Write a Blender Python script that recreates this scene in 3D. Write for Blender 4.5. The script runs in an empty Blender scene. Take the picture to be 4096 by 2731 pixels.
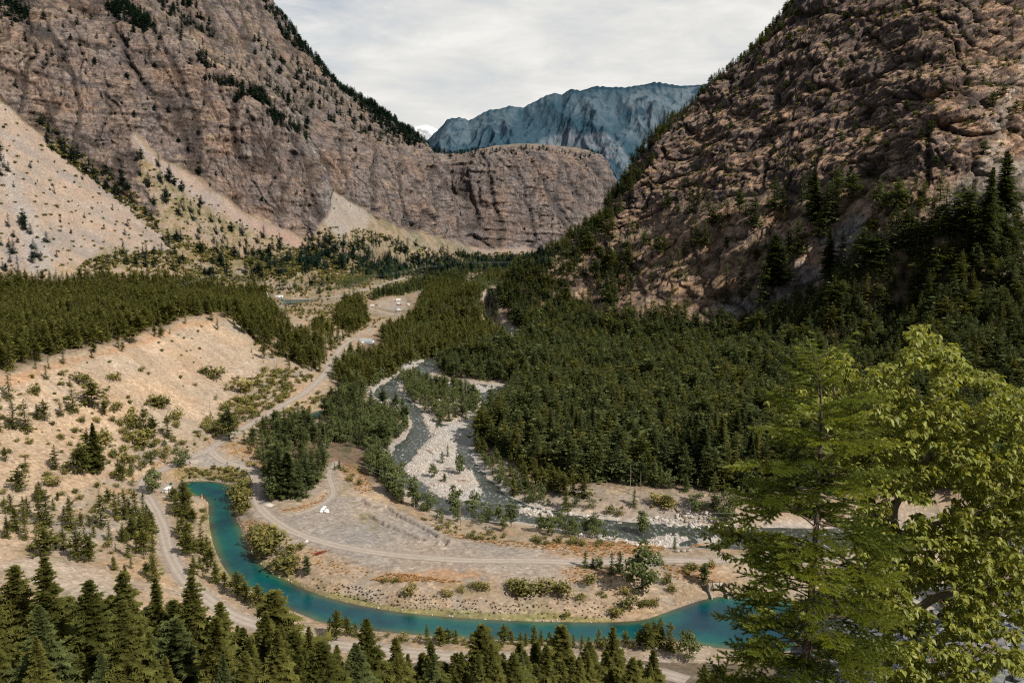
import bpy, math, random
import numpy as np
from mathutils import Vector, Matrix, Euler

# ----------------------------------------------------------------------------- basics
C = bpy.context.scene.collection
RNG = np.random.default_rng(11)
random.seed(11)
PI = math.pi
R = math.radians

F = 3186.0; CX = 2048.0; CY = 1365.5            # the photograph's lens, in its own pixels
HOR = 870.0
PITCH = math.atan((CY - HOR) / F)
CAMZ = 150.0
cP, sP = math.cos(PITCH), math.sin(PITCH)

def ray(px, py):
    a = (np.asarray(px, float) - CX) / F
    b = -(np.asarray(py, float) - CY) / F
    return a, cP + b * sP, -sP + b * cP          # x, y, z of the direction

def at_d(px, py, d):
    a, dy, dz = ray(px, py)
    t = d / dy
    return a * t, d + 0 * t, CAMZ + dz * t

def at_z(px, py, z):
    a, dy, dz = ray(px, py)
    t = (z - CAMZ) / dz
    return a * t, dy * t, z + 0 * t

def project(x, y, z):
    zz = z - CAMZ
    fw = y * cP - zz * sP
    up = y * sP + zz * cP
    fw = np.maximum(fw, 1e-3)
    return CX + F * x / fw, CY - F * up / fw

# ----------------------------------------------------------------------------- noise
_perm = RNG.permutation(256); _perm = np.concatenate([_perm, _perm, _perm])
_g = RNG.normal(size=(256, 3)); _g /= np.linalg.norm(_g, axis=1)[:, None]

def perlin(x, y, z):
    xi = np.floor(x).astype(np.int64); yi = np.floor(y).astype(np.int64); zi = np.floor(z).astype(np.int64)
    xf, yf, zf = x - xi, y - yi, z - zi
    xi &= 255; yi &= 255; zi &= 255
    u = xf * xf * xf * (xf * (xf * 6 - 15) + 10)
    v = yf * yf * yf * (yf * (yf * 6 - 15) + 10)
    w = zf * zf * zf * (zf * (zf * 6 - 15) + 10)
    def g(i, j, k):
        h = _perm[(_perm[(_perm[(xi + i) & 255] + yi + j) & 255] + zi + k) & 255]
        gr = _g[h]
        return gr[..., 0] * (xf - i) + gr[..., 1] * (yf - j) + gr[..., 2] * (zf - k)
    x0 = g(0,0,0) * (1-u) + g(1,0,0) * u; x1 = g(0,1,0) * (1-u) + g(1,1,0) * u
    x2 = g(0,0,1) * (1-u) + g(1,0,1) * u; x3 = g(0,1,1) * (1-u) + g(1,1,1) * u
    return ((x0 * (1-v) + x1 * v) * (1-w) + (x2 * (1-v) + x3 * v) * w) * 1.5

def fbm(x, y, z, octv=4, gain=0.5):
    s = 0; a = 1.0; n = 0
    for i in range(octv):
        s = s + a * perlin(x, y, z); n += a
        x, y, z = x * 2.03 + 7.1, y * 2.03 + 3.3, z * 2.03 + 5.7; a *= gain
    return s / n

def sstep(a, b, x):
    t = np.clip((x - a) / (b - a), 0, 1)
    return t * t * (3 - 2 * t)

# ----------------------------------------------------------------------------- base terrain: surveyed points, interpolated
CPS = []
def P_z(*pts):
    for px, py, z in pts:
        x, y, zz = at_z(px, py, z); CPS.append((x / y, math.log(y), float(z)))
def P_d(*pts):
    for px, py, d in pts:
        x, y, z = at_d(px, py, d); CPS.append((float(x / y), math.log(d), float(z)))
def P_w(px, *dz):
    for d, z in dz:
        CPS.append(((px - CX) / F, math.log(d), z))

# near hillside under the camera
for px in (-900, -200, 500, 1200, 1900, 2600):
    P_w(px, (2.5, 147.0), (10, 141.7), (30, 128.5), (60, 109), (120, 71), (175, 35.5), (205, 18))
P_w(3200, (2.5, 147.2), (10, 142.2), (30, 129.5), (60, 110), (120, 71), (175, 35.5), (205, 18))
for px in (-900, -200, 300): P_w(px, (235, 19))
for px in (700, 1200): P_w(px, (225, 9.5), (245, 7))
for px in (1900, 2600, 3300, 4100, 4900): P_w(px, (228, 9), (248, 7))
for px in (3560,):
    P_w(px, (2.5, 147.6), (10, 143.0), (20, 136.8), (40, 124.5), (60, 111), (120, 71), (175, 36), (205, 19))
for px in (3800, 4096, 4400, 5000):
    P_w(px, (2.5, 147.9), (10, 143.9), (20, 138.9), (32, 135.8), (42, 133.6), (55, 126), (80, 108), (120, 76), (175, 38), (205, 20))
# slope left of the road
P_z((0,2300,24),(0,2100,25),(0,1900,27),(0,1700,38),(0,1580,49),
    (300,2300,17),(300,2100,17),(300,1900,20),(300,1700,31),(300,1540,45),
    (560,2200,9),(560,1960,8.5),(560,1800,12),(560,1640,26),(560,1480,42),
    (-900,2200,34),(-900,1900,38),(-900,1650,48))
# bench edge and top
P_z((-900,1540,57),(-100,1522,57),(60,1490,57),(240,1425,57),(430,1385,57),(600,1330,57),(760,1277,57),(850,1262,57),(905,1262,55))
P_z((0,1300,60),(400,1250,60),(700,1190,60),(-900,1300,60))
P_z((0,1130,72),(400,1120,68),(700,1115,61),(900,1130,50),(1000,1130,42),(-900,1150,72))
P_z((1000,1262,47),(1080,1310,38),(1150,1390,27),(1270,1480,15))
P_z((760,1400,38),(760,1550,22),(760,1680,11),(900,1420,33),(900,1540,17),(900,1650,10),(1020,1420,26),(1040,1560,13))
# road and flats
P_z((830,1804,8),(950,1727,8.5),(1052,1670,9),(1212,1574,11),(1316,1474,14),(1423,1352,17.5),(1480,1321,18),
    (1300,1290,22),(1120,1210,29),(1250,1190,29),(1230,1250,26),(1560,1220,20),(1480,1240,20),(1700,1130,23),
    (690,1861,8),(574,1930,8),(632,2063,7.6),(688,2238,7.2),(782,2357,7),(900,2470,6.5),
    (1026,1944,7.5),(1157,2119,7),(1400,2194,7),(1844,2240,7),(2320,2247,7),(2817,2240,7),(3200,2240,7),(3700,2240,7),(4500,2240,7),
    (1300,2050,6.8),(1600,2140,6.5),(1420,1990,6.5),
    (1200,1780,6),(1350,1700,5),(1330,1880,6.8),
    (1300,2330,6.6),(1600,2330,6.8),(2000,2330,6.8),(2500,2350,6.8),
    (1400,2400,3.4),(1776,2450,3.4),(2184,2470,3.4),(2579,2462,3.4),(2817,2380,3.4),
    (863,1915,3.6),(760,2050,6),(800,2200,6),(950,2420,5.5),
    (1200,2500,5),(1735,2575,5.5),(2320,2600,5.5),(2900,2640,5.5))
# river and its banks
P_z((1619,1906,0),(1640,1780,0),(1770,1880,0),(1880,1800,0),(1700,1690,0.6),(1560,1575,1.2),(1960,1600,1.2),(1874,2040,0),(2320,2084,0),(2700,2135,0),(3300,2150,0),(4500,2160,0),
    (1715,1453,3),(1980,1296,6),(1944,1158,12),(2080,1347,5.2),
    (1480,1600,4),(1450,1750,4),(1480,1850,5),(1550,2000,4),(1700,2110,4),(2100,2150,4.5),(2500,2180,5),
    (1760,1620,3.5),(1850,1600,3.5))
# right bank and forest floor
P_z((1960,1830,3),(2050,1700,4),(2200,1950,3.5),(2450,1960,7),(2450,2060,1.5),(2700,1960,9),(2720,2060,2.2),(3000,2000,9.5),(3100,2080,2),(3600,2000,12),(3600,2080,3),
    (2150,1500,6),(2400,1500,8),(2800,1500,14),(3200,1420,28),(3600,1320,50),(4096,1500,42),(3600,1600,22),(3200,1700,13),(2400,1800,6),(2900,1880,9),(4096,1800,30),(4900,1700,45),
    (2300,1260,20),(2150,1180,16),(2060,1120,22),(1850,1200,15),(1750,1300,9),(1600,1350,11),(1500,1420,9))
P_d((2400,1275,1000),(2700,1262,930),(3000,1275,875),(3200,1190,850),(3400,1085,800),(3600,985,735),(3800,930,715),(4096,980,700),(4096,1250,620),(4900,1100,640))
# right mountain
P_d((2500,1150,1070),(2620,1000,1085),(2620,800,1180),(2720,650,1230),(2800,1100,980),(2800,900,1020),(2800,700,1130),(2800,500,1250),
    (3000,1100,920),(3000,900,950),(3000,600,1090),(3000,350,1235),(3200,1000,870),(3200,850,915),(3200,600,1010),(3200,300,1135),(3200,100,1245),
    (3500,900,775),(3500,750,830),(3500,500,930),(3500,200,1065),(3500,-100,1200),(3800,760,750),(3800,600,800),(3800,400,835),(3800,100,965),(3800,-250,1120),
    (4096,760,740),(4096,620,800),(4096,400,880),(4096,100,1000),(4096,-250,1140),(4300,-250,1160))
P_w(4900, (700, 95), (820, 160), (1000, 260), (1200, 360))
P_w(4500, (700, 112), (820, 195), (960, 295), (1100, 390))
P_d((3190,0,1330),(3040,140,1330),(2900,290,1330),(2770,400,1330),(2650,500,1325),(2570,620,1305),(2500,740,1280),(2440,820,1255),(2400,870,1235),(2300,945,1215),(2200,1010,1190),(2100,1070,1150))
P_d((3300,-300,1400),(3600,-500,1400),(4200,-600,1300),(5000,-600,1200))
for px, d, z in ((3190,1480,380),(2900,1480,260),(2650,1470,190),(2500,1430,120),(2400,1390,75),(2300,1350,45),(2200,1330,30),(3190,1800,300),(2900,1800,150),(2650,1800,70),(2500,1750,45),(3600,1800,500),(4300,1700,500)):
    P_w(px, (d, z))
# left talus and apron
P_d((0,1060,1010),(0,900,1075),(0,700,1150),(0,400,1255),(200,560,1285),(300,1060,1050),(300,850,1180),(300,680,1260),(420,745,1300),(500,980,1160),
    (600,900,1270),(650,1010,1190),(530,540,1345),(600,650,1330),(760,700,1385),(780,800,1360),(800,980,1280),(1000,860,1425),(1000,930,1390),(1000,1020,1300),(1190,960,1450),
    (1190,1050,1320),(1400,1060,1400),(1400,950,1530),(1325,775,1650),(1480,870,1700),(1500,1030,1560),(1600,935,1740),(1750,1010,1770),(1750,930,1920),(1900,995,2000),(2100,990,2060),(2300,975,2120),
    (1400,1120,1330),(1600,1075,1640),(1900,1040,1880),(2100,1035,1930),(1250,1120,1240),
    (-900,1100,900),(-900,800,1000),(-900,450,1120))
# left cliffs
P_d((100,200,1330),(0,0,1430),(0,-300,1600),(-900,100,1260),(-900,-300,1450),
    (250,400,1330),(400,600,1340),(400,420,1370),(400,250,1410),(400,100,1490),(400,-300,1740),
    (600,450,1395),(600,300,1420),(600,140,1470),(600,0,1600),(700,620,1390),(760,450,1430),(760,270,1470),(760,120,1600),(760,-200,1820),
    (1000,760,1445),(1000,600,1470),(1000,400,1500),(1000,340,1580),(1000,200,1700),(1000,60,1790),(900,60,1730),
    (1200,900,1480),(1200,750,1510),(1200,560,1545),(1200,500,1620),(1200,380,1730),(1200,250,1840),
    (1330,700,1680),(1330,580,1720),(1400,500,1830),(1450,760,1720),(1450,620,1760),(1450,540,1900),
    (1600,860,1770),(1600,700,1800),(1600,610,1850),(1700,880,1850),(1700,700,1890),(1700,620,1960))
P_d((1060,0,1860),(1130,95,1870),(1200,180,1890),(1310,300,1930),(1420,390,1985),(1500,450,2030),(1650,540,2130),(1780,607,2230),(880,-250,2010),(700,-400,1950))
for px, d, z in ((1060,2150,540),(1310,2200,400),(1500,2300,330),(1650,2400,260),(1780,2500,230),(700,2300,700),(0,2200,800),(-900,2100,700)):
    P_w(px, (d, z))
# mesa
for _px, _rim, _d in ((1880,622,2120),(1940,616,2118),(2000,610,2120),(2060,604,2140),(2120,604,2160),(2180,612,2175),(2240,620,2195),(2300,628,2225),(2360,634,2260),(2410,640,2285)):
    P_d((_px, _rim, _d), (_px, _rim + 30, _d - 28), (_px, _rim + 110, _d - 48), (_px, _rim + 220, _d - 75), (_px, 950, _d - 105), (_px, _rim - 5, _d + 160))
P_d((2445,670,2300),(2462,720,2320),(2490,790,2350),(2470,900,2270),(1800,700,2125),(1815,800,2095),(1840,900,2045),(1790,635,2200),(1760,640,2010),(1760,760,1975),(1780,900,1935))
for px, d, z in ((2540,2380,70),(2600,2300,50),(1890,2900,170),(2200,2900,150),(2500,2900,60),(2900,2600,60),(1500,3000,200),(700,3000,600),(-900,3000,600),(3600,2600,300),(4900,2600,300),(1900,4000,60),(3000,4000,60),(500,4000,300),(4900,4000,200),(-900,4000,300)):
    P_w(px, (d, z))

CPA = np.array(CPS, float)
def _rbf():
    n = len(CPA)
    X = CPA[:, :2]
    D = np.hypot(X[:, None, 0] - X[None, :, 0], X[:, None, 1] - X[None, :, 1])
    A = np.zeros((n + 3, n + 3)); A[:n, :n] = D + np.eye(n) * -1e-4
    A[:n, n] = 1; A[:n, n+1:] = X; A[n:, :n] = A[:n, n:].T
    b = np.zeros(n + 3); b[:n] = CPA[:, 2]
    return np.linalg.solve(A, b)
_w = _rbf()
GU = np.linspace(-0.98, 0.98, 421); GV = np.linspace(math.log(2.2), math.log(4000), 1700)
def _grid():
    out = np.empty((len(GV), len(GU)), np.float32)
    n = len(CPA); X = CPA[:, :2].astype(np.float32); w = _w.astype(np.float32)
    for j0 in range(0, len(GV), 50):
        vv = GV[j0:j0+50].astype(np.float32)
        uu, v2 = np.meshgrid(GU.astype(np.float32), vv)
        s = (_w[n] + _w[n+1] * uu + _w[n+2] * v2).astype(np.float64)
        for i in range(n):
            s += w[i] * np.sqrt((uu - X[i, 0])**2 + (v2 - X[i, 1])**2)
        out[j0:j0+50] = s
    k = np.array([1, 2, 1.0]) / 4
    for _ in range(2):
        o = out.copy(); o[:, 1:-1] = out[:, :-2]*k[0] + out[:, 1:-1]*k[1] + out[:, 2:]*k[2]; out = o
        if _ == 0: o = out.copy(); o[1:-1] = out[:-2]*k[0] + out[1:-1]*k[1] + out[2:]*k[2]; out = o
    return out
GRID = _grid()

def base_h(x, y):
    y = np.maximum(np.asarray(y, float), 2.3); x = np.asarray(x, float)
    fu = np.clip((x / y - GU[0]) / (GU[1] - GU[0]), 0, len(GU) - 1.001)
    fv = np.clip((np.log(y) - GV[0]) / (GV[1] - GV[0]), 0, len(GV) - 1.001)
    i = fu.astype(int); j = fv.astype(int); a = fu - i; b = fv - j
    return (GRID[j, i] * (1-a) + GRID[j, i+1] * a) * (1-b) + (GRID[j+1, i] * (1-a) + GRID[j+1, i+1] * a) * b

_T = np.exp(np.linspace(math.log(4.0), math.log(3600), 2600))
def hit(px, py, hf=None):
    """where the line of sight through a pixel meets the ground"""
    hf = hf or base_h
    px = np.atleast_1d(np.asarray(px, float)); py = np.atleast_1d(np.asarray(py, float))
    X = np.empty(len(px)); Y = np.empty(len(px)); Z = np.empty(len(px))
    for k in range(0, len(px), 400):
        a, dy, dz = ray(px[k:k+400], py[k:k+400])
        t = _T[None, :] / dy[:, None]
        gx = a[:, None] * t; gy = np.broadcast_to(_T[None, :], t.shape); gz = CAMZ + dz[:, None] * t
        below = gz < hf(gx, gy)
        idx = np.where(below.any(1), below.argmax(1), len(_T) - 1)
        lo = _T[np.maximum(idx - 1, 0)]; hi = _T[idx]
        for _ in range(18):
            m = (lo + hi) / 2; tt = m / dy
            bl = CAMZ + dz * tt < hf(a * tt, m)
            hi = np.where(bl, m, hi); lo = np.where(bl, lo, m)
        X[k:k+400] = a * hi / dy; Y[k:k+400] = hi; Z[k:k+400] = hf(a * hi / dy, hi)
    return X, Y, Z

# ----------------------------------------------------------------------------- traced outlines
def densify(pts, step, closed=False):
    pts = [np.array(p, float) for p in pts]
    if closed: pts = pts + [pts[0]]
    out = []
    for a, b in zip(pts[:-1], pts[1:]):
        n = max(1, int(np.linalg.norm(b - a) / step))
        for i in range(n): out.append(a + (b - a) * i / n)
    if not closed: out.append(pts[-1])
    return np.array(out)

def smooth_line(pts, n=3, closed=False):
    p = np.array(pts, float)
    for _ in range(n):
        if closed:
            q = p * .75 + np.roll(p, -1, 0) * .25; r = p * .25 + np.roll(p, -1, 0) * .75
            p = np.stack([q, r], 1).reshape(-1, p.shape[1])
        else:
            q = p[:-1] * .75 + p[1:] * .25; r = p[:-1] * .25 + p[1:] * .75
            p = np.concatenate([p[:1], np.stack([q, r], 1).reshape(-1, p.shape[1]), p[-1:]])
    return p

def inside(poly, x, y):
    poly = np.asarray(poly, float); r = np.zeros(np.shape(x), bool)
    x0, y0 = poly[:, 0], poly[:, 1]; x1, y1 = np.roll(x0, -1), np.roll(y0, -1)
    for a, b, c, d in zip(x0, y0, x1, y1):
        if b == d: continue
        m = (b > y) != (d > y)
        r ^= m & (x < (c - a) * (y - b) / (d - b) + a)
    return r

def line_dist(pts, x, y, closed=False, vals=None):
    pts = np.asarray(pts, float)
    if closed: pts = np.vstack([pts, pts[:1]])
    best = np.full(np.shape(x), 1e9); val = np.zeros(np.shape(x)); side = np.zeros(np.shape(x))
    for i in range(len(pts) - 1):
        a, b = pts[i], pts[i+1]; e = b - a; L = e @ e + 1e-9
        t = np.clip(((x - a[0]) * e[0] + (y - a[1]) * e[1]) / L, 0, 1)
        dx = x - a[0] - e[0] * t; dy = y - a[1] - e[1] * t
        d = dx * dx + dy * dy; m = d < best
        best = np.where(m, d, best)
        if vals is not None: val = np.where(m, vals[i] + (vals[i+1] - vals[i]) * t, val)
    best = np.sqrt(best)
    return (best, val) if vals is not None else best

def near(pts, x, y, pad):
    """subset test: points within PAD of the bounding box of PTS"""
    p = np.asarray(pts)
    return (x > p[:,0].min()-pad) & (x < p[:,0].max()+pad) & (y > p[:,1].min()-pad) & (y < p[:,1].max()+pad)

def river_z(y):
    return np.interp(y, [0, 600, 800, 1080, 1530, 1750, 2200], [0, 0, 3, 6, 12, 16, 20])
def at_river(px, py):
    z = np.zeros(len(px))
    for _ in range(12):
        x, y, _z = at_z(np.array(px, float), np.array(py, float), z); z = river_z(y)
    return np.stack([x, y], 1)
CANAL_Z = 2.5
def at_plane(pts, z):
    p = np.array(pts, float); x, y, _ = at_z(p[:, 0], p[:, 1], z); return np.stack([x, y], 1)

CANAL = at_plane(smooth_line([(700,1930),(782,1922),(863,1925),(926,1941),(948,1960),(945,1988),(935,2019),(941,2063),(963,2107),(988,2175),(1020,2232),(1076,2282),(1157,2326),(1251,2369),(1400,2413),
    (1572,2444),(1776,2465),(1980,2478),(2184,2485),(2388,2488),(2490,2485),(2579,2478),(2654,2451),(2729,2424),(2800,2400),(2860,2386),(2920,2384),(2997,2384),(3150,2405),(3500,2425),
    (3500,2600),(3100,2610),(2900,2598),(2701,2562),(2524,2563),(2320,2570),(2048,2563),(1844,2553),(1735,2546),(1436,2518),(1282,2490),(1220,2463),(1126,2426),(1063,2394),(1013,2366),(976,2350),(920,2307),(876,2238),(854,2182),(841,2125),(832,2063),(835,2013),(813,1991),(751,1978)], 1, True), CANAL_Z)

def rv(pts): 
    p = np.array(smooth_line(pts, 1, True)); return at_river(p[:, 0], p[:, 1])
# wide bed of the river (water, bars and island), near to far
RIVER = rv([(4400,2200),(3300,2195),(2800,2190),(2620,2178),(2420,2140),(2320,2124),(2130,2092),(1960,2078),(1817,2063),(1735,2032),(1680,2005),(1612,1940),(1587,1893),(1561,1842),(1574,1791),(1619,1759),(1645,1715),(1650,1676),(1625,1645),(1560,1618),(1500,1590),(1491,1574),(1510,1549),(1574,1510),(1632,1480),(1683,1447),(1720,1432),(1770,1445),
    (1740,1480),(1715,1505),(1800,1528),(1880,1532),(1944,1540),(2010,1540),(2042,1580),(2033,1610),(2014,1644),(1970,1680),(1900,1715),(1884,1759),(1878,1804),(1908,1855),(1940,1899),(1984,1938),(2040,1990),(2110,2020),(2290,2056),(2420,2080),(2700,2100),(3000,2110),(3300,2115),(4400,2120)])
RIVER_UP = rv([(2056,1388),(2072,1362),(2058,1341),(2002,1313),(1942,1291),(1936,1270),(1960,1251),(1983,1226),(1972,1191),(1950,1165),(1944,1125),(1953,1122),(1962,1160),(1990,1188),(2003,1226),(1990,1255),(1965,1271),(1979,1288),(2036,1310),(2094,1336),(2098,1352),(2078,1380)])
ISLAND = rv([(1590,1505),(1640,1490),(1700,1520),(1850,1545),(1920,1575),(1935,1640),(1830,1690),(1760,1700),(1690,1640),(1600,1575)])
BARS = [rv([(1735,1742),(1745,1712),(1830,1695),(1935,1645),(1965,1652),(1905,1700),(1845,1735),(1822,1775),(1815,1804),(1825,1840),(1874,1880),(1910,1930),(1930,1975),(1890,2005),(1850,2000),(1740,1980),(1715,1944),(1683,1922),(1630,1893),(1618,1868),(1655,1836),(1676,1804),(1708,1772)]),
        rv([(1690,1640),(1745,1705),(1735,1740),(1700,1690)]), rv([(1715,1505),(1800,1528),(1880,1534),(1944,1548),(1944,1575),(1880,1555),(1790,1548),(1725,1530)]),
        rv([(1512,1590),(1560,1600),(1606,1635),(1580,1650),(1520,1625)]),
        rv([(1700,1515),(1790,1530),(1790,1548),(1735,1545)]),
        rv([(2050,2035),(2200,2055),(2230,2068),(2130,2062)]),
        rv([(2590,2150),(2700,2140),(2760,2150),(2720,2175),(2620,2190)]),
        rv([(2790,2150),(2860,2145),(2870,2175),(2800,2180)]),
        rv([(1960,1560),(1945,1540),(1990,1545)]),
        rv([(1535,1500),(1600,1470),(1660,1440),(1700,1432),(1650,1470),(1590,1500)]),
        rv([(1930,1268),(1975,1235),(1985,1240),(1960,1265)]), rv([(2050,1395),(2085,1350),(2104,1345),(2090,1385)])]
SIDE_CREEK = at_plane([(1150,1860),(1180,1855),(1188,1900),(1200,1975),(1165,1982),(1155,1930)], 3.5)
POND = at_plane(smooth_line([(1215,1672),(1250,1645),(1300,1638),(1330,1645),(1290,1668),(1235,1690)], 1, True), 4.0)
FACILITY = at_plane([(1117,1196),(1255,1196),(1262,1204),(1128,1217)], 28.0)
UPCANAL = [at_plane([(1185,1183),(1245,1172),(1245,1184),(1195,1187)], 29.0), at_plane([(1480,1116),(1530,1102),(1545,1106),(1490,1120)], 31.0)]

def road_pts(pix, hf=base_h):
    p = smooth_line(pix, 2); x, y, z = hit(p[:, 0], p[:, 1]); q = densify(np.stack([x, y], 1), 5.0)
    z = base_h(q[:, 0], q[:, 1])
    k = np.ones(9) / 9
    z = np.convolve(np.pad(z, 4, mode='edge'), k, 'valid')
    return q, z
ROADS = {
 'main': (road_pts([(1600,1262),(1566,1256),(1500,1240),(1464,1228),(1440,1226)]), 2.6),
 'far': (road_pts([(1486,1312),(1480,1321),(1423,1352),(1367,1383),(1330,1440),(1316,1474),(1296,1497),(1269,1529),(1212,1574),(1135,1619),(1052,1670),(950,1727),(893,1759),(840,1795),(753,1835),(689,1861),(631,1886),(585,1912),(566,1940),(574,1970),(601,2006),(632,2063),(657,2125),(669,2182),(688,2238),(726,2300),(782,2357),(844,2407),(930,2462),(1050,2510),(1250,2560),(1500,2600),(1708,2622),(2000,2630),(2300,2640),(2558,2675),(2750,2715)]), 3.0),
 'right': (road_pts([(842,1800),(870,1830),(907,1850),(976,1869),(1015,1900),(1026,1944),(1022,1981),(1038,2025),(1076,2069),(1157,2119),(1251,2157),(1400,2194),(1606,2223),(1844,2240),(2048,2243),(2320,2247),(2626,2243),(2817,2240),(3100,2237),(3600,2237),(4300,2237)]), 2.9),
 'track': (road_pts([(1345,1850),(1318,1880),(1314,1910),(1330,1945),(1336,1978),(1300,2012),(1240,2040),(1180,2060)]), 1.5),
 'hatchery': (road_pts([(1135,1222),(1260,1206),(1400,1172),(1500,1150),(1560,1130),(1640,1105)]), 3.2),
}
GRAVEL = [hit(*np.array(p, float).T) for p in (
  [(705,1850),(829,1795),(860,1815),(920,1845),(975,1862),(960,1868),(860,1866),(760,1862)],
  [(1060,2035),(1180,2050),(1260,2030),(1330,1990),(1430,1985),(1560,2020),(1700,2090),(1800,2150),(2000,2185),(2250,2205),(2250,2250),(1900,2330),(1550,2290),(1250,2190),(1100,2100)],
  [(1950,2240),(2300,2245),(2230,2300),(2180,2330),(2000,2330)],
  [(1480,1215),(1560,1195),(1620,1190),(1625,1235),(1590,1245),(1500,1228)])]
GRAVEL = [np.stack(g[:2], 1) for g in GRAVEL]
TRENCH = [np.stack(hit(*np.array(p, float).T)[:2], 1) for p in (
  [(1440,1998),(1470,2022),(1500,2035)], [(1545,2030),(1600,2070),(1680,2110),(1740,2145)], [(1470,2065),(1550,2110),(1640,2145),(1690,2165)],[(1740,2150),(1785,2165),(1770,2185)])]

def sdf(poly, x, y):
    d = line_dist(poly, x, y, True)
    return np.where(inside(poly, x, y), -d, d)

def full_h(x, y, masks=None):
    """ground height with the canal, river, roads and trenches cut in; MASKS collects their outlines"""
    x = np.asarray(x, float); y = np.asarray(y, float); shp = x.shape
    x = x.ravel(); y = y.ravel()
    z = base_h(x, y)
    M = {k: np.zeros(len(x)) for k in ('water', 'bar', 'road', 'gravel', 'shore', 'bed')}
    nat = np.ones(len(x))
    fl = (y > 235) & (y < 1900)
    zz = 0.9 * perlin(x / 23, y / 23, 0 * x) + 0.45 * perlin(x / 8, y / 8, 0 * x + 3)
    amp = np.where(y < 60, 0.25, 1.0)
    z = z + zz * amp * 0.8
    for g in GRAVEL:
        s = near(g, x, y, 15)
        if s.any():
            d = sdf(g, x[s], y[s]); f = sstep(5, -3, d)
            M['gravel'][s] = np.maximum(M['gravel'][s], sstep(4, -4, d + 3 * perlin(x[s] / 6, y[s] / 6, 0 * x[s])))
            z[s] = z[s] * (1 - f) + base_h(x[s], y[s]) * f + 0.12 * perlin(x[s] / 5, y[s] / 5, 0 * x[s]) * f
    # river bed, bars and island
    for rp, fa in ((RIVER, 1), (RIVER_UP, 1)):
        s = near(rp, x, y, 25)
        if not s.any(): continue
        xs, ys = x[s], y[s]
        d = sdf(rp, xs, ys) + 2.0 * perlin(xs / 9, ys / 9, 0 * xs)
        isl = sdf(ISLAND, xs, ys) + 1.5 * perlin(xs / 7, ys / 7, 0 * xs)
        d = np.maximum(d, -isl)
        wz = river_z(ys)
        inn = wz - 1.1 * sstep(0, -4, d) 
        out = wz + (z[s] - wz) * sstep(0, 14 if rp is RIVER else 5, d) + 0.3 * sstep(0, 3, d)
        zn = np.where(d < 0, inn, np.maximum(out, wz + 0.15 * sstep(0, 1, d)))
        b = np.full(len(xs), 1e9)
        for bp in BARS:
            q = near(bp, xs, ys, 12)
            if q.any(): b[q] = np.minimum(b[q], sdf(bp, xs[q], ys[q]))
        b = b + 2.2 * perlin(xs / 7, ys / 7, 0 * xs + 9) + 1.6 * perlin(xs / 2.6, ys / 2.6, 0 * xs + 2)
        zb = wz + 0.8 * sstep(3.5, -4, b) - 0.22 + 0.25 * perlin(xs / 2.0, ys / 2.0, 0 * xs)
        m = (b < 3)
        zn = np.where(m, np.maximum(zn, zb), zn)
        M['bar'][s] = np.maximum(M['bar'][s], np.maximum(sstep(3, -1, b), sstep(9, 1, np.abs(d - 1)) * (0.75 if rp is RIVER else 0.2)))
        M['bed'][s] = np.maximum(M['bed'][s], sstep(2, -2, d))
        z[s] = zn
    for cp, wz, dep in ((CANAL, CANAL_Z, 3.0), (SIDE_CREEK, 3.5, 1.5), (POND, 4.0, 1.5), (FACILITY, 28, 2), (UPCANAL[0], 29, 2), (UPCANAL[1], 31, 2)):
        s = near(cp, x, y, 20)
        if not s.any(): continue
        d = sdf(cp, x[s], y[s])
        ww = 9.0
        inn = wz - dep * sstep(0.5, -5, d)
        out = wz + 0.15 + (np.maximum(z[s], wz + .5) - wz) * (0.25 * sstep(0, 1.2, d) + 0.75 * sstep(0.5, ww, d))
        z[s] = np.where(d < 0, inn, np.where(d < ww, out, z[s]))
        M['shore'][s] = np.maximum(M['shore'][s], sstep(3.0, 0.2, d))
        M['bed'][s] = np.maximum(M['bed'][s], sstep(1, -1, d))
    for name, ((q, qz), hw) in ROADS.items():
        s = near(q, x, y, 14)
        if not s.any(): continue
        d, v = line_dist(q, x[s], y[s], False, qz)
        f = sstep(hw + 5.0, hw + 0.6, d)
        z[s] = z[s] * (1 - f) + v * f
        M['road'][s] = np.maximum(M['road'][s], sstep(hw + 2.5, hw - 0.3, d))
    for t in TRENCH:
        s = near(t, x, y, 8)
        if not s.any(): continue
        d = line_dist(t, x[s], y[s]) + 0.5 * perlin(x[s] / 3, y[s] / 3, 0 * x[s])
        z[s] = z[s] - 1.6 * sstep(1.3, 0.5, d) + 0.7 * np.exp(-((d - 2.4) / 0.9) ** 2)
    if masks is not None:
        for k in M: masks[k] = M[k].reshape(shp)
    return z.reshape(shp)
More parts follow.
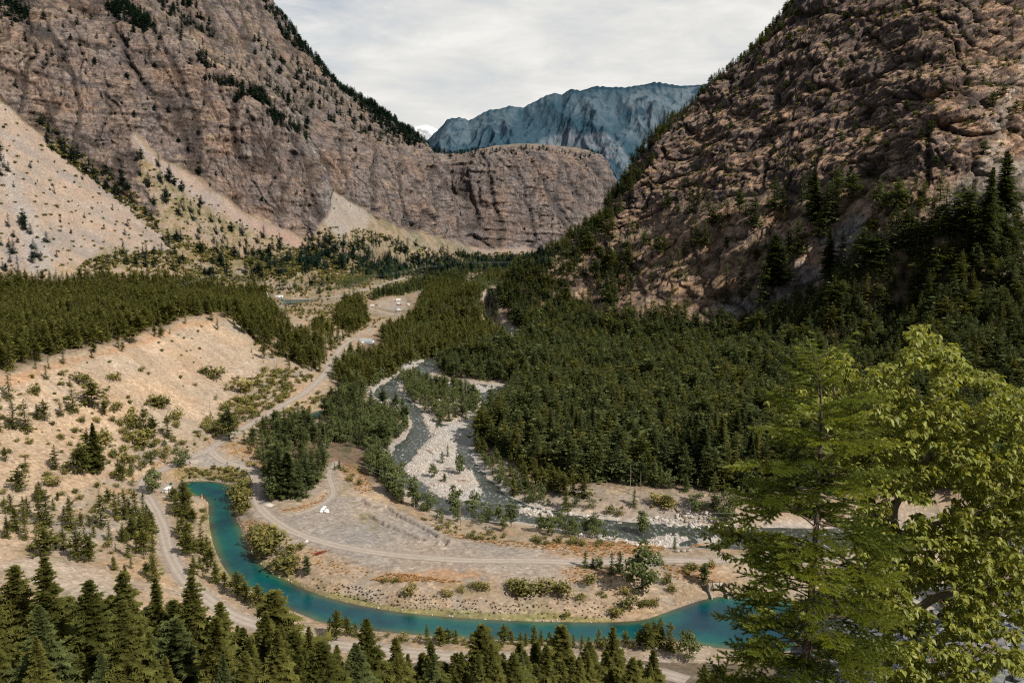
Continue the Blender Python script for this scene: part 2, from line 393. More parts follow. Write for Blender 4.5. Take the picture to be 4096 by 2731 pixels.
# ----------------------------------------------------------------------------- mesh and material helpers
def mesh(name, V, faces, mats=(), smooth=False, attrs=None, fmat=None):
    """V (n,3); faces: an (m,3) or (m,4) array, or a list of such arrays"""
    me = bpy.data.meshes.new(name)
    V = np.ascontiguousarray(V, np.float32)
    if not isinstance(faces, (list, tuple)): faces = [faces]
    faces = [np.asarray(f, np.int32) for f in faces if len(f)]
    loops = np.concatenate([f.ravel() for f in faces])
    tot = np.concatenate([np.full(len(f), f.shape[1], np.int32) for f in faces])
    start = np.concatenate([[0], np.cumsum(tot)[:-1]]).astype(np.int32)
    me.vertices.add(len(V)); me.vertices.foreach_set('co', V.ravel())
    me.loops.add(len(loops)); me.loops.foreach_set('vertex_index', loops)
    me.polygons.add(len(tot)); me.polygons.foreach_set('loop_start', start)
    try: me.polygons.foreach_set('loop_total', tot)
    except Exception: pass
    if smooth: me.polygons.foreach_set('use_smooth', np.ones(len(tot), bool))
    for m in mats: me.materials.append(m)
    if fmat is not None: me.polygons.foreach_set('material_index', np.asarray(fmat, np.int32))
    for k, a in (attrs or {}).items():
        a = np.asarray(a, np.float32)
        if a.ndim == 1:
            at = me.attributes.new(k, 'FLOAT', 'POINT'); at.data.foreach_set('value', a)
        else:
            if a.shape[1] == 3: a = np.hstack([a, np.ones((len(a), 1), np.float32)])
            at = me.attributes.new(k, 'FLOAT_COLOR', 'POINT'); at.data.foreach_set('color', a.ravel())
    me.update(calc_edges=True); me.validate()
    return me

def link(name, me, parent=None, loc=None):
    o = bpy.data.objects.new(name, me); C.objects.link(o)
    if loc is not None: o.location = loc
    if parent is not None: o.parent = parent
    return o

def tag(o, label, cat=None, group=None, kind=None):
    if label: o['label'] = label
    if cat: o['category'] = cat
    if group: o['group'] = group
    if kind: o['kind'] = kind
    return o

def empty(name, loc, rz=0.0, label=None, cat=None, group=None):
    o = bpy.data.objects.new(name, None); C.objects.link(o)
    o.location = loc; o.rotation_euler = (0, 0, rz); o.empty_display_size = 0.5
    return tag(o, label, cat, group)

class NT:
    def __init__(self, tree): self.t = tree; self.n = tree.nodes; self.l = tree.links
    def new(self, typ, **kw):
        n = self.n.new(typ)
        for k, v in kw.items():
            if k.startswith('in_'): n.inputs[k[3:].replace('_', ' ')].default_value = v
            else: setattr(n, k, v)
        return n
    def link(self, a, b): self.l.new(a, b)
    def mix(self, fac, a, b, mode='MIX'):
        n = self.new('ShaderNodeMix', data_type='RGBA', blend_type=mode)
        for s, v in ((n.inputs[0], fac), (n.inputs[6], a), (n.inputs[7], b)):
            if hasattr(v, 'links'): self.link(v, s)
            elif isinstance(v, tuple): s.default_value = v if len(v) == 4 else (*v, 1)
            else: s.default_value = v
        return n.outputs[2]
    def math(self, op, a, b=0.0, c=None):
        n = self.new('ShaderNodeMath', operation=op)
        for i, v in enumerate((a, b, c)):
            if v is None: continue
            if hasattr(v, 'links'): self.link(v, n.inputs[i])
            else: n.inputs[i].default_value = v
        return n.outputs[0]
    def ramp(self, fac, stops):
        n = self.new('ShaderNodeValToRGB'); e = n.color_ramp.elements
        while len(e) < len(stops): e.new(0.5)
        for s, (p, c) in zip(e, stops):
            s.position = p; s.color = (c, c, c, 1) if not isinstance(c, tuple) else (*c, 1)
        self.link(fac, n.inputs[0]); return n.outputs[0]
    def noise(self, vec, scale, detail=4, rough=0.55, dist=0.0):
        n = self.new('ShaderNodeTexNoise'); n.inputs['Scale'].default_value = scale
        n.inputs['Detail'].default_value = detail; n.inputs['Roughness'].default_value = rough; n.inputs['Distortion'].default_value = dist
        if vec is not None: self.link(vec, n.inputs['Vector'])
        return n.outputs['Fac']

def new_mat(name):
    m = bpy.data.materials.new(name); m.use_nodes = True; m.node_tree.nodes.clear()
    t = NT(m.node_tree); out = t.new('ShaderNodeOutputMaterial')
    return m, t, out

def principled(t, out, color, rough=0.9, spec=0.2, metal=0.0, normal=None):
    b = t.new('ShaderNodeBsdfPrincipled')
    if hasattr(color, 'links'): t.link(color, b.inputs['Base Color'])
    else: b.inputs['Base Color'].default_value = (*color, 1)
    if hasattr(rough, 'links'): t.link(rough, b.inputs['Roughness'])
    else: b.inputs['Roughness'].default_value = rough
    b.inputs['Specular IOR Level'].default_value = spec; b.inputs['Metallic'].default_value = metal
    if normal is not None: t.link(normal, b.inputs['Normal'])
    t.link(b.outputs[0], out.inputs[0]); return b

def plain(name, color, rough=0.8, var=0.25, scale=3.0, spec=0.25, metal=0.0, bump=0.0):
    """a painted, concrete, wood or metal surface: colour broken up by noise"""
    m, t, out = new_mat(name)
    co = t.new('ShaderNodeTexCoord').outputs['Object']
    n = t.noise(co, scale, 5, 0.6)
    f = t.ramp(n, [(0.3, 1 - var), (0.7, 1 + var * 0.4)])
    c = t.mix(1.0, color, f, 'MULTIPLY')
    nrm = None
    if bump:
        b = t.new('ShaderNodeBump'); b.inputs['Strength'].default_value = bump; b.inputs['Distance'].default_value = 0.05
        t.link(n, b.inputs['Height']); nrm = b.outputs[0]
    principled(t, out, c, rough, spec, metal, nrm)
    return m

def attr(t, name, out='Color'):
    a = t.new('ShaderNodeAttribute'); a.attribute_name = name; return a.outputs[out]

# ground: colour painted per vertex by land class, broken up by noise; rock gets cracks and bump
def ground_material():
    m, t, out = new_mat('ground')
    col = attr(t, 'col'); rock = attr(t, 'rock', 'Fac'); fine = attr(t, 'fine', 'Fac')
    pos = t.new('ShaderNodeNewGeometry').outputs['Position']
    n1 = t.noise(pos, 0.35, 6, 0.65); n2 = t.noise(pos, 0.05, 5, 0.6)
    st = t.new('ShaderNodeMapping'); st.inputs['Scale'].default_value = (1, 1, 0.35); t.link(pos, st.inputs['Vector'])
    vz = t.new('ShaderNodeMapping'); vz.inputs['Scale'].default_value = (0.35, 0.35, 2.2); t.link(pos, vz.inputs['Vector'])
    n3 = t.noise(st.outputs[0], 0.16, 8, 0.7, 0.6)
    n4 = t.noise(vz.outputs[0], 0.11, 6, 0.65, 0.4)
    n0 = t.noise(pos, 1.1, 5, 0.7)
    n1 = t.math('ADD', t.math('MULTIPLY', n1, 0.6), t.math('MULTIPLY', n0, 0.4))
    g = t.math('MULTIPLY', t.ramp(n1, [(0.32, 0.62), (0.5, 1.0), (0.68, 1.25)]), t.ramp(n2, [(0.3, 0.86), (0.7, 1.1)]))
    r = t.math('MULTIPLY', t.ramp(n3, [(0.30, 0.42), (0.48, 0.95), (0.7, 1.35)]), t.ramp(n4, [(0.32, 0.65), (0.6, 1.15)]))
    var = t.mix(rock, g, r)
    c = t.mix(1.0, col, var, 'MULTIPLY')
    warm = t.noise(pos, 0.021, 4, 0.6)
    tint = t.ramp(warm, [(0.38, (0.92, 0.97, 1.04)), (0.62, (1.07, 1.0, 0.93))])
    c = t.mix(0.8, c, tint, 'MULTIPLY')
    # pebbles close to the camera
    vo = t.new('ShaderNodeTexVoronoi', feature='F1'); vo.inputs['Scale'].default_value = 7.0; t.link(pos, vo.inputs['Vector'])
    peb = t.ramp(vo.outputs['Distance'], [(0.1, 1.15), (0.55, 0.45)])
    c = t.mix(fine, c, t.mix(1.0, c, peb, 'MULTIPLY'))
    v2 = t.new('ShaderNodeTexVoronoi', feature='F1'); v2.inputs['Scale'].default_value = 0.75; v2.inputs['Randomness'].default_value = 1.0; t.link(pos, v2.inputs['Vector'])
    sp = t.new('ShaderNodeSeparateColor'); t.link(v2.outputs['Color'], sp.inputs[0])
    speck = t.ramp(sp.outputs[0], [(0.0, 0.66), (0.25, 0.92), (0.75, 1.05), (1.0, 1.42)])
    c = t.mix(0.75, c, t.mix(1.0, c, speck, 'MULTIPLY'))
    hgt = t.math('ADD', t.math('MULTIPLY', n3, t.math('MULTIPLY', rock, 14.0)), t.math('MULTIPLY', n1, 0.5))
    b = t.new('ShaderNodeBump'); b.inputs['Strength'].default_value = 0.8; b.inputs['Distance'].default_value = 1.0
    t.link(hgt, b.inputs['Height'])
    principled(t, out, c, 0.95, 0.1, 0, b.outputs[0])
    return m
M_GROUND = ground_material()

# ----------------------------------------------------------------------------- the ground sheet
def pin(poly, px, py): return inside(np.array(poly, float), px, py)

def soft(poly, px, py, w):
    """soft membership of a region traced on the hillside"""
    poly = np.array(poly, float)
    s = near(poly, px, py, w * 2); r = np.zeros(px.shape)
    if s.any():
        d = line_dist(poly, px[s], py[s], True); d = np.where(inside(poly, px[s], py[s]), -d, d)
        r[s] = sstep(w, -w, d)
    return r

NC, NR = 1020, 1150
def build_ground():
    us = np.linspace(-0.80, 0.80, NC)
    fd = np.exp(np.linspace(math.log(2.6), math.log(3900), 3200))
    X = us[:, None] * fd[None, :]; Y = np.broadcast_to(fd[None, :], X.shape)
    Z = base_h(X, Y)
    py = -F * (Z - CAMZ) / Y
    w = np.sqrt(np.diff(py, axis=1)**2 + (90 * np.diff(np.log(fd)))[None, :]**2)
    vis = np.where(np.diff(py, axis=1) > 0, 0.25, 1.0)
    vis = np.where(fd[None, 1:] < 200, 0.45, vis)
    cdf = np.concatenate([np.zeros((NC, 1)), np.cumsum(w * vis, 1)], 1); cdf /= cdf[:, -1:]
    k = np.hanning(41); k /= k.sum()
    pad = np.pad(cdf, ((20, 20), (0, 0)), mode='edge')
    sm = np.zeros_like(cdf)
    for i, kk in enumerate(k): sm += kk * pad[i:i+NC]
    rows = np.linspace(0, 1, NR)
    D = np.stack([np.interp(rows, sm[i], fd) for i in range(NC)])       # (NC,NR)
    X = us[:, None] * D; Y = D
    B = base_h(X, Y)
    M = {}
    Z = full_h(X, Y, M)
    e = np.maximum(2.0, Y * 0.004)
    gx = (base_h(X + e, Y) - base_h(X - e, Y)) / (2 * e); gy = (base_h(X, Y + e) - base_h(X, Y - e)) / (2 * e)
    slope = np.hypot(gx, gy)
    px, py = project(X, Y, B)
    x, y, z = X.ravel(), Y.ravel(), Z.ravel(); px = px.ravel(); py = py.ravel(); slope = slope.ravel()
    for k2 in M: M[k2] = M[k2].ravel()
    gx, gy = gx.ravel(), gy.ravel()
    wob = 28 * fbm(x / 60, y / 60, z / 60, 3)
    wpx, wpy = px + wob, py + 22 * fbm(x / 50 + 9, y / 50, z / 50, 3)
    # ---- land classes
    talus1 = soft([(-60,380),(60,450),(200,565),(420,745),(600,905),(705,990),(640,1015),(440,985),(330,1050),(150,1080),(-60,1080)], wpx, wpy, 14)
    talus2 = soft([(505,500),(545,560),(640,640),(760,705),(1000,868),(1200,955),(1235,985),(1150,975),(1000,915),(800,805),(640,700),(560,610)], wpx, wpy, 12)
    talus3 = soft([(1330,765),(1420,815),(1490,880),(1430,925),(1350,935),(1270,880)], wpx, wpy, 12)
    talus4 = soft([(1880,985),(2080,990),(2130,1010),(2050,1035),(1920,1030)], wpx, wpy, 8)
    talus5 = soft([(2700,1260),(3000,1180),(3280,950),(3420,860),(3560,900),(3500,1000),(3300,1120),(3080,1260)], wpx, wpy, 25)
    talus6 = soft([(3830,720),(3980,630),(4130,650),(4130,1150),(3960,1100),(3820,920),(3740,860)], wpx, wpy, 25)
    right = (px > 2050) & (y > 560) & (y < 1500) & (x > 0) & ~((px < 2600) & (y > 1340))
    right_rock = right * soft([(2380,870),(2480,740),(2640,500),(2900,280),(3190,-20),(3300,-500),(4400,-500),(4400,600),(4000,650),(3900,720),(3700,760),(3400,740),(3200,770),(2900,800),(2700,830),(2560,900),(2450,960)], wpx, wpy, 35)
    right_low = right * soft([(2330,930),(2560,900),(2700,820),(2900,800),(3200,770),(3400,740),(3700,760),(3850,700),(4200,650),(4200,1000),(3600,1000),(3200,1200),(3000,1290),(2380,1290),(2250,1180),(2150,1060)], wpx, wpy, 30) * (1 - right_rock)
    left_cliff = (y > 1180) * (x < 420) * np.maximum(
        soft([(-300,330),(0,395),(210,575),(430,745),(520,800),(640,870),(560,700),(520,520),(560,540),(640,620),(770,695),(1000,850),(1190,945),(1240,960),(1300,860),(1325,760),(1500,860),(1620,915),(1760,945),(1880,985),(2060,985),(2160,1000),(2300,975),(2520,950),(2560,700),(2450,560),(1780,560),(1000,-200),(900,-900),(-500,-900)], wpx, wpy, 10), 0)
    left_cliff = left_cliff * sstep(0.3, 0.55, slope + 0.25 * fbm(x / 45, y / 45, z / 45, 3))
    rock = np.clip(left_cliff + right_rock + 0.8 * right_low, 0, 1) * (y > 400)
    upper = soft([(900,-300),(1060,-10),(1310,290),(1500,440),(1780,600),(1640,620),(1450,560),(1230,510),(1000,350),(800,240),(640,120),(500,-60),(480,-400)], wpx, wpy, 25) * (y > 1500)
    # ---- rock relief
    nrm = np.stack([-gx, -gy, np.ones_like(gx)], 1); nrm /= np.linalg.norm(nrm, axis=1)[:, None]
    flat = nrm.copy(); flat[:, 2] *= 0.12; flat /= np.linalg.norm(flat, axis=1)[:, None]
    sel = rock > 0.01
    xs, ys, zs = x[sel], y[sel], z[sel]
    rr = np.clip(right_rock[sel] + 1.0 * right_low[sel], 0, 1)
    ax = xs * 0.8 + ys * 0.6
    def crack(v, w): return np.clip(1 - np.abs(v) / w, 0, 1) ** 1.5
    ha = ax                                       # distance along the wall
    w1 = 26 * fbm(xs / 90, ys / 90, zs / 90 + 3, 3); w2 = 8 * fbm(xs / 25, ys / 25, zs / 25 + 7, 3)
    def RG(a_, b_, c_): return 0.28 - np.abs(perlin(a_, b_, c_))
    s = 24 * fbm(xs / 150, ys / 150, zs / 260, 3)
    c1 = crack(perlin((ha + w1) / 75, ys / 260, zs / 260), .11); c2 = crack(perlin((ha + w1 + w2) / 30 + 9, ys / 110, zs / 110), .12); c3 = crack(perlin((ha + w2) / 12 + 4, ys / 50, zs / 36), .14)
    s += -9 * c1 - 6 * c2 - 3.2 * c3
    zl = zs + 0.10 * xs + 14 * fbm(xs / 80, ys / 80, zs / 80, 3)
    def saw(v): f = v - np.floor(v); return np.where(f < .82, f / .82, (1 - f) / .18)
    lm = np.clip(.35 + 1.6 * perlin(xs / 60 + 2, ys / 60, zs / 30), 0, 1); lm2 = np.clip(.35 + 1.8 * perlin(xs / 26 + 8, ys / 26, zs / 14), 0, 1)
    l1 = saw(-zl / 23.0); l2 = saw(-(zl + w2) / 8.5)
    s += 5.5 * l1 * lm + 3.0 * l2 * lm2
    f2 = fbm(xs / 26, ys / 26, zs / 30, 5, .62); f3 = fbm(xs / 5.2 + 5, ys / 5.2, zs / 4.2, 3, .7); f5 = fbm(ha / 16, ys / 40, zs / 3.2, 3, .6)
    s += 9 * f2 + 2.2 * f3 + 1.6 * f5 * lm2
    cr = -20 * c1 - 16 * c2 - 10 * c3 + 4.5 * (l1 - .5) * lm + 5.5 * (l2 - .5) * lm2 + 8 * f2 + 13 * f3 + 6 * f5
    pa = xs * .80 + zs * .60 + 6 * fbm(xs / 30, ys / 30, zs / 30, 2); pb = -xs * .60 + zs * .80 + 9 * fbm(xs / 45, ys / 45, zs / 45, 3)
    q1 = crack(perlin((xs + w1) / 40, ys / 60, zs / 90), .12); q2 = crack(perlin((xs + w2) / 15, ys / 30, zs / 30), .13)
    d2 = 18 * fbm((xs + 0.5 * zs) / 95, ys / 95, zs / 80, 3) - 9 * q1 - 4.5 * q2
    g2 = fbm(pa / 42, ys / 34, pb / 20, 5, .64); g3 = fbm(pa / 7.5 + 2, ys / 6, pb / 3.4, 3, .7)
    k1 = saw(-pb / 19.0); k2 = saw(-(pb + w2 * .5) / 6.5)
    d2 += 15 * g2 + 3.2 * g3 + 5.5 * k1 * lm + 2.6 * k2 * lm2
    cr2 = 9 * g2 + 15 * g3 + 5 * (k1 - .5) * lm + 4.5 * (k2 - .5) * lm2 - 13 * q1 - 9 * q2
    disp = s * (1 - rr) + d2 * rr
    disp = disp * rock[sel] * (1 - 0.25 * np.clip(right_low[sel], 0, 1)) * np.clip((ys - 300) / 300, 0, 1)
    crease = np.zeros(len(x)); crease[sel] = cr * (1 - rr) + cr2 * rr
    V = np.stack([x, y, z], 1)
    V[sel] += flat[sel] * disp[:, None]
    tl = (talus1 + talus2 + talus3 + talus4 + talus5 + talus6)
    nt = np.clip(1 - rock, 0, 1) * (y > 700)
    V[:, 2] += nt * 1.6 * fbm(x / 26, y / 26, z / 26, 4)
    # near rubble
    nearrock = (y < 70) & (x > 0.40 * y)
    V[:, 2] += nearrock * (0.35 * fbm(x / 3, y / 3, 0 * x, 3))
    G3 = V.reshape(NC, NR, 3); du = np.gradient(G3, axis=0); dv = np.gradient(G3, axis=1)
    nn = np.cross(du, dv); nn /= np.linalg.norm(nn, axis=2)[..., None] + 1e-9; nz = np.abs(nn[..., 2]).ravel()
    # ---- colour
    def cc(*c): return np.array(c, float)
    n_a = fbm(x / 45, y / 45, z / 45, 4); n_b = fbm(x / 12 + 50, y / 12, z / 12, 4); n_c = fbm(x / 150, y / 150, z / 150 + 8, 3); n_d = perlin(x / 5, y / 5, z / 5)
    col = np.tile(cc(0.43, 0.335, 0.238), (len(x), 1))                  # sand and silt
    def lay(c, f):
        nonlocal col
        f = np.clip(f, 0, 1)[:, None]; col = col * (1 - f) + np.asarray(c, float) * f
    # dry grass and low green cover on the flats and aprons
    lay(cc(0.40, 0.27, 0.155), sstep(-0.05, 0.25, n_b + 0.4 * n_a) * 0.55 * (y > 240))
    lay(cc(0.23, 0.20, 0.10), sstep(0.08, 0.34, fbm(x / 16 + 31, y / 16, 0 * x, 4)) * 0.5 * (y > 240) * (y < 1000))
    lay(cc(0.36, 0.315, 0.265), sstep(0.05, 0.3, fbm(x / 28 + 71, y / 28, 0 * x, 4)) * 0.6 * (y > 240) * (y < 1000))
    apron = sstep(960, 1180, y) * (x < 300) * (1 - rock)
    lay(cc(0.31, 0.24, 0.175), apron * 0.85)
    lay(cc(0.17, 0.165, 0.07), apron * sstep(-0.12, 0.2, n_b + 0.5 * n_a) * 0.8)
    lay(cc(0.30, 0.20, 0.12), sstep(0.1, 0.4, n_b - 0.3 * n_a) * apron * 0.5)
    # forest floors
    ff = np.maximum.reduce([soft(RF, px, py, 30) for RF in FOREST_FLOORS])
    lay(cc(0.17, 0.115, 0.075), ff * 0.85)
    lay(cc(0.10, 0.10, 0.045), ff * sstep(0, 0.3, n_b) * 0.7)
    # bare bank below the bench
    bank = soft([(-60,1540),(60,1500),(240,1435),(430,1395),(600,1340),(760,1285),(850,1270),(930,1330),(1040,1420),(1060,1480),(960,1560),(880,1660),(740,1760),(560,1800),(300,2000),(-60,2300)], wpx, wpy, 25) * (y < 900) * (y > 230)
    lay(cc(0.50, 0.385, 0.27), bank * 0.85)
    gul = perlin((px * .62 - py * .78) / 15, (px * .78 + py * .62) / 240, 0 * x) + .5 * perlin((px * .62 - py * .78) / 6, (px * .78 + py * .62) / 90, 0 * x + 4)
    lay(cc(0.40, 0.285, 0.195), bank * sstep(0.0, 0.45, gul) * 0.6)
    lay(cc(0.56, 0.43, 0.32), bank * sstep(0.1, 0.5, -gul) * 0.5)
    lip = soft([(-60,1540),(60,1500),(240,1435),(430,1395),(600,1340),(760,1285),(870,1268),(880,1290),(760,1310),(600,1368),(430,1420),(240,1470),(60,1545)], wpx, wpy, 10) * (y > 380)
    lay(cc(0.45, 0.26, 0.14), lip * 0.55)
    lay(cc(0.50, 0.41, 0.32), soft([(-40,2260),(150,2230),(430,2280),(470,2420),(300,2380),(100,2330)], wpx, wpy, 20) * (y > 220) * (y < 420) * 0.8)
    # talus
    t_n = perlin((px + py) / 260, (px - py) / 22, 0 * px)
    lay(cc(0.385, 0.305, 0.245), talus1)
    lay(cc(0.30, 0.26, 0.225), talus1 * sstep(-0.1, 0.35, perlin((px*0.55 - py*0.83) / 35, (px*0.83 + py*0.55) / 300, 0 * px)) * 0.75)
    lay(cc(0.365, 0.325, 0.29), soft([(-20,600),(40,620),(110,800),(180,960),(230,1090),(130,1090),(60,850)], wpx, wpy, 15) * 0.9 * (y > 900))
    lay(cc(0.37, 0.30, 0.26), talus2); lay(cc(0.31, 0.28, 0.265), talus2 * sstep(640, 520, px))
    lay(cc(0.36, 0.24, 0.19), talus2 * sstep(900, 1150, px) * 0.8)
    lay(cc(0.37, 0.32, 0.27), talus3); lay(cc(0.40, 0.30, 0.225), talus4)
    # rock
    purple = np.array((0.245, 0.192, 0.166)); 
    lay(purple, left_cliff)
    lay(cc(0.30, 0.20, 0.145), left_cliff * sstep(0.0, 0.3, n_c + 0.6 * n_a) * 0.7)
    lay(cc(0.19, 0.158, 0.152), left_cliff * sstep(0.0, 0.35, fbm(x / 90, y / 90 + 30, z / 40, 4)) * 0.7)
    lay(cc(0.37, 0.27, 0.19), left_cliff * sstep(0.18, 0.38, fbm(x / 40 + 7, y / 40, z / 14, 4)) * 0.6)
    lay(cc(0.33, 0.31, 0.29), left_cliff * sstep(0.22, 0.42, fbm(x / 25 + 17, y / 25, z / 110, 3)) * soft([(780,560),(1000,600),(1000,740),(840,690)], wpx, wpy, 60) * 0.9)
    lay(cc(0.27, 0.215, 0.175), upper * (1 - rock) )
    lay(cc(0.15, 0.17, 0.09), upper * sstep(0.0, 0.3, n_b + 0.3 * n_a) * 0.5)
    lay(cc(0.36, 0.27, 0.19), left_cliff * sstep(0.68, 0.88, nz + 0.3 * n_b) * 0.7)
    def stripe(pts, w, c, k):
        p = np.array(pts, float); s = near(p, px, py, w * 3) & (y > 600)
        d = line_dist(p, px[s] + 10 * n_b[s], py[s] + 10 * n_a[s])
        f = np.zeros(len(x)); f[s] = sstep(w, w * 0.3, d) * k; lay(c, f)
    stripe([(1040,240),(1100,340),(1140,410),(1165,440)], 9, cc(0.50, 0.43, 0.35), 0.9)
    stripe([(1165,440),(1195,500),(1230,570),(1275,640),(1300,690)], 13, cc(0.40, 0.37, 0.33), 0.9)
    stripe([(760,150),(790,185),(780,210)], 16, cc(0.52, 0.42, 0.32), 0.85)
    stripe([(820,240),(920,290),(1000,330),(1080,390)], 7, cc(0.44, 0.35, 0.27), 0.8)
    stripe([(0,130),(60,190),(120,320)], 22, cc(0.42, 0.33, 0.24), 0.6)
    stripe([(1300,690),(1310,760),(1300,830)], 24, cc(0.30, 0.28, 0.26), 0.6)
    stripe([(1380,870),(1400,960),(1420,1040),(1440,1080)], 6, cc(0.46, 0.34, 0.24), 0.8)
    stripe([(530,470),(520,510)], 16, cc(0.42, 0.33, 0.27), 0.7)
    # right mountain
    flatness = np.clip((flat[:, 2] * 0 + 1), 0, 1)
    lay(cc(0.165, 0.124, 0.105), right_rock)
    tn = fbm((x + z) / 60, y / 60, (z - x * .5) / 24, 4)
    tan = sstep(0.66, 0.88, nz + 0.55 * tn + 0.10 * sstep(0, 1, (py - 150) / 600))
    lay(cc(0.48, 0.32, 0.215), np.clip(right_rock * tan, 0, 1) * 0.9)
    lay(cc(0.42, 0.285, 0.195), right_low * 0.95)
    lay(cc(0.12, 0.095, 0.085), right_low * sstep(0.02, 0.3, fbm(x / 22, y / 22, z / 12, 4)) * 0.85)
    lay(cc(0.17, 0.15, 0.07), right_low * sstep(0.1, 0.35, n_b) * 0.6)
    lay(cc(0.34, 0.295, 0.26), np.clip(talus5, 0, 1) * sstep(-0.15, 0.25, n_c + 0.5 * n_a) * right)
    lay(cc(0.46, 0.31, 0.215), talus5 * sstep(0.0, 0.35, -n_a) * right * 0.8)
    lay(cc(0.34, 0.295, 0.255), talus6 * right * 0.95)
    lay(cc(0.18, 0.17, 0.09), talus6 * right * sstep(0.1, 0.4, n_b) * sstep(950, 700, py) * 0.6)
    stripe([(4120,240),(4030,380),(3980,520),(3930,660)], 45, cc(0.50, 0.42, 0.34), 0.6)
    # river, canal, roads
    lay(cc(0.50, 0.46, 0.41), M['bar'] * (y > 300))
    lay(cc(0.13, 0.12, 0.085), M['bed'] * (1 - sstep(0.1, .6, M['bar'])) * (y > 240))
    lay(cc(0.36, 0.27, 0.19), M['shore'] * 0.7)
    lay(cc(0.375, 0.325, 0.275), M['gravel'] * 0.97)
    # orange grass by the road, green verge by the canal, brown stubble on the canal bank
    for gp, k, c in ((((1650,2290),(1780,2265),(1930,2290),(1950,2310),(1800,2330),(1640,2325)), 0.9, (0.52, 0.27, 0.11)),
                  (((2200,2165),(2500,2165),(2620,2150),(2640,2200),(2400,2225),(2180,2215)), 0.75, (0.50, 0.28, 0.13)),
                  (((2230,2265),(2420,2255),(2560,2300),(2480,2330),(2300,2330)), 0.6, (0.47, 0.28, 0.14)),
                  (((2640,2265),(2860,2255),(2860,2330),(2680,2310)), 0.75, (0.50, 0.27, 0.14)),
                  (((880,1790),(1000,1760),(1080,1830),(1070,1880),(980,1840)), 0.7, (0.50, 0.31, 0.16)),
                  (((1340,1840),(1450,1880),(1500,1960),(1440,1975),(1380,1920)), 0.7, (0.50, 0.31, 0.17)),
                  (((1110,2040),(1250,2010),(1330,1950),(1345,1965),(1260,2035),(1130,2060)), 0.7, (0.50, 0.32, 0.17)),
                  (((960,2060),(1060,2090),(1110,2140),(1040,2140),(985,2120)), 0.7, (0.48, 0.31, 0.16)),
                  (((1480,2310),(1560,2265),(1530,2240),(1440,2250),(1330,2220),(1400,2290)), 0.3, (0.46, 0.30, 0.17)),
                  (((640,1830),(800,1780),(900,1700),(960,1690),(900,1740),(700,1850),(620,1870)), 0.5, (0.42, 0.27, 0.16)),
                  (((1320,1460),(1270,1560),(1150,1610),(1080,1640),(1120,1580),(1240,1500),(1290,1400),(1400,1330)), 0.6, (0.44, 0.29, 0.16)),
                  (((1260,1290),(1450,1170),(1620,1140),(1640,1170),(1480,1260),(1300,1330)), 0.6, (0.47, 0.32, 0.18))):
        lay(c, soft(gp, wpx, wpy, 22) * (y > 240) * k * .62 * sstep(-0.45, 0.1, n_d + n_b))
    lay(cc(0.24, 0.23, 0.07), soft([(985,2170),(1150,2330),(1400,2410),(1780,2462),(2450,2485),(2450,2465),(1900,2440),(1500,2400),(1250,2330),(1060,2230),(1000,2140)], wpx, wpy, 8) * (y > 240) * 0.7)
    lay(cc(0.22, 0.20, 0.08), soft([(700,1905),(930,1925),(950,1900),(840,1880),(700,1880)], wpx, wpy, 10) * (y > 240) * 0.7)
    lay(cc(0.30, 0.27, 0.12), soft([(820,2010),(860,2200),(930,2320),(910,2330),(840,2200),(800,2030)], wpx, wpy, 8) * (y > 240) * 0.7)
    lay(cc(0.27, 0.25, 0.12), soft([(1400,1990),(1490,2060),(1530,2130),(1480,2140),(1430,2080)], wpx, wpy, 8) * (y > 240) * 0.5 * sstep(-.2, .3, n_d))
    cliffy = soft([(2380,1975),(2800,1980),(3100,1990),(3100,2090),(2760,2080),(2500,2060)], wpx, wpy, 14) * (y > 300)
    lay(cc(0.36, 0.29, 0.225), cliffy * 0.85)
    lay(cc(0.405, 0.345, 0.285), M['road'] * 0.95)
    lay(cc(0.25, 0.255, 0.25), nearrock * 1.0)
    lay(cc(0.17, 0.135, 0.09), (y < 240) * (1 - nearrock) * 0.9)
    # crack and under-ledge shade, and light on ribs, painted into the rock colour
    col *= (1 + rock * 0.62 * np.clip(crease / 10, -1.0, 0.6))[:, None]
    hz = sstep(900, 2500, y)[:, None] * 0.36  # aerial haze painted into the ground colour, stronger with distance
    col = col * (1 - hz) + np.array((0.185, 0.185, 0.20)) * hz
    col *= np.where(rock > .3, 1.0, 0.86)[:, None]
    idx = np.arange(NC * NR).reshape(NC, NR)
    q = np.stack([idx[:-1, :-1], idx[1:, :-1], idx[1:, 1:], idx[:-1, 1:]], -1)
    cls = np.where((Y < 232), 3, np.where((Y > 1010) & (X < 420) & (slope.reshape(Y.shape) > -1), 1, np.where(right.reshape(Y.shape) & (slope.reshape(Y.shape) > 0.2), 2, 0)))[:-1, :-1]
    fine = (y < 70) * 1.0
    for k2, nm in ((0, 'ground'), (1, 'mountain_left'), (2, 'mountain_right'), (3, 'hillside')):
        f = q[cls == k2]
        used = np.unique(f); rem = np.full(NC * NR, -1, np.int64); rem[used] = np.arange(len(used))
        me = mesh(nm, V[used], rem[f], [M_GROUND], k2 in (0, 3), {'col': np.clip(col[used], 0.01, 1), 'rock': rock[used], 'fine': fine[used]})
        tag(link(nm, me), {'ground': 'sandy valley floor with dry grass between the canal and the mountains', 'mountain_left': 'brown rocky mountain with talus slopes rising across the valley',
            'mountain_right': 'dark craggy mountainside rising above the conifer forest', 'hillside': 'steep hillside falling away below the viewpoint'}[nm], None, None, 'structure')
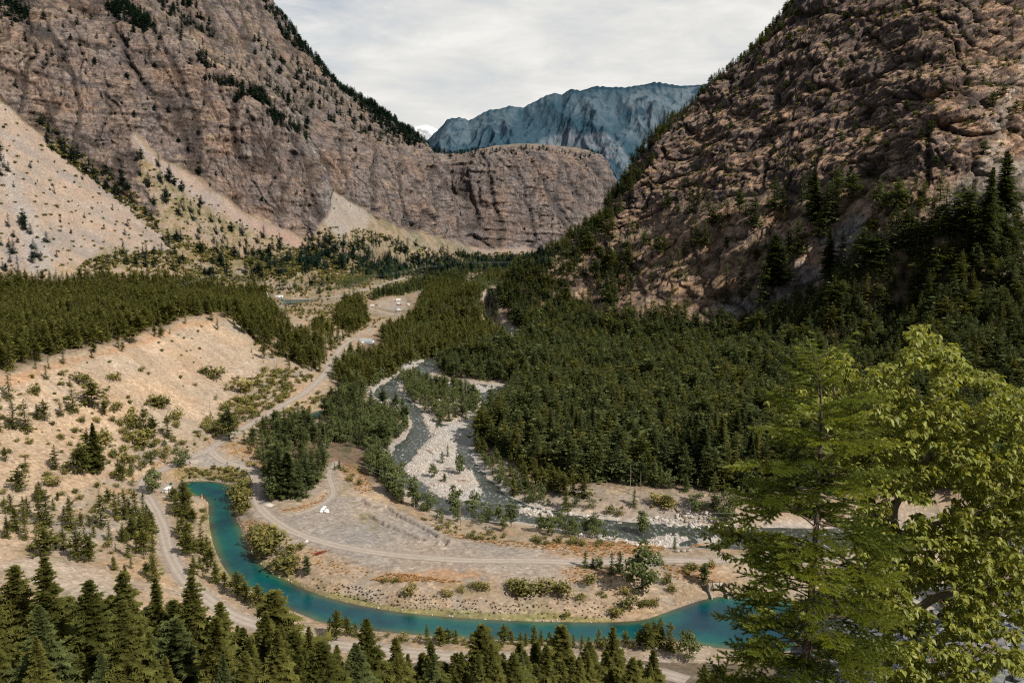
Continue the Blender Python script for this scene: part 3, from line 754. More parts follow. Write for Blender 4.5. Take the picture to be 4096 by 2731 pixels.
FOREST_FLOORS = [
  [(2080,1060),(2250,1150),(2380,1290),(2700,1280),(3000,1300),(3250,1190),(3450,1070),(3600,930),(3800,860),(4300,980),(4300,1950),(3000,1985),(2600,1950),(2300,1930),(2100,1880),(1950,1800),(1900,1740),(2010,1640),(2060,1540),(1960,1480),(1780,1460),(2080,1400),(2130,1350),(2060,1300),(2010,1240),(1990,1180)],
  [(1330,1540),(1340,1460),(1420,1400),(1520,1330),(1640,1280),(1720,1130),(1900,1150),(1950,1230),(1930,1280),(2040,1370),(1760,1430),(1640,1460),(1520,1530),(1420,1570)],
  [(-100,1500),(60,1480),(240,1415),(430,1375),(600,1320),(760,1265),(880,1250),(1050,1235),(1080,1170),(700,1130),(400,1130),(-100,1130)],
  [(1010,1760),(1130,1720),(1300,1700),(1450,1620),(1620,1650),(1600,1800),(1560,1950),(1480,1930),(1330,1850),(1180,1990),(1060,1990),(1040,1860)]]
build_ground()
# ----------------------------------------------------------------------------- height of the finished ground under any point
from mathutils.bvhtree import BVHTree
bpy.context.view_layer.update()
_dg = bpy.context.evaluated_depsgraph_get()
_trees = [BVHTree.FromObject(bpy.data.objects[n], _dg) for n in ('ground', 'mountain_left', 'mountain_right', 'hillside')]
def gz(x, y):
    out = np.empty(len(x)); dn = Vector((0, 0, -1))
    bh = base_h(x, y)
    for i, (a, b) in enumerate(zip(x, y)):
        best = -1e9
        for t in _trees:
            h = t.ray_cast(Vector((a, b, 1200.0)), dn)
            if h[0] is not None: best = max(best, h[0].z)
        out[i] = best if best > -1e8 else bh[i]
    return out

# ----------------------------------------------------------------------------- water
def water_mesh(name, poly, cell, zf, mat, label, pad=1.2):
    lo = poly.min(0) - pad; hi = poly.max(0) + pad
    lo[0] = max(lo[0], -700); hi[0] = min(hi[0], 420)
    nx = int((hi[0]-lo[0]) / cell) + 2; ny = int((hi[1]-lo[1]) / cell) + 2
    gx, gy = np.meshgrid(lo[0] + np.arange(nx) * cell, lo[1] + np.arange(ny) * cell, indexing='ij')
    d = sdf(poly, gx.ravel(), gy.ravel()).reshape(gx.shape)
    m = d < pad
    f = m[:-1,:-1] | m[1:,:-1] | m[1:,1:] | m[:-1,1:]
    idx = np.arange(nx*ny).reshape(nx, ny)
    q = np.stack([idx[:-1,:-1], idx[1:,:-1], idx[1:,1:], idx[:-1,1:]], -1)[f]
    used = np.unique(q); rem = np.zeros(nx*ny, int); rem[used] = np.arange(len(used))
    V = np.stack([gx.ravel(), gy.ravel(), zf(gx.ravel(), gy.ravel())], 1)[used]
    me = mesh(name, V, rem[q], [mat], True, {'shore': -d.ravel()[used]})
    return tag(link(name, me), label, None, None, 'structure')

def canal_material():
    m, t, out = new_mat('canal_water')
    pos = t.new('ShaderNodeNewGeometry').outputs['Position']
    sh = attr(t, 'shore', 'Fac')
    n = t.noise(pos, 0.16, 4, 0.6); n2 = t.noise(pos, 0.05, 3, 0.6); nf = t.noise(pos, 1.3, 4, 0.65)
    s = t.math('ADD', t.math('DIVIDE', sh, 10.0), t.math('MULTIPLY', t.math('SUBTRACT', n, 0.5), 0.35))
    c = t.ramp(s, [(0.0, (0.095, 0.072, 0.042)), (0.13, (0.055, 0.075, 0.052)), (0.36, (0.005, 0.062, 0.062)), (0.62, (0.002, 0.055, 0.070)), (1.0, (0.002, 0.040, 0.060))])
    deep = t.ramp(n2, [(0.36, (0.7, 0.72, 0.85)), (0.62, (1.05, 1.5, 1.2))])
    c = t.mix(1.0, c, deep, 'MULTIPLY')
    c = t.mix(1.0, c, t.ramp(nf, [(0.3, 0.86), (0.7, 1.14)]), 'MULTIPLY')
    b = t.new('ShaderNodeBump'); b.inputs['Strength'].default_value = 0.16; b.inputs['Distance'].default_value = 0.3
    t.link(nf, b.inputs['Height'])
    principled(t, out, c, 0.18, 0.22, 0, b.outputs[0])
    return m
def river_material():
    m, t, out = new_mat('river_water')
    pos = t.new('ShaderNodeNewGeometry').outputs['Position']
    mp = t.new('ShaderNodeMapping'); mp.inputs['Scale'].default_value = (0.9, 0.5, 1); mp.inputs['Rotation'].default_value = (0, 0, 0.4); t.link(pos, mp.inputs[0])
    n = t.noise(mp.outputs[0], 0.55, 7, 0.75, 0.3); big = t.noise(pos, 0.045, 3, 0.6); nf = t.noise(pos, 1.6, 5, 0.7)
    sh = attr(t, 'shore', 'Fac')
    c = t.mix(t.ramp(big, [(0.35, 0.0), (0.65, 1.0)]), (0.038, 0.044, 0.032), (0.050, 0.062, 0.050))
    c = t.mix(1.0, c, t.ramp(nf, [(0.3, 0.75), (0.7, 1.2)]), 'MULTIPLY')
    foam = t.math('MULTIPLY', t.ramp(n, [(0.54, 0.0), (0.64, 1.0)]), t.ramp(big, [(0.38, 0.3), (0.58, 1.0)]))
    c = t.mix(foam, c, (0.50, 0.53, 0.52))
    b = t.new('ShaderNodeBump'); b.inputs['Strength'].default_value = 0.3; b.inputs['Distance'].default_value = 0.3
    t.link(nf, b.inputs['Height'])
    principled(t, out, c, 0.32, 0.22, 0, b.outputs[0])
    return m
M_CANAL = canal_material(); M_RIVER = river_material()
cz = lambda h: (lambda x, y: np.full(len(x), h))
water_mesh('canal', CANAL, 1.2, cz(CANAL_Z), M_CANAL, 'wide teal canal curving round the gravel flat')
water_mesh('river', RIVER, 1.6, lambda x, y: river_z(y), M_RIVER, 'shallow stony river with white riffles winding up the valley')
water_mesh('river', RIVER_UP, 2.0, lambda x, y: river_z(y), M_RIVER, 'upper bend of the river between wooded banks')
water_mesh('creek', SIDE_CREEK, 1.0, cz(3.5), M_CANAL, 'narrow dark side creek between tall conifers')
water_mesh('pond', POND, 1.0, cz(4.0), M_CANAL, 'small teal pond below the gravel road')
water_mesh('reservoir', FACILITY, 2.0, cz(28.0), M_CANAL, 'green holding basin beside the far intake works')
water_mesh('canal', UPCANAL[0], 2.0, cz(29.0), M_CANAL, 'short teal stretch of upper canal behind the intake works')
water_mesh('canal', UPCANAL[1], 2.0, cz(31.0), M_CANAL, 'distant teal stretch of upper canal behind the poles')

# ----------------------------------------------------------------------------- gravel roads: sheets with worn wheel tracks
def road_material():
    m, t, out = new_mat('gravel_road')
    pos = t.new('ShaderNodeNewGeometry').outputs['Position']
    ac = t.math('ABSOLUTE', attr(t, 'across', 'Fac'))
    n = t.noise(pos, 0.5, 5, 0.65); n2 = t.noise(pos, 0.09, 4, 0.6)
    ac2 = t.math('ADD', ac, t.math('MULTIPLY', t.math('SUBTRACT', n2, 0.5), 0.35))
    tr = t.ramp(ac2, [(0.0, 0.55), (0.14, 0.55), (0.30, 1.0), (0.52, 0.95), (0.68, 0.45), (1.0, 0.2)])
    c = t.mix(tr, (0.285, 0.235, 0.188), (0.43, 0.37, 0.31))
    c = t.mix(1.0, c, t.ramp(n, [(0.3, 0.85), (0.7, 1.1)]), 'MULTIPLY')
    b = t.new('ShaderNodeBump'); b.inputs['Strength'].default_value = 0.3; b.inputs['Distance'].default_value = 0.1; t.link(n, b.inputs['Height'])
    principled(t, out, c, 0.95, 0.1, 0, b.outputs[0]); return m
M_ROAD = road_material()
for nm, lab in (('main', 'far gravel road by the camping field'), ('far', 'pale gravel road running down the valley past the canal head'), ('right', 'gravel road with pale wheel tracks crossing the gravel flat'), ('track', 'narrow two rut track looping through dry grass'), ('hatchery', 'gravel road along the far line of poles')):
    (q, qz), hw = ROADS[nm]
    q = densify(q, 2.5); q = q[np.concatenate([[True], np.linalg.norm(np.diff(q, axis=0), axis=1) > 0.3])]
    tg = np.gradient(q, axis=0); tg /= np.linalg.norm(tg, axis=1)[:, None] + 1e-9
    nr = np.stack([-tg[:, 1], tg[:, 0]], 1)
    ws = np.linspace(-1, 1, 9)
    wid = hw * (1 + 0.10 * perlin(q[:, 0] / 9, q[:, 1] / 9, 0 * q[:, 0]))
    P = q[:, None, :] + nr[:, None, :] * (ws[None, :, None] * wid[:, None, None])
    x, y = P[..., 0].ravel(), P[..., 1].ravel()
    z = full_h(x, y) + 0.06
    n = len(q); idx = np.arange(n * 9).reshape(n, 9)
    f = np.stack([idx[:-1, :-1], idx[1:, :-1], idx[1:, 1:], idx[:-1, 1:]], -1).reshape(-1, 4)
    tag(link('gravel_road' if nm != 'track' else 'dirt_track', mesh('gravel_road', np.stack([x, y, z], 1), f, [M_ROAD], True, {'across': np.tile(ws, n)})), lab, None, None, 'structure')

# ----------------------------------------------------------------------------- foliage
def foliage_material(name, dark, light, trans=0.3, hue_var=0.5):
    m, t, out = new_mat(name)
    oi = t.new('ShaderNodeObjectInfo'); rnd = oi.outputs['Random']
    sh = attr(t, 'shade', 'Fac')
    pos = t.new('ShaderNodeNewGeometry').outputs['Position']
    n = t.noise(pos, 0.035, 3, 0.5)
    f = t.math('ADD', t.math('MULTIPLY', rnd, hue_var), t.math('MULTIPLY', n, 1 - hue_var))
    c = t.mix(f, dark, light)
    c = t.mix(1.0, c, t.ramp(sh, [(0.0, 0.22), (1.0, 1.6)]), 'MULTIPLY')  # painted shade: inner foliage darkened, outer foliage lightened
    d = t.new('ShaderNodeBsdfDiffuse'); tr = t.new('ShaderNodeBsdfTranslucent'); mx = t.new('ShaderNodeMixShader'); mx.inputs[0].default_value = trans
    t.link(c, d.inputs[0]); t.link(t.mix(1.0, c, (1.15, 1.2, 0.7), 'MULTIPLY'), tr.inputs[0])
    t.link(d.outputs[0], mx.inputs[1]); t.link(tr.outputs[0], mx.inputs[2]); t.link(mx.outputs[0], out.inputs[0])
    return m
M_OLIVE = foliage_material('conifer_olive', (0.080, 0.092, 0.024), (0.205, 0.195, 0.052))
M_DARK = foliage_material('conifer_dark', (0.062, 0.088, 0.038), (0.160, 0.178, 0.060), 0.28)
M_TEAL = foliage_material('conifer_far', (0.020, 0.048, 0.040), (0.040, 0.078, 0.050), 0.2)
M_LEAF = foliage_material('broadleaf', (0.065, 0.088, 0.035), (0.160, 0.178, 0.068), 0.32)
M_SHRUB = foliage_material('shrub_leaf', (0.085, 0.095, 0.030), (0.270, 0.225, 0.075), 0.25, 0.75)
M_BARK = plain('bark', (0.10, 0.075, 0.055), 0.9, 0.4, 6)
M_BARK_PALE = plain('pale_bark', (0.30, 0.25, 0.20), 0.85, 0.4, 8)
M_DEADWOOD = plain('bleached_wood', (0.42, 0.30, 0.22), 0.85, 0.4, 4)

def tube_np(pts, rad, n=6):
    """a tapered tube through PTS"""
    pts = np.asarray(pts, float); rad = np.asarray(rad, float)
    tg = np.gradient(pts, axis=0); tg /= np.linalg.norm(tg, axis=1)[:, None] + 1e-9
    up = np.array([0.0, 0, 1]); 
    if abs(tg[0] @ up) > 0.9: up = np.array([1.0, 0, 0])
    s = np.cross(tg, up); s /= np.linalg.norm(s, axis=1)[:, None] + 1e-9
    b = np.cross(tg, s)
    a = np.arange(n) * 2 * PI / n
    V = pts[:, None] + rad[:, None, None] * (np.cos(a)[None, :, None] * s[:, None] + np.sin(a)[None, :, None] * b[:, None])
    k = len(pts); i = np.arange(k * n).reshape(k, n); j = np.roll(i, -1, 1)
    f = np.stack([i[:-1], j[:-1], j[1:], i[1:]], -1).reshape(-1, 4)
    return V.reshape(-1, 3), f

def join(parts):
    V = []; Fs = []; o = 0
    for v, f in parts:
        V.append(v); Fs.append(np.asarray(f) + o); o += len(v)
    tri = [f for f in Fs if f.shape[1] == 3]; quad = [f for f in Fs if f.shape[1] == 4]
    return np.vstack(V), [np.vstack(x) for x in (tri, quad) if x]

def trunk_geo(H, r, rng, lean=0.01, n=6, top=0.97):
    k = 7; t = np.linspace(0, top, k)
    p = np.stack([lean * H * np.sin(t * 3 + rng.uniform(0, 6)), lean * H * np.sin(t * 2.3 + rng.uniform(0, 6)), t * H], 1); p -= p[0] * np.array([1, 1, 0])
    p[0, 2] = -0.03 * H
    return tube_np(p, r * (1 - t) ** 0.8 + 0.002 * H, n)

def conifer_geo(seed, Rad=0.19, nb=90, steps=4, low=0.10, ragged=0.25, splits=1, pine=False, side=0.56):
    """crown of a conifer of height 1: whorls of drooping boughs carrying flat sprays"""
    g = np.random.default_rng(seed)
    V = []; S = []; Fc = []; o = 0
    lobes = 1 + 0.22 * np.sin(np.arange(3)[:, None] * 2 + g.uniform(0, 6, (3, 1)))
    ph = g.uniform(0, 6.28, 3)
    for i in range(nb):
        t = low + (1 - low) * ((i + g.uniform(0, 1)) / nb) ** 0.92
        t = min(t, 0.985)
        az = i * 2.399 + g.uniform(-0.5, 0.5)
        prof = (1 - t) ** (0.5 if pine else 0.64) * min(1.0, 0.62 + (t - low) / 0.22)
        L = Rad * prof * (1 + g.normal() * ragged) * (1 + 0.18 * math.sin(2 * az + ph[0]) + 0.15 * math.sin(9 * t + ph[1]))
        L = max(L, 0.012 + 0.02 * (1 - t))
        el = (0.55 * t - 0.22 if not pine else 0.35 * t + 0.05) + g.normal() * 0.13
        dr = np.array([math.cos(az) * math.cos(el), math.sin(az) * math.cos(el), math.sin(el)])
        sd = np.array([-math.sin(az), math.cos(az), 0.0])
        base = np.array([0, 0, t])
        bri = g.uniform(0.6, 1.0)
        for s in range(steps):
            f0 = (s + 0.35 + g.uniform(-.2, .2)) / steps; f0 = max(0.12, f0)
            c0 = base + dr * L * f0 + np.array([0, 0, -0.16 * L * f0 * f0])
            w = L * (side * (1 - 0.55 * f0)) + 0.008
            for q in range(splits):
                for sg in (-1, 1):
                    fw = g.uniform(0.25, 0.9)
                    d = sd * sg * g.uniform(0.6, 1.0) + dr * fw + np.array([0, 0, g.normal() * 0.22 - 0.12])
                    tip = c0 + d * w * g.uniform(0.75, 1.25)
                    wd = dr * L * (0.55 / steps) + 0.004 * dr
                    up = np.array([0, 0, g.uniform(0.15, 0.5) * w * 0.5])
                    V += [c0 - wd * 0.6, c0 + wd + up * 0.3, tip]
                    sh0 = 0.25 + 0.55 * f0  # bough shade painted in: darker near the trunk, lighter outwards
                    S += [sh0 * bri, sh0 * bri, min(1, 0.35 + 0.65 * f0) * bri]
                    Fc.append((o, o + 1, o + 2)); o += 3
        # bough tip
        e = base + dr * L * 1.06 + np.array([0, 0, -0.16 * L]); c0 = base + dr * L * 0.7 - np.array([0, 0, 0.08 * L])
        V += [c0 + sd * L * 0.12, c0 - sd * L * 0.12, e]; S += [0.7 * bri, 0.7 * bri, bri]; Fc.append((o, o + 1, o + 2)); o += 3
    # leader
    for a in range(4):
        az = a * 1.57 + 0.3; V += [np.array([math.cos(az) * .012, math.sin(az) * .012, .95]), np.array([math.cos(az + .8) * .012, math.sin(az + .8) * .012, .95]), np.array([0, 0, 1.0])]
        S += [.8, .8, 1]; Fc.append((o, o + 1, o + 2)); o += 3
    return np.array(V), np.array(Fc), np.array(S)

def leafy_geo(seed, blobs, n, size):
    """leaf-sized faces spread through the volume of several clumps; BLOBS: (x,y,z,rx,rz)"""
    g = np.random.default_rng(seed)
    B = np.array(blobs, float); wts = B[:, 3]**2 * B[:, 4]; wts /= wts.sum()
    k = g.choice(len(B), n, p=wts)
    d = g.normal(size=(n, 3)); d /= np.linalg.norm(d, axis=1)[:, None]
    r = g.uniform(0.05, 1, n) ** 0.45
    p = B[k, :3] + d * r[:, None] * np.stack([B[k, 3], B[k, 3], B[k, 4]], 1)
    p[:, 2] = np.maximum(p[:, 2], 0.02)
    nrm = d * 0.7 + g.normal(size=(n, 3)) * 0.7 + np.array([0, 0, .5]); nrm /= np.linalg.norm(nrm, axis=1)[:, None]
    a = np.cross(nrm, g.normal(size=(n, 3))); a /= np.linalg.norm(a, axis=1)[:, None]; b = np.cross(nrm, a)
    s = size * g.uniform(0.6, 1.3, n)[:, None]
    V = np.stack([p - a * s, p + b * s * .6, p + a * s, p - b * s * .6], 1).reshape(-1, 3)
    clump = (0.75 + 0.25 * np.sin(k * 12.9))
    sh = np.clip((0.2 + 0.6 * r + 0.25 * d[:, 2]) * clump + g.normal(size=n) * 0.08, 0.05, 1)  # clump shading painted in: inner leaves darker, upper ones lighter
    return V, np.arange(4 * n).reshape(n, 4), np.repeat(sh, 4)

def broad_blobs(seed, wide=0.2, low=0.22):
    g = np.random.default_rng(seed); out = []
    for i in range(11):
        t = low + (0.93 - low) * (i + .5) / 11
        w = wide * (math.sin(PI * min(1, (t - low + .12) / (1.02 - low))) ** 0.7)
        a = i * 2.4 + g.uniform(-.5, .5); rr = w * g.uniform(0.25, 0.75)
        out.append((math.cos(a) * rr, math.sin(a) * rr, t, w * g.uniform(.55, .8), g.uniform(.08, .13)))
    return out

PROTO = {}
def proto(key, geo, mat, trunk=None, bark=None):
    """meshes of one kind of plant, at height 1: crown and trunk apart, and the two as one mesh for the far masses"""
    V, f, S = geo
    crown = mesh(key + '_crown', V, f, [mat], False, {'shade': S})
    tr = mesh(key + '_trunk', trunk[0], trunk[1], [bark], True) if trunk else None
    if trunk:
        v2, f2 = trunk; allV = np.vstack([V, v2]); fl = [f, np.asarray(f2) + len(V)]
        whole = mesh(key, allV, fl, [mat, bark], False, {'shade': np.concatenate([S, np.full(len(v2), .5)])}, np.concatenate([np.zeros(len(f)), np.ones(len(f2))]))
    else: whole = crown
    PROTO[key] = (crown, tr, whole)

for mi, (mk, mat) in enumerate((('olive', M_OLIVE), ('dark', M_DARK), ('teal', M_TEAL))):
    for k in range(4):
        rng = np.random.default_rng(100 + k)
        rad = (0.24, 0.28, 0.31, 0.22)[k]
        proto(f'far_{mk}_{k}', conifer_geo(10 + k, rad, (84, 88, 84, 78)[k], 3, 0.06 + 0.08 * (k == 2), 0.30, 1, k == 2), mat, trunk_geo(1, 0.014, rng, 0.008, 5), M_BARK)
        if mk != 'teal':
            proto(f'near_{mk}_{k}', conifer_geo(30 + k + 10 * mi, (0.185, 0.21, 0.23, 0.17)[k], (310, 340, 310, 290)[k], 9, 0.08 + 0.08 * (k == 2), 0.26, 4, k == 2, 0.33), mat, trunk_geo(1, 0.013, rng, 0.006, 8), M_BARK)
        if mk == 'olive':
            proto(f'young_{k}', conifer_geo(60 + k, (0.40, 0.46, 0.38, 0.43)[k], 170, 4, 0.01, 0.24, 2), (M_OLIVE, M_DARK)[k % 2], trunk_geo(1, 0.016, rng, 0.006, 6), M_BARK)
for k in range(4):
    rng = np.random.default_rng(200 + k)
    tg = trunk_geo(1, 0.016, rng, 0.02, 6, 0.8)
    proto(f'broad_{k}', leafy_geo(80 + k, broad_blobs(k, (0.19, 0.23, 0.26, 0.30)[k], (0.2, 0.15, 0.1, 0.05)[k]), 1100, 0.030), M_LEAF, tg, M_BARK_PALE)
    proto(f'farbroad_{k}', leafy_geo(85 + k, broad_blobs(k + 9, (0.22, 0.26, 0.30, 0.34)[k], 0.1), 300, 0.045), M_LEAF, trunk_geo(1, 0.016, rng, 0.02, 5, 0.7), M_BARK_PALE)
    g = np.random.default_rng(300 + k)
    bl = [(g.uniform(-.35, .35), g.uniform(-.35, .35), g.uniform(.2, .62), g.uniform(.25, .4), g.uniform(.2, .35)) for _ in range(6)]
    proto(f'shrub_{k}', leafy_geo(90 + k, bl, 260, 0.075), M_SHRUB)
    proto(f'farshrub_{k}', leafy_geo(95 + k, bl, 70, 0.15), M_SHRUB)
# ----------------------------------------------------------------------------- where the plants stand
PL = []      # (x, y, height, kind, look, region)
_occ = {}
def free(x, y, r, mark=True):
    c = 4.0; i, j = int(x // c), int(y // c); k = int(r // c) + 1
    for a in range(i - k, i + k + 1):
        for b in range(j - k, j + k + 1):
            for (u, v) in _occ.get((a, b), ()):
                if (u - x) ** 2 + (v - y) ** 2 < r * r: return False
    if mark: _occ.setdefault((i, j), []).append((x, y))
    return True

CLEAR = [np.stack(hit(*np.array(p, float).T)[:2], 1) for p in ([(1420,1330),(1530,1335),(1535,1400),(1515,1425),(1440,1425),(1415,1385)], [(1335,1400),(1430,1335),(1500,1310),(1520,1330),(1440,1400),(1350,1450)], [(1460,1215),(1560,1185),(1640,1185),(1640,1240),(1630,1285),(1560,1280),(1470,1250)])]
def blocked(x, y, road=3.6, water=True):
    b = np.zeros(len(x), bool)
    for nm, ((q, qz), hw) in ROADS.items():
        s = near(q, x, y, 10)
        if s.any(): b[s] |= line_dist(q, x[s], y[s]) < hw + road - 2.4
    if water:
        for p in (CANAL, SIDE_CREEK, POND, FACILITY, *UPCANAL):
            s = near(p, x, y, 3)
            if s.any(): b[s] |= sdf(p, x[s], y[s]) < 1.2
        for p in (RIVER, RIVER_UP):
            s = near(p, x, y, 3)
            if s.any(): b[s] |= (sdf(p, x[s], y[s]) < (2.0 if p is RIVER else 0.3)) & ~inside(ISLAND, x[s], y[s])
    for g in GRAVEL + CLEAR:
        s = near(g, x, y, 3)
        if s.any(): b[s] |= inside(g, x[s], y[s])
    return b

def scatter(poly, spacing, h, kind, look, region, dmin=230, dmax=4000, clump=0.0, seed=1, keep=1.0, skip=()):
    """plants at about SPACING metres within a region traced on the hillside"""
    poly = np.array(poly, float); g = np.random.default_rng(seed + int(poly.sum()) % 9973)
    P = densify(poly, 60, True)
    x, y, z = hit(P[:, 0], P[:, 1])
    ok = (y > dmin) & (y < dmax)
    x0, x1, y0, y1 = x[ok].min() - 30, x[ok].max() + 30, y[ok].min() - 30, y[ok].max() + 60
    nx, ny = int((x1 - x0) / spacing) + 1, int((y1 - y0) / spacing) + 1
    gx, gy = np.meshgrid(np.arange(nx), np.arange(ny), indexing='ij')
    gx = x0 + (gx + g.uniform(-.48, .48, gx.shape) + 0.5 * (gy % 2)) * spacing; gy = y0 + (gy + g.uniform(-.48, .48, gy.shape)) * spacing
    gx, gy = gx.ravel(), gy.ravel()
    m = (gy > dmin) & (gy < dmax) & (np.abs(gx) < 0.78 * gy)
    gx, gy = gx[m], gy[m]
    px, py = project(gx, gy, base_h(gx, gy))
    m = inside(poly, px, py)
    for s in skip: m &= ~inside(np.array(s, float), px, py)
    # only slopes the photograph could see
    if clump: m &= fbm(gx / 30, gy / 30, 0 * gx + seed, 3) > (g.uniform(-.35, .15, len(gx)) * clump - 0.05)
    m &= g.uniform(size=len(gx)) < keep
    gx, gy = gx[m], gy[m]
    b = blocked(gx, gy)
    for a, c in zip(gx[~b], gy[~b]):
        if not free(a, c, spacing * 0.42): continue
        hh = (h[0] + (h[1] - h[0]) * g.uniform()) * (1 + .32 * float(perlin(np.array([a / 38.]), np.array([c / 38.]), np.array([.5]))[0])) * (g.uniform(.5, .8) if g.uniform() < .14 and kind != SH else 1)
        k, l = kind, look
        if isinstance(kind, dict): k = g.choice(list(kind), p=list(kind.values())); l = look[k]
        if l == 'dark' and k == CF and region in ('forest', 'rightslope', 'rightridge') and g.uniform() < .28: l = 'olive'
        if k == 'broad' and isinstance(kind, dict): hh *= 0.8
        PL.append((a, c, hh, k, l, region))

def single(px, py, hpx, kind, look, region):
    x, y, z = hit([px], [py], full_h)
    d = math.hypot(y[0], 0); free(x[0], y[0], 0.1)
    PL.append((x[0], y[0], hpx / F * d * (1.32 if kind != 'shrub' else 1.4), kind, look, region))

# hand placed, traced from the photograph
def c5(l, kind, look, reg):
    for a, b, h in l: single(a / 1.568, 1000 + b / 1.568, h / 1.568, kind, look, reg)
def c6(l, kind, look, reg):
    for a, b, h in l: single(a / 1.5986, 1750 + b / 1.5986, h / 1.5986, kind, look, reg)
def c7(l, kind, look, reg):
    for a, b, h in l: single(1300 + a / 1.568, 1300 + b / 1.568, h / 1.568, kind, look, reg)
def c8(l, kind, look, reg):
    for a, b, h in l: single(1300 + a / 1.47, 1900 + b / 1.47, h / 1.47, kind, look, reg)
def c4(l, kind, look, reg):
    for a, b, h in l: single(2600 + a / 1.206, b / 1.206, h / 1.206, kind, look, reg)
c5([(60,940,190),(290,810,75),(440,855,60),(460,1020,145),(580,990,145),(655,1035,82),(85,1120,150),(165,1130,160),(280,1070,112),(235,1060,80),(380,1040,85),(905,1140,135),(965,1180,120),(1055,1175,118),(350,1375,130),(610,1400,260),(560,1370,210),(510,1410,170),(165,1390,85),(35,1325,80),(120,1515,115),(250,1565,100),(820,1420,110),(880,1380,90),(770,1390,90),(1655,680,85),(1705,660,55),(2,1140,110)], 'conifer', 'olive', 'slope')
c5([(1440,1190,175)], 'conifer', 'dark', 'junction'); c5([(1140,1362,130)], 'broad', '', 'junction')
c5([(1035,1335,45)], 'conifer', 'olive', 'slope')
c6([(125,340,130),(240,410,105),(300,562,195),(255,555,160),(180,500,110),(70,480,105),(30,450,70),(50,640,125),(165,650,165),(290,760,160),(360,720,85),(410,712,125),(500,795,200),(570,795,165),(455,580,180),(520,570,85),(600,635,72),(650,570,200),(572,570,70),(742,512,150),(800,522,165),(868,505,150),(920,500,135),(700,662,105),(820,762,155),(785,665,85),(940,665,160),(895,600,90),(740,727,52),(840,837,72),(730,842,80),(800,872,60),(990,915,165),(935,890,90),(870,742,55),(920,775,40),(230,660,50)], 'conifer', 'olive', 'slope')
c6([(980,355,160)], 'broad', '', 'gate'); 
c6([(1130,500,120),(1180,482,180),(1210,500,140),(1150,400,90),(1140,600,95),(1170,645,135),(1200,660,110),(1200,755,130),(1290,725,145),(1350,825,110),(1240,875,105),(1300,900,85),(1380,925,120),(1440,960,95),(1520,1015,145),(1572,1045,110),(1650,1085,135),(1225,880,70),(1330,860,70)], 'conifer', 'olive', 'canalstrip')
c6([(1760,340,210),(1795,390,270),(1845,385,240),(1780,260,200),(1830,330,220),(1920,385,190),(1955,335,210),(2000,300,190),(2040,250,150),(1900,300,180),(1960,385,90),(1690,240,62),(2140,205,42),(2170,195,45)], 'conifer', 'dark', 'creek')
c6([(1735,405,165)], 'broad', '', 'creek'); c6([(1965,882,115)], 'conifer', 'dark', 'canalbank')
c8([(70,965,160),(30,955,110),(130,945,110),(180,950,85),(600,995,115),(680,995,100),(722,990,85),(770,985,75),(860,985,55),(925,992,65),(970,1000,80),(1050,995,110),(1095,992,75),(1150,1000,80),(1180,1000,75),(1232,985,95),(1270,1000,85),(1320,1000,75),(1460,1010,75),(1510,1022,85),(1550,1012,62),(1610,1002,95),(1650,1002,62),(1765,1002,85),(1850,1012,95),(1895,1022,140),(1932,1012,140),(1970,1005,155),(2030,1025,150)], 'conifer', 'olive', 'nearbank')
c8([(2140,1090,190)], 'broad', '', 'nearbank')
c8([(1530,542,92),(1575,542,52),(1685,582,125),(1732,572,115),(2230,642,112),(2055,432,64)], 'conifer', 'dark', 'flat')
c8([(1870,700,300)], 'broad', '', 'flat'); c8([(1610,557,80)], 'broad', '', 'flat')
c7([(560,1145,185),(645,1165,125),(815,1195,185),(930,1195,150),(1020,1235,130),(1090,1235,105),(1170,1265,155),(1350,1295,115),(1405,1295,105),(1470,1275,115),(1560,1315,115),(1690,1325,145),(1640,1305,95),(1990,1325,155),(460,1080,190),(420,1070,170)], 'broad', '', 'riverside')
c7([(1625,1078,145),(1940,1135,100),(735,862,70),(770,822,62),(750,982,45)], 'conifer', 'olive', 'riverside')
c7([(850,935,125),(680,955,85)], 'broad', '', 'riverside')
c7([(1575,1142,75),(1670,1155,75),(300,540,90),(330,560,80)], 'broad', '', 'riverside')
for a, b, h, k in ((2855,2034,125,'conifer'),(2785,2043,78,'broad'),(2910,2075,120,'broad'),(2742,1965,60,'conifer'),(3050,2010,90,'conifer')): single(a, b, h, k, 'dark', 'riverside')
c4([(1712,1002,225)], 'conifer', 'dark', 'rightslope')
c4([(900,1000,130),(870,1100,165),(970,995,120),(1100,1040,140),(790,1110,200),(800,1000,100),(820,1190,130),(740,950,110),(640,990,90),(600,1000,120),(710,1250,150),(665,1230,100),(590,1390,220),(640,1380,150),(545,1480,170),(500,1110,130),(440,1450,160),(365,1440,150),(430,1060,85),(460,1060,75),(370,1080,70),(280,1010,65),(230,990,85),(190,1030,100),(220,1180,110),(330,1140,85),(265,1180,90),(160,1210,70),(100,1290,70),(40,1240,80),(70,1200,60),(300,1110,75),(85,1010,75),(1240,980,60),(1190,1060,130),(1320,1010,90),(1400,960,110),(1420,1120,170),(1350,1170,160),(1250,1180,170),(1180,1200,170),(1130,1290,160),(1080,1300,140),(1520,1180,190),(1470,1200,150),(1600,1250,330),(1700,1290,110),(1740,1420,150),(1680,1420,140),(1380,1290,150),(1280,1280,180),(860,1380,200),(920,1340,170),(1020,1330,180)], 'conifer', 'dark', 'rightslope')

CF = 'conifer'; BR = 'broad'; SH = 'shrub'
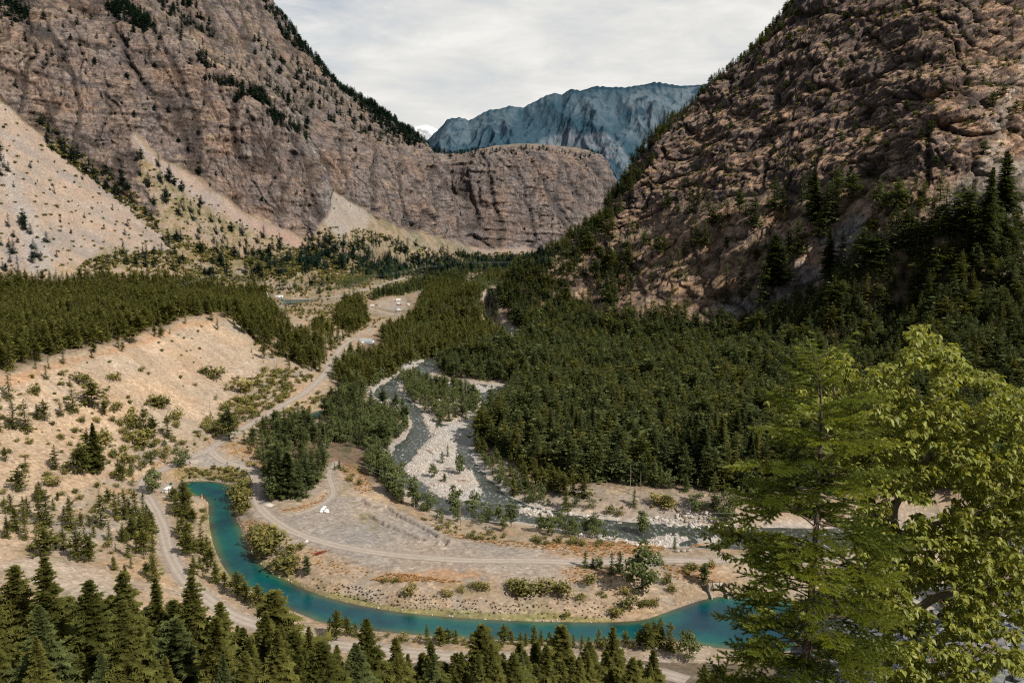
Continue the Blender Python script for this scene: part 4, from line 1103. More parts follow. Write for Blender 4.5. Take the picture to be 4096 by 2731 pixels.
# ---- forests
scatter(FOREST_FLOORS[0], 6.8, (16, 27), {CF: .97, BR: .03}, {CF: 'dark', BR: ''}, 'forest', skip=[[(2600,1500),(2602,1500),(2601,1501)]])
scatter(FOREST_FLOORS[1], 6.9, (12, 19), {CF: .8, BR: .2}, {CF: 'olive', BR: ''}, 'midwood')
scatter(FOREST_FLOORS[2], 6.6, (13, 19), CF, 'olive', 'bench')
scatter([(890,1265),(1050,1240),(1330,1430),(1285,1500),(1180,1455),(1060,1395),(960,1320)], 6.6, (13, 20), CF, 'olive', 'nose')
scatter([(1340,1260),(1390,1205),(1440,1205),(1480,1300),(1410,1325),(1350,1310)], 6.5, (14, 20), CF, 'olive', 'nose')
scatter([(1200,1340),(1290,1290),(1330,1330),(1290,1400),(1230,1390)], 9, (9, 14), CF, 'olive', 'nose')
scatter([(1000,1245),(1080,1215),(1110,1240),(1100,1290),(1040,1290)], 7, (12, 18), CF, 'dark', 'nose')
scatter([(1450,1110),(1650,1062),(1900,1040),(2200,1030),(2250,1080),(2050,1092),(1900,1092),(1700,1102),(1560,1122)], 6.8, (13, 23), {CF: .6, BR: .4}, {CF: 'teal', BR: ''}, 'farvalley')
scatter([(1180,1040),(1330,950),(1560,960),(1760,1040),(1650,1062),(1480,1095),(1250,1085)], 11.04, (14.0, 25.2), CF, 'teal', 'apron', clump=.6)
scatter([(1090,1135),(1250,1120),(1340,1135),(1290,1165),(1100,1160)], 9, (9, 14), {CF: .6, BR: .4}, {CF: 'teal', BR: ''}, 'apron')
scatter([(1240,1180),(1420,1120),(1530,1090),(1560,1100),(1420,1150),(1300,1175)], 7, (8, 13), BR, '', 'apron')
scatter([(1480,1178),(1560,1165),(1720,1105),(1860,1095),(1860,1140),(1730,1150),(1600,1185),(1500,1205)], 6.5, (11, 18), CF, 'dark', 'farvalley')
scatter([(1720,1440),(1900,1420),(2060,1440),(2060,1530),(1930,1525),(1760,1500)], 6.5, (13, 20), {CF: .7, BR: .3}, {CF: 'dark', BR: ''}, 'riverwood')
scatter([(1420,1075),(1560,1050),(1780,1020),(2000,1040),(1700,1062),(1500,1098),(1400,1100)], 8, (12, 20), {CF: .75, BR: .25}, {CF: 'teal', BR: ''}, 'farvalley', clump=.3)
scatter([(1700,1105),(1900,1092),(2060,1092),(2080,1130),(1960,1150),(1900,1130),(1730,1140)], 7.5, (11, 18), {CF: .5, BR: .5}, {CF: 'olive', BR: ''}, 'farvalley', clump=.3)
# ---- river woods
scatter([(1310,1680),(1480,1625),(1640,1650),(1640,1720),(1575,1770),(1560,1795),(1400,1790),(1310,1780)], 6.2, (12, 18), {BR: .75, CF: .25}, {CF: 'dark', BR: ''}, 'riverwood')
scatter([(1440,1800),(1530,1800),(1590,1880),(1620,1985),(1580,2010),(1500,1930)], 5.6, (10, 15), BR, '', 'riverwood')
scatter([(1600,1505),(1640,1490),(1700,1525),(1850,1550),(1915,1580),(1930,1640),(1835,1685),(1765,1695),(1700,1640),(1605,1570)], 6.0, (11, 17), {BR: .8, CF: .2}, {CF: 'dark', BR: ''}, 'island')
scatter([(1900,1790),(1990,1820),(2090,1950),(2240,2005),(2320,2035),(2200,2040),(2050,2005),(1950,1930)], 5.2, (8, 14), {BR: .7, CF: .3}, {CF: 'olive', BR: ''}, 'riverwood')
scatter([(2020,1860),(2200,1880),(2400,1960),(2290,1995),(2150,1990)], 6.5, (8, 14), CF, 'olive', 'riverwood')
scatter([(1890,1720),(1990,1640),(2060,1540),(2060,1600),(1960,1780),(1900,1790)], 7, (12, 18), {CF: .6, BR: .4}, {CF: 'dark', BR: ''}, 'riverwood')
scatter([(1900,1110),(1945,1110),(1962,1165),(1990,1195),(2000,1230),(1985,1260),(1950,1262),(1930,1230),(1965,1195),(1940,1160),(1890,1150)], 5, (8, 13), BR, '', 'riverwood')
scatter([(1955,1150),(2060,1130),(2150,1200),(2200,1330),(2115,1335),(2035,1290),(2015,1220)], 7.5, (10, 16), {BR: .75, CF: .25}, {CF: 'dark', BR: ''}, 'riverwood')
scatter([(1860,1180),(1930,1130),(1950,1200),(1970,1225),(1930,1250),(1925,1285),(1880,1260)], 7.5, (10, 15), {BR: .6, CF: .4}, {CF: 'olive', BR: ''}, 'riverwood')
scatter([(1480,1540),(1620,1470),(1660,1455),(1560,1520),(1500,1560)], 6.5, (8, 12), BR, '', 'riverwood')
scatter([(1040,1840),(1100,1720),(1280,1690),(1320,1780),(1290,1850),(1300,1890),(1250,1960),(1090,1990)], 7, (9, 16), {CF: .75, BR: .25}, {CF: 'dark', BR: ''}, 'creekwood')
scatter([(1280,1690),(1310,1620),(1420,1550),(1480,1600),(1450,1640),(1340,1680)], 6.5, (12, 18), {CF: .7, BR: .3}, {CF: 'dark', BR: ''}, 'creekwood')
scatter([(960,1780),(1060,1700),(1200,1660),(1230,1700),(1060,1790),(1020,1850)], 7, (6, 11), {CF: .6, BR: .4}, {CF: 'dark', BR: ''}, 'creekwood')
# ---- right mountain
scatter([(3180,-10),(3195,70),(2930,310),(2690,520),(2645,502),(2895,292)], 8, (8, 14), CF, 'dark', 'rightridge', dmin=700)
scatter([(2690,520),(2560,740),(2450,880),(2360,980),(2300,1110),(2150,1110),(2080,1078),(2200,1008),(2400,872),(2500,742),(2645,502)], 8.5, (13, 22), CF, 'dark', 'rightridge', dmin=700)
scatter([(2290,1010),(2420,900),(2520,900),(2600,950),(2450,1230),(2290,1240),(2200,1120)], 10.10, (16.2, 29.7), CF, 'dark', 'rightridge', dmin=700, clump=.4)
scatter([(2560,900),(2700,830),(3200,780),(3450,740),(3400,860),(3200,980),(3000,1180),(2700,1250),(2480,1230)], 22.00, (11.0, 20.9), CF, 'dark', 'rightslope', clump=.4)
scatter([(2540,800),(2680,540),(2900,320),(3100,180),(3300,0),(4096,0),(4096,560),(3900,700),(3500,720),(3000,760)], 21.00, (6.6, 15.4), CF, 'dark', 'rightrock', dmin=500)
scatter([(2500,900),(2700,830),(3400,740),(3800,700),(4096,640),(4096,900),(3700,880),(3400,900),(3000,1200),(2400,1250)], 13, (1.88, 4.48), SH, '', 'rightslope', clump=.6)
scatter([(3480,900),(3560,780),(3680,740),(3780,780),(3800,900),(3650,960),(3460,1080),(3380,1090)], 9.00, (13.2, 22.0), CF, 'dark', 'rightslope')
scatter([(3800,900),(4000,880),(4096,960),(4096,1120),(3900,1000)], 14.00, (9.9, 17.6), CF, 'dark', 'rightslope')
# ---- left mountain
scatter([(780,235),(830,250),(960,365),(1060,420),(1180,510),(1235,550),(1150,535),(1000,445),(860,340)], 6.12, (15.0, 22.5), CF, 'teal', 'ledge', dmin=1000)
scatter([(430,0),(520,10),(580,70),(640,125),(590,140),(500,95),(430,40)], 6.56, (15.0, 22.5), CF, 'teal', 'ledge', dmin=1000)
scatter([(640,0),(760,20),(840,90),(890,170),(800,125),(640,40)], 9.62, (13.8, 21.2), CF, 'teal', 'ledge', dmin=1000)
scatter([(-60,0),(60,-10),(150,60),(110,120),(0,90)], 9.62, (13.8, 21.2), CF, 'teal', 'ledge', dmin=1000)
scatter([(1000,150),(1310,310),(1500,460),(1780,610),(1640,610),(1450,550),(1250,520),(1080,370)], 14.98, (13.8, 22.5), CF, 'teal', 'leftridge', dmin=1200, clump=.5)
scatter([(1060,-10),(1310,290),(1500,440),(1780,598),(1780,615),(1640,575),(1480,465),(1300,325),(1050,20)], 8.42, (13.8, 22.5), CF, 'teal', 'leftridge', dmin=1200)
scatter([(1480,400),(1780,590),(1790,615),(1700,610),(1560,540),(1480,470)], 8.42, (12.5, 20.0), CF, 'teal', 'leftridge', dmin=1200)
scatter([(1780,602),(2100,594),(2430,616),(2430,630),(2100,612),(1790,622)], 10.40, (9.1, 14.3), CF, 'teal', 'mesa', dmin=1500)
scatter([(0,100),(500,0),(1000,250),(1250,560),(1250,850),(900,800),(540,520),(0,380)], 24.75, (9.1, 16.9), CF, 'teal', 'cliff', dmin=1000)
scatter([(1300,560),(1780,620),(2400,640),(2350,950),(1900,960),(1500,870)], 45.00, (7.8, 13.0), CF, 'teal', 'cliff', dmin=1000)
scatter([(120,490),(240,560),(430,720),(640,880),(600,905),(420,765),(190,590)], 9.00, (13.0, 23.2), CF, 'teal', 'talus', dmin=900, clump=.5)
scatter([(560,600),(640,650),(800,810),(1000,920),(1180,985),(1000,1010),(780,965),(620,865),(520,720)], 17.00, (14.5, 26.1), CF, 'teal', 'talus', dmin=900)
scatter([(480,780),(640,880),(760,970),(1000,1010),(1250,985),(1400,1060),(1200,1120),(900,1125),(700,1115),(300,1110),(330,1060),(450,1000),(680,1000)], 15.00, (14.5, 24.6), CF, 'teal', 'talus', dmin=850, clump=.5)
scatter([(0,480),(200,600),(420,780),(600,920),(640,1000),(300,1080),(0,1090)], 46.00, (8.7, 14.5), CF, 'teal', 'talus', dmin=850)
scatter([(0,840),(120,900),(200,1080),(0,1110)], 19.00, (13.0, 23.2), CF, 'teal', 'talus', dmin=800)
scatter([(-40,540),(30,600),(40,700),(0,720)], 10.00, (13.0, 23.2), CF, 'teal', 'talus', dmin=800)
scatter([(1480,965),(1760,990),(2000,1040),(2250,1012),(2250,1042),(1900,1052),(1600,1056)], 13.80, (11.2, 19.6), CF, 'teal', 'apron', dmin=1200, clump=.4)
scatter([(1250,905),(1340,960),(1340,1000),(1200,960)], 14.72, (12.6, 21.0), CF, 'teal', 'apron')
# ---- shrubs
scatter([(0,420),(200,580),(420,760),(600,900),(640,1000),(300,1080),(0,1090)], 15, (2.25, 4.48), SH, '', 'talus', dmin=850, clump=1.0)
scatter([(150,500),(240,560),(430,720),(640,880),(780,965),(1000,1010),(1250,985),(1420,1060),(1200,1125),(900,1130),(700,1118),(300,1112),(330,1060),(450,1010),(690,1005),(590,900),(420,760),(190,590)], 3.9, (2.50, 6.16), SH, '', 'talus', dmin=850, clump=.7)
scatter([(540,600),(760,740),(1000,900),(1180,980),(1000,1010),(780,960),(620,860)], 8.5, (2.25, 4.76), SH, '', 'talus', dmin=850, clump=.8)
scatter([(1200,960),(1330,900),(1560,940),(1760,1010),(2250,1010),(2250,1045),(1650,1062),(1450,1110),(1250,1120)], 5.6, (2.50, 6.16), SH, '', 'apron', dmin=850, clump=.6)
scatter([(700,1130),(900,1120),(1250,1120),(1450,1110),(1480,1140),(1250,1175),(1100,1180),(1000,1160)], 5.4, (2.25, 5.32), SH, '', 'apron', clump=.7)
scatter([(1000,170),(1310,310),(1500,460),(1780,610),(1450,560),(1250,520)], 15, (2.25, 4.48), SH, '', 'leftridge', dmin=1200, clump=.7)
scatter([(0,100),(500,0),(1000,250),(1250,560),(1500,700),(1900,700),(2350,950),(1500,870),(1250,850),(900,800),(540,520),(0,380)], 26, (2, 4), SH, '', 'cliff', dmin=1000)
scatter([(940,1560),(1060,1480),(1190,1480),(1270,1520),(1260,1540),(1120,1615),(1020,1680),(900,1735),(820,1760),(760,1740),(860,1660)], 5.2, (1.88, 5.88), SH, '', 'roadside', clump=.8)
scatter([(600,1640),(760,1740),(820,1760),(700,1840),(600,1870),(450,1850),(480,1700)], 6, (1.88, 6.30), SH, '', 'roadside', clump=.8)
scatter([(-40,1560),(240,1480),(560,1580),(640,1700),(500,1900),(560,2000),(500,2250),(0,2300)], 8.5, (1.00, 4.76), SH, '', 'slope', clump=.8)
scatter([(240,1460),(600,1360),(860,1290),(900,1400),(760,1600),(560,1560)], 15, (0.62, 2.80), SH, '', 'slope', clump=.8)
scatter([(600,1990),(640,2080),(690,2230),(800,2360),(960,2470),(900,2470),(740,2330),(660,2180)], 7, (1.00, 3.36), SH, '', 'slope', clump=.5)
scatter([(700,1880),(900,1868),(1000,1890),(980,1930),(930,1920),(860,1912),(710,1915)], 3.4, (1.25, 3.64), SH, '', 'canalbank')
scatter([(955,1935),(1000,1900),(1010,1960),(985,2040),(945,2050),(950,1990)], 3.4, (2.50, 6.16), SH, '', 'canalbank')
scatter([(985,2120),(1060,2110),(1150,2180),(1210,2200),(1190,2300),(1130,2310),(1030,2230),(1000,2180)], 5, (1.88, 5.88), SH, '', 'canalbank', clump=.5)
scatter([(720,1990),(800,2000),(830,2050),(845,2180),(900,2320),(860,2320),(780,2200),(700,2050)], 4.2, (1.25, 3.92), SH, '', 'canalstrip', clump=.4)
scatter([(940,2350),(1060,2400),(1240,2480),(1300,2520),(1150,2480),(1000,2420)], 4.2, (1.88, 5.04), SH, '', 'nearbank', clump=.3)
scatter([(1300,2510),(1735,2552),(2320,2578),(2700,2570),(2700,2600),(2320,2600),(1735,2580),(1300,2540)], 4.5, (1.50, 4.20), SH, '', 'nearbank', clump=.3)
scatter([(1640,2040),(1760,2090),(1950,2140),(2250,2160),(2480,2180),(2400,2195),(2150,2185),(1900,2165),(1700,2110),(1600,2050)], 4.2, (1.12, 3.92), SH, '', 'riverside', clump=.4)
scatter([(960,1680),(1150,1640),(1290,1560),(1330,1600),(1240,1680),(1100,1760)], 5.5, (1.50, 5.60), SH, '', 'creekwood', clump=.5)
scatter([(880,1800),(960,1780),(1060,1840),(1060,1890),(1000,1870)], 7, (1.00, 3.36), SH, '', 'junction', clump=.5)
scatter([(1320,1870),(1400,1850),(1460,1900),(1440,1960),(1360,1960)], 6, (1.25, 4.20), SH, '', 'creekwood', clump=.5)
scatter([(2380,2000),(2560,1990),(2900,2000),(3050,2010),(3050,2060),(2760,2060),(2500,2050)], 9, (1.25, 3.64), SH, '', 'riverside', clump=.6)
scatter([(1250,1290),(1420,1200),(1500,1180),(1480,1260),(1300,1340),(1240,1420)], 9, (1.88, 4.90), SH, '', 'nose', clump=.6)
scatter([(2380,2330),(2500,2290),(2800,2350),(2760,2400),(2560,2440),(2300,2440)], 6, (1.12, 3.64), SH, '', 'flat', clump=.6)
scatter([(2640,2260),(2850,2260),(2850,2340),(2700,2320)], 8, (1.12, 3.36), SH, '', 'flat', clump=.6)
for l, rg in (([(1190,692,90),(1160,690,60),(1285,697,85),(1350,687,45),(1430,712,95),(500,712,75),(720,702,45),(810,682,38),(940,672,52),(890,662,38),(1090,652,42),(1540,642,72),(1785,792,80),(1710,832,55),(1750,702,52),(2020,642,60),(2030,692,48),(1940,772,50),(1880,782,50),(1410,832,38),(360,632,30),(410,632,32),(2155,562,42)], 'flat'),): c8(l, SH, '', rg)
c7([(2085,1130,75),(2130,1135,70),(2180,1155,60),(1800,1190,55),(1850,1195,45)], SH, '', 'riverside')
c5([(720,1005,55),(850,1090,85),(1000,990,80),(1125,1070,75),(200,900,52),(510,830,62),(690,1230,105),(900,1230,95),(330,1480,62),(735,1300,52),(1015,1000,70),(1350,800,70),(1275,780,40),(725,820,50),(890,765,32),(520,1080,36),(610,1080,32),(1500,890,90)], SH, '', 'slope')
c6([(1540,380,100),(1560,420,90),(1550,470,70),(1640,640,85),(1700,660,85),(1740,755,135),(1690,745,125),(1820,855,100),(1840,745,60),(1920,722,52)], SH, '', 'canalbank')

scatter([(985,2120),(1060,2110),(1150,2180),(1230,2230),(1200,2330),(1130,2330),(1030,2250),(1000,2190)], 6, (3.0, 6.5), BR, '', 'canalbank', clump=.4)
scatter([(690,1990),(760,1990),(815,2060),(840,2200),(900,2330),(1000,2420),(940,2440),(830,2350),(760,2250),(720,2120)], 5.5, (5, 11), CF, 'olive', 'canalstrip', clump=.3)
scatter([(420,1990),(560,1990),(620,2120),(660,2260),(620,2330),(480,2260),(430,2120)], 7, (5, 12), CF, 'olive', 'slope', clump=.4)
scatter([(40,1950),(420,2000),(430,2230),(200,2220),(0,2180)], 11, (5, 13), CF, 'olive', 'slope')
scatter([(430,1760),(640,1690),(720,1760),(640,1860),(560,1960),(400,1950)], 7.5, (4, 10), {CF: .6, BR: .4}, {CF: 'olive', BR: ''}, 'slope', clump=.5)
scatter([(980,1320),(1180,1400),(1290,1480),(1250,1540),(1100,1600),(1000,1560),(1010,1450)], 11, (4, 9), CF, 'olive', 'roadside', clump=.5)
scatter([(880,1540),(1010,1500),(1100,1600),(1010,1680),(880,1740),(800,1740)], 9, (3, 7), {CF: .3, BR: .7}, {CF: 'olive', BR: ''}, 'roadside', clump=.5)
scatter([(1560,2005),(1700,2070),(1850,2110),(2050,2140),(2300,2155),(2480,2170),(2450,2150),(2250,2125),(2000,2095),(1800,2075),(1640,2010)], 6.5, (5, 10), BR, '', 'riverside', clump=.3)
scatter([(1240,1430),(1330,1400),(1420,1350),(1440,1320),(1380,1310),(1270,1360)], 8, (8, 14), CF, 'olive', 'nose', clump=.5)
scatter([(1640,1280),(1720,1130),(1880,1150),(1930,1240),(1920,1290),(1800,1330)], 13, (9, 14), BR, '', 'midwood', clump=.5)
scatter([(2250,1200),(2380,1290),(2500,1350),(2400,1500),(2200,1480),(2120,1380)], 14, (10, 16), BR, '', 'riverwood', clump=.5)
scatter([(1000,1160),(1250,1120),(1560,1110),(1700,1090),(1640,1180),(1480,1330),(1330,1440),(1260,1300),(1100,1230)], 6.5, (1.6, 4.2), SH, '', 'apron', clump=.6)
scatter([(60,1500),(240,1435),(430,1395),(600,1345),(760,1290),(850,1275),(900,1330),(760,1320),(600,1385),(430,1440),(240,1480),(60,1545)], 13, (5, 12), CF, 'olive', 'slope')
scatter([(2540,800),(2680,540),(2900,320),(3100,180),(3300,0),(4096,0),(4096,560),(3900,700),(3500,720),(3000,760)], 11, (2.0, 4.5), SH, '', 'rightrock', dmin=500, clump=.6)
scatter([(2560,840),(2700,640),(2950,480),(3300,420),(3700,520),(3800,680),(3400,730),(3000,770)], 19, (7, 13), CF, 'dark', 'rightrock', dmin=500, clump=.6)
# ---- the stand of tall conifers on the hillside below the viewpoint
TOP = np.array([(-100,2270),(0,2265),(150,2320),(330,2380),(480,2330),(620,2370),(760,2360),(900,2440),(1000,2470),(1090,2400),(1160,2480),(1290,2520),(1450,2520),(1600,2570),(1800,2570),(1920,2520),(2050,2590),(2170,2520),(2300,2590),(2450,2530),(2550,2600),(2700,2660),(2800,2620),(3100,2640)], float)
g = np.random.default_rng(77)
def stand(px, pyt, d, look='olive', hmin=9, hmax=29, r=3.0):
    x = (px - CX) / F * d / (cP - (pyt - CY) / F * sP) 
    zt = at_d(px, pyt, d); x = float(zt[0]); zb = float(base_h(np.array([x]), np.array([float(d)]))[0])
    h = float(zt[2]) - zb
    if hmin < h < hmax and free(x, d, r): PL.append((x, float(d), h, CF, look, 'stand')); return True
    return False
for px, py, d in ((757,2308,150),(156,2225,135),(350,2318,128),(1095,2362,150),(1475,2470,140),(2252,2500,150),(1930,2492,160),(2452,2500,158),(480,2280,150),(620,2310,160),(40,2260,140),(880,2400,150),(1230,2500,140),(1730,2560,150),(2080,2560,150),(2620,2600,165),(2360,2560,140),(1600,2540,150)):
    stand(px, py, d, 'olive', 8, 34)
n = 0
for _ in range(9000):
    px = g.uniform(-90, 2900); d = g.uniform(112, 210 if px > 900 else 228)
    lo = np.interp(px, TOP[:, 0], TOP[:, 1]); py = lo + 20 + (g.uniform() ** 1.2) * (2790 - lo)
    if px > 1250 and py < 2660 and g.uniform() < 0.30: continue
    n += stand(px, py, d, 'olive' if g.uniform() < .8 else 'dark')
    if n > 270: break

# ----------------------------------------------------------------------------- plants as objects
px_, py_ = None, None
A = np.array([(p[0], p[1], p[2]) for p in PL]); ZG = gz(A[:, 0], A[:, 1])
PXB, PYB = project(A[:, 0], A[:, 1], ZG); PXT, PYT = project(A[:, 0], A[:, 1], ZG + A[:, 2])
SIZE = A[:, 2] / np.hypot(A[:, 0], A[:, 1])
INV = (PXB > -40) & (PXB < 4136) & (PYT < 2700) & (PYB > -10)
for p in PL: pass
KIND = np.array([p[3] for p in PL])

ORD = 'first second third fourth fifth sixth seventh eighth ninth tenth eleventh twelfth thirteenth fourteenth fifteenth sixteenth seventeenth eighteenth nineteenth twentieth'.split()
TENS = ['', '', 'twenty', 'thirty', 'forty', 'fifty', 'sixty', 'seventy', 'eighty', 'ninety']
def ordinal(i):
    if i < 20: return ORD[i]
    if i < 99: 
        t, u = divmod(i + 1, 10)
        return (TENS[t][:-1] + 'ieth') if u == 0 else TENS[t] + '-' + ORD[u - 1]
    return None
WHERE = {
 'slope': 'on the sandy slope left of the valley road', 'junction': 'beside the road junction above the canal', 'gate': 'beside the white gatehouse at the canal head',
 'canalstrip': 'in the strip between the near road and the canal', 'creek': 'lining the dark side creek', 'canalbank': 'on the bank of the canal bend', 'nearbank': 'along the near bank of the canal',
 'flat': 'on the gravel flat above the canal', 'riverside': 'beside the stony river', 'rightslope': 'on the stony slope of the dark mountain', 'rightridge': 'on the ridge of the dark mountain', 'rightrock': 'on the crags of the dark mountain',
 'forest': 'in the dark forest across the river', 'midwood': 'in the wood between road and river', 'bench': 'on the wooded bench above the sandy bank', 'nose': 'on the slope below the bench end',
 'farvalley': 'in the far valley woods', 'apron': 'on the apron below the far cliffs', 'riverwood': 'in the wood by the river', 'island': 'on the wooded river island', 'creekwood': 'in the thicket beside the creek',
 'ledge': 'on a ledge of the brown cliff', 'leftridge': 'on the skyline ridge of the brown mountain', 'mesa': 'on top of the flat topped cliff', 'cliff': 'on the brown cliff face', 'talus': 'on the talus apron below the brown cliff', 'roadside': 'beside the gravel road', 'stand': 'in the dense stand on the hillside below the viewpoint'}
def pick(kind, n, minsize=0.0):
    i = np.where((KIND == kind) & INV & (SIZE > minsize))[0]
    return i[np.argsort(-SIZE[i])][:n]
def add_plant(i, kind):
    x, y, h, k, look, reg = PL[i]; g = np.random.default_rng(i)
    v = int(g.integers(4)); z = ZG[i] - (0.15 if k != SH else 0.1)
    if k == CF:
        px = SIZE[i] * F
        key = f'young_{v}' if h < 7.5 and px < 130 else (f'near_{"olive" if look == "olive" else "dark"}_{v}' if px > 55 else f'far_{look}_{v}')
        if reg in ('slope', 'canalstrip', 'nearbank') and h < 11: key = f'young_{v}'
        nm, cat = 'conifer_tree', 'conifer'
    elif k == BR: key = f'broad_{v}'; nm, cat = 'broadleaf_tree', 'broadleaf tree'
    else: key = f'shrub_{v}' if SIZE[i] * F > 22 else f'farshrub_{v}'; nm, cat = 'shrub', 'shrub'
    crown, tr, whole = PROTO[key]
    sx = h * g.uniform(.92, 1.25); rz = g.uniform(0, 6.28)
    if k == SH:
        o = link(nm, whole); o.location = (x, y, z); o.rotation_euler = (0, 0, rz); o.scale = (h * g.uniform(1.0, 1.7),) * 2 + (h,)
    else:
        o = empty(nm, (x, y, z), rz); o.scale = (sx, sx, h)
        o.rotation_euler = (g.normal() * .02, g.normal() * .02, rz)
        link('crown', crown, o); link('trunk', tr, o)
    o['category'] = cat
    return o
chosen = {}
for kind, n, mn in ((CF, 300, 0), (BR, 230, 0.006), (SH, 300, 0)):
    ids = pick(kind, n, mn)
    byreg = {}
    for i in ids: byreg.setdefault(PL[i][5], []).append(i)
    for reg, l in byreg.items():
        l.sort(key=lambda i: PXB[i])
        hs = np.array([PL[i][2] for i in l]); q1, q2 = np.quantile(hs, [.33, .67])
        for r, i in enumerate(l):
            o = add_plant(i, kind); chosen[i] = 1
            what = {CF: 'conifer', BR: 'leafy broadleaf tree', SH: 'shrub'}[kind]
            plural = {CF: 'conifers', BR: 'broadleaf trees', SH: 'shrubs'}[kind]
            col = {CF: {'olive': 'olive-green', 'dark': 'dark green', 'teal': 'bluish-green'}.get(PL[i][4], 'green'), BR: 'grey-green', SH: 'yellowish-green'}[kind]
            grp = f'{plural} {WHERE[reg]}'
            if len(l) == 1: lab = f'lone {col} {what} {WHERE[reg]}'
            elif len(l) <= 45:
                lab = f'{col} {what} {WHERE[reg]}, {ordinal(r)} from the left'
            else: lab = f'{col} {what} packed {WHERE[reg]}' if reg in ('stand', 'forest', 'riverwood', 'bench', 'midwood') else f'{col} {what} among many {WHERE[reg]}'
            o['label'] = lab; o['group'] = grp
            if len(l) > 45: o['label'] = f'{what} among the many {WHERE[reg]}'

# ---- everything smaller: masses nobody could count
def mass(name, label, ids, keys, mats_of):
    coll = bpy.data.collections.new(name + '_plants')
    names = sorted(keys)
    for k in names:
        o = bpy.data.objects.new('plant_' + k, PROTO[k][2]); coll.objects.link(o)
    pos = {k: i for i, k in enumerate(names)}
    V = []; I = []; Sx = []; Rz = []
    for i in ids:
        x, y, h, k, look, reg = PL[i]; g = np.random.default_rng(i)
        V.append((x, y, ZG[i] - 0.2)); I.append(pos[mats_of(i, int(g.integers(4)))]); Rz.append(g.uniform(0, 6.28))
        w = g.uniform(.72, 1.3) * (g.uniform(1.1, 1.8) if k == SH else 1); Sx.append((h * w, h * w, h))
    me = bpy.data.meshes.new(name); me.from_pydata(V, [], [])
    a = me.attributes.new('which', 'INT', 'POINT'); a.data.foreach_set('value', np.array(I, np.int32))
    a = me.attributes.new('turn', 'FLOAT', 'POINT'); a.data.foreach_set('value', np.array(Rz, np.float32))
    a = me.attributes.new('size', 'FLOAT_VECTOR', 'POINT'); a.data.foreach_set('vector', np.array(Sx, np.float32).ravel())
    o = link(name, me); tag(o, label, None, None, 'stuff')
    ng = bpy.data.node_groups.new(name + '_spread', 'GeometryNodeTree')
    ng.interface.new_socket('Geometry', in_out='INPUT', socket_type='NodeSocketGeometry'); ng.interface.new_socket('Geometry', in_out='OUTPUT', socket_type='NodeSocketGeometry')
    N = ng.nodes; L = ng.links
    gi = N.new('NodeGroupInput'); go = N.new('NodeGroupOutput'); ip = N.new('GeometryNodeInstanceOnPoints'); ci = N.new('GeometryNodeCollectionInfo')
    ci.inputs['Collection'].default_value = coll; ci.inputs['Separate Children'].default_value = True; ci.inputs['Reset Children'].default_value = True
    def na(nm, typ):
        n = N.new('GeometryNodeInputNamedAttribute'); n.data_type = typ; n.inputs['Name'].default_value = nm
        return next(s for s in n.outputs if s.enabled and s.name == 'Attribute')
    cx = N.new('ShaderNodeCombineXYZ'); L.new(na('turn', 'FLOAT'), cx.inputs['Z'])
    L.new(gi.outputs[0], ip.inputs['Points']); L.new(ci.outputs[0], ip.inputs['Instance']); ip.inputs['Pick Instance'].default_value = True
    L.new(na('which', 'INT'), ip.inputs['Instance Index']); L.new(cx.outputs[0], ip.inputs['Rotation']); L.new(na('size', 'FLOAT_VECTOR'), ip.inputs['Scale'])
    L.new(ip.outputs[0], go.inputs[0])
    md = o.modifiers.new('spread', 'NODES'); md.node_group = ng
    return o
# low tufts: dry grass, and dark stubble on the canal bank
M_GRASS = foliage_material('dry_grass', (0.36, 0.19, 0.075), (0.52, 0.33, 0.15), 0.15, .8)
M_STUB = foliage_material('dark_stubble', (0.035, 0.028, 0.016), (0.085, 0.075, 0.035), 0.1, .8)
def tuft_geo(seed, n=34):
    g = np.random.default_rng(seed); V = []; S = []
    for _ in range(n):
        a = g.uniform(0, 6.28); r = g.uniform(0, .45); b = np.array([math.cos(a) * r, math.sin(a) * r, 0]); d = np.array([math.cos(a) * .4, math.sin(a) * .4, 0]) + g.normal(size=3) * .15; d[2] = g.uniform(.5, 1.0); sd = np.array([-math.sin(a), math.cos(a), 0]) * .09
        V += [b - sd, b + sd, b + d]; S += [.45, .45, .8]
    return np.array(V), np.arange(3 * n).reshape(-1, 3), np.array(S)
for k in range(3):
    proto(f'grass_{k}', tuft_geo(400 + k), M_GRASS); proto(f'stubble_{k}', leafy_geo(410 + k, [(0, 0, .3, .5, .3), (.2, .1, .4, .35, .3)], 60, .14), M_STUB)
GR, ST = 'grass', 'stubble'; n0 = len(PL); _occ.clear()
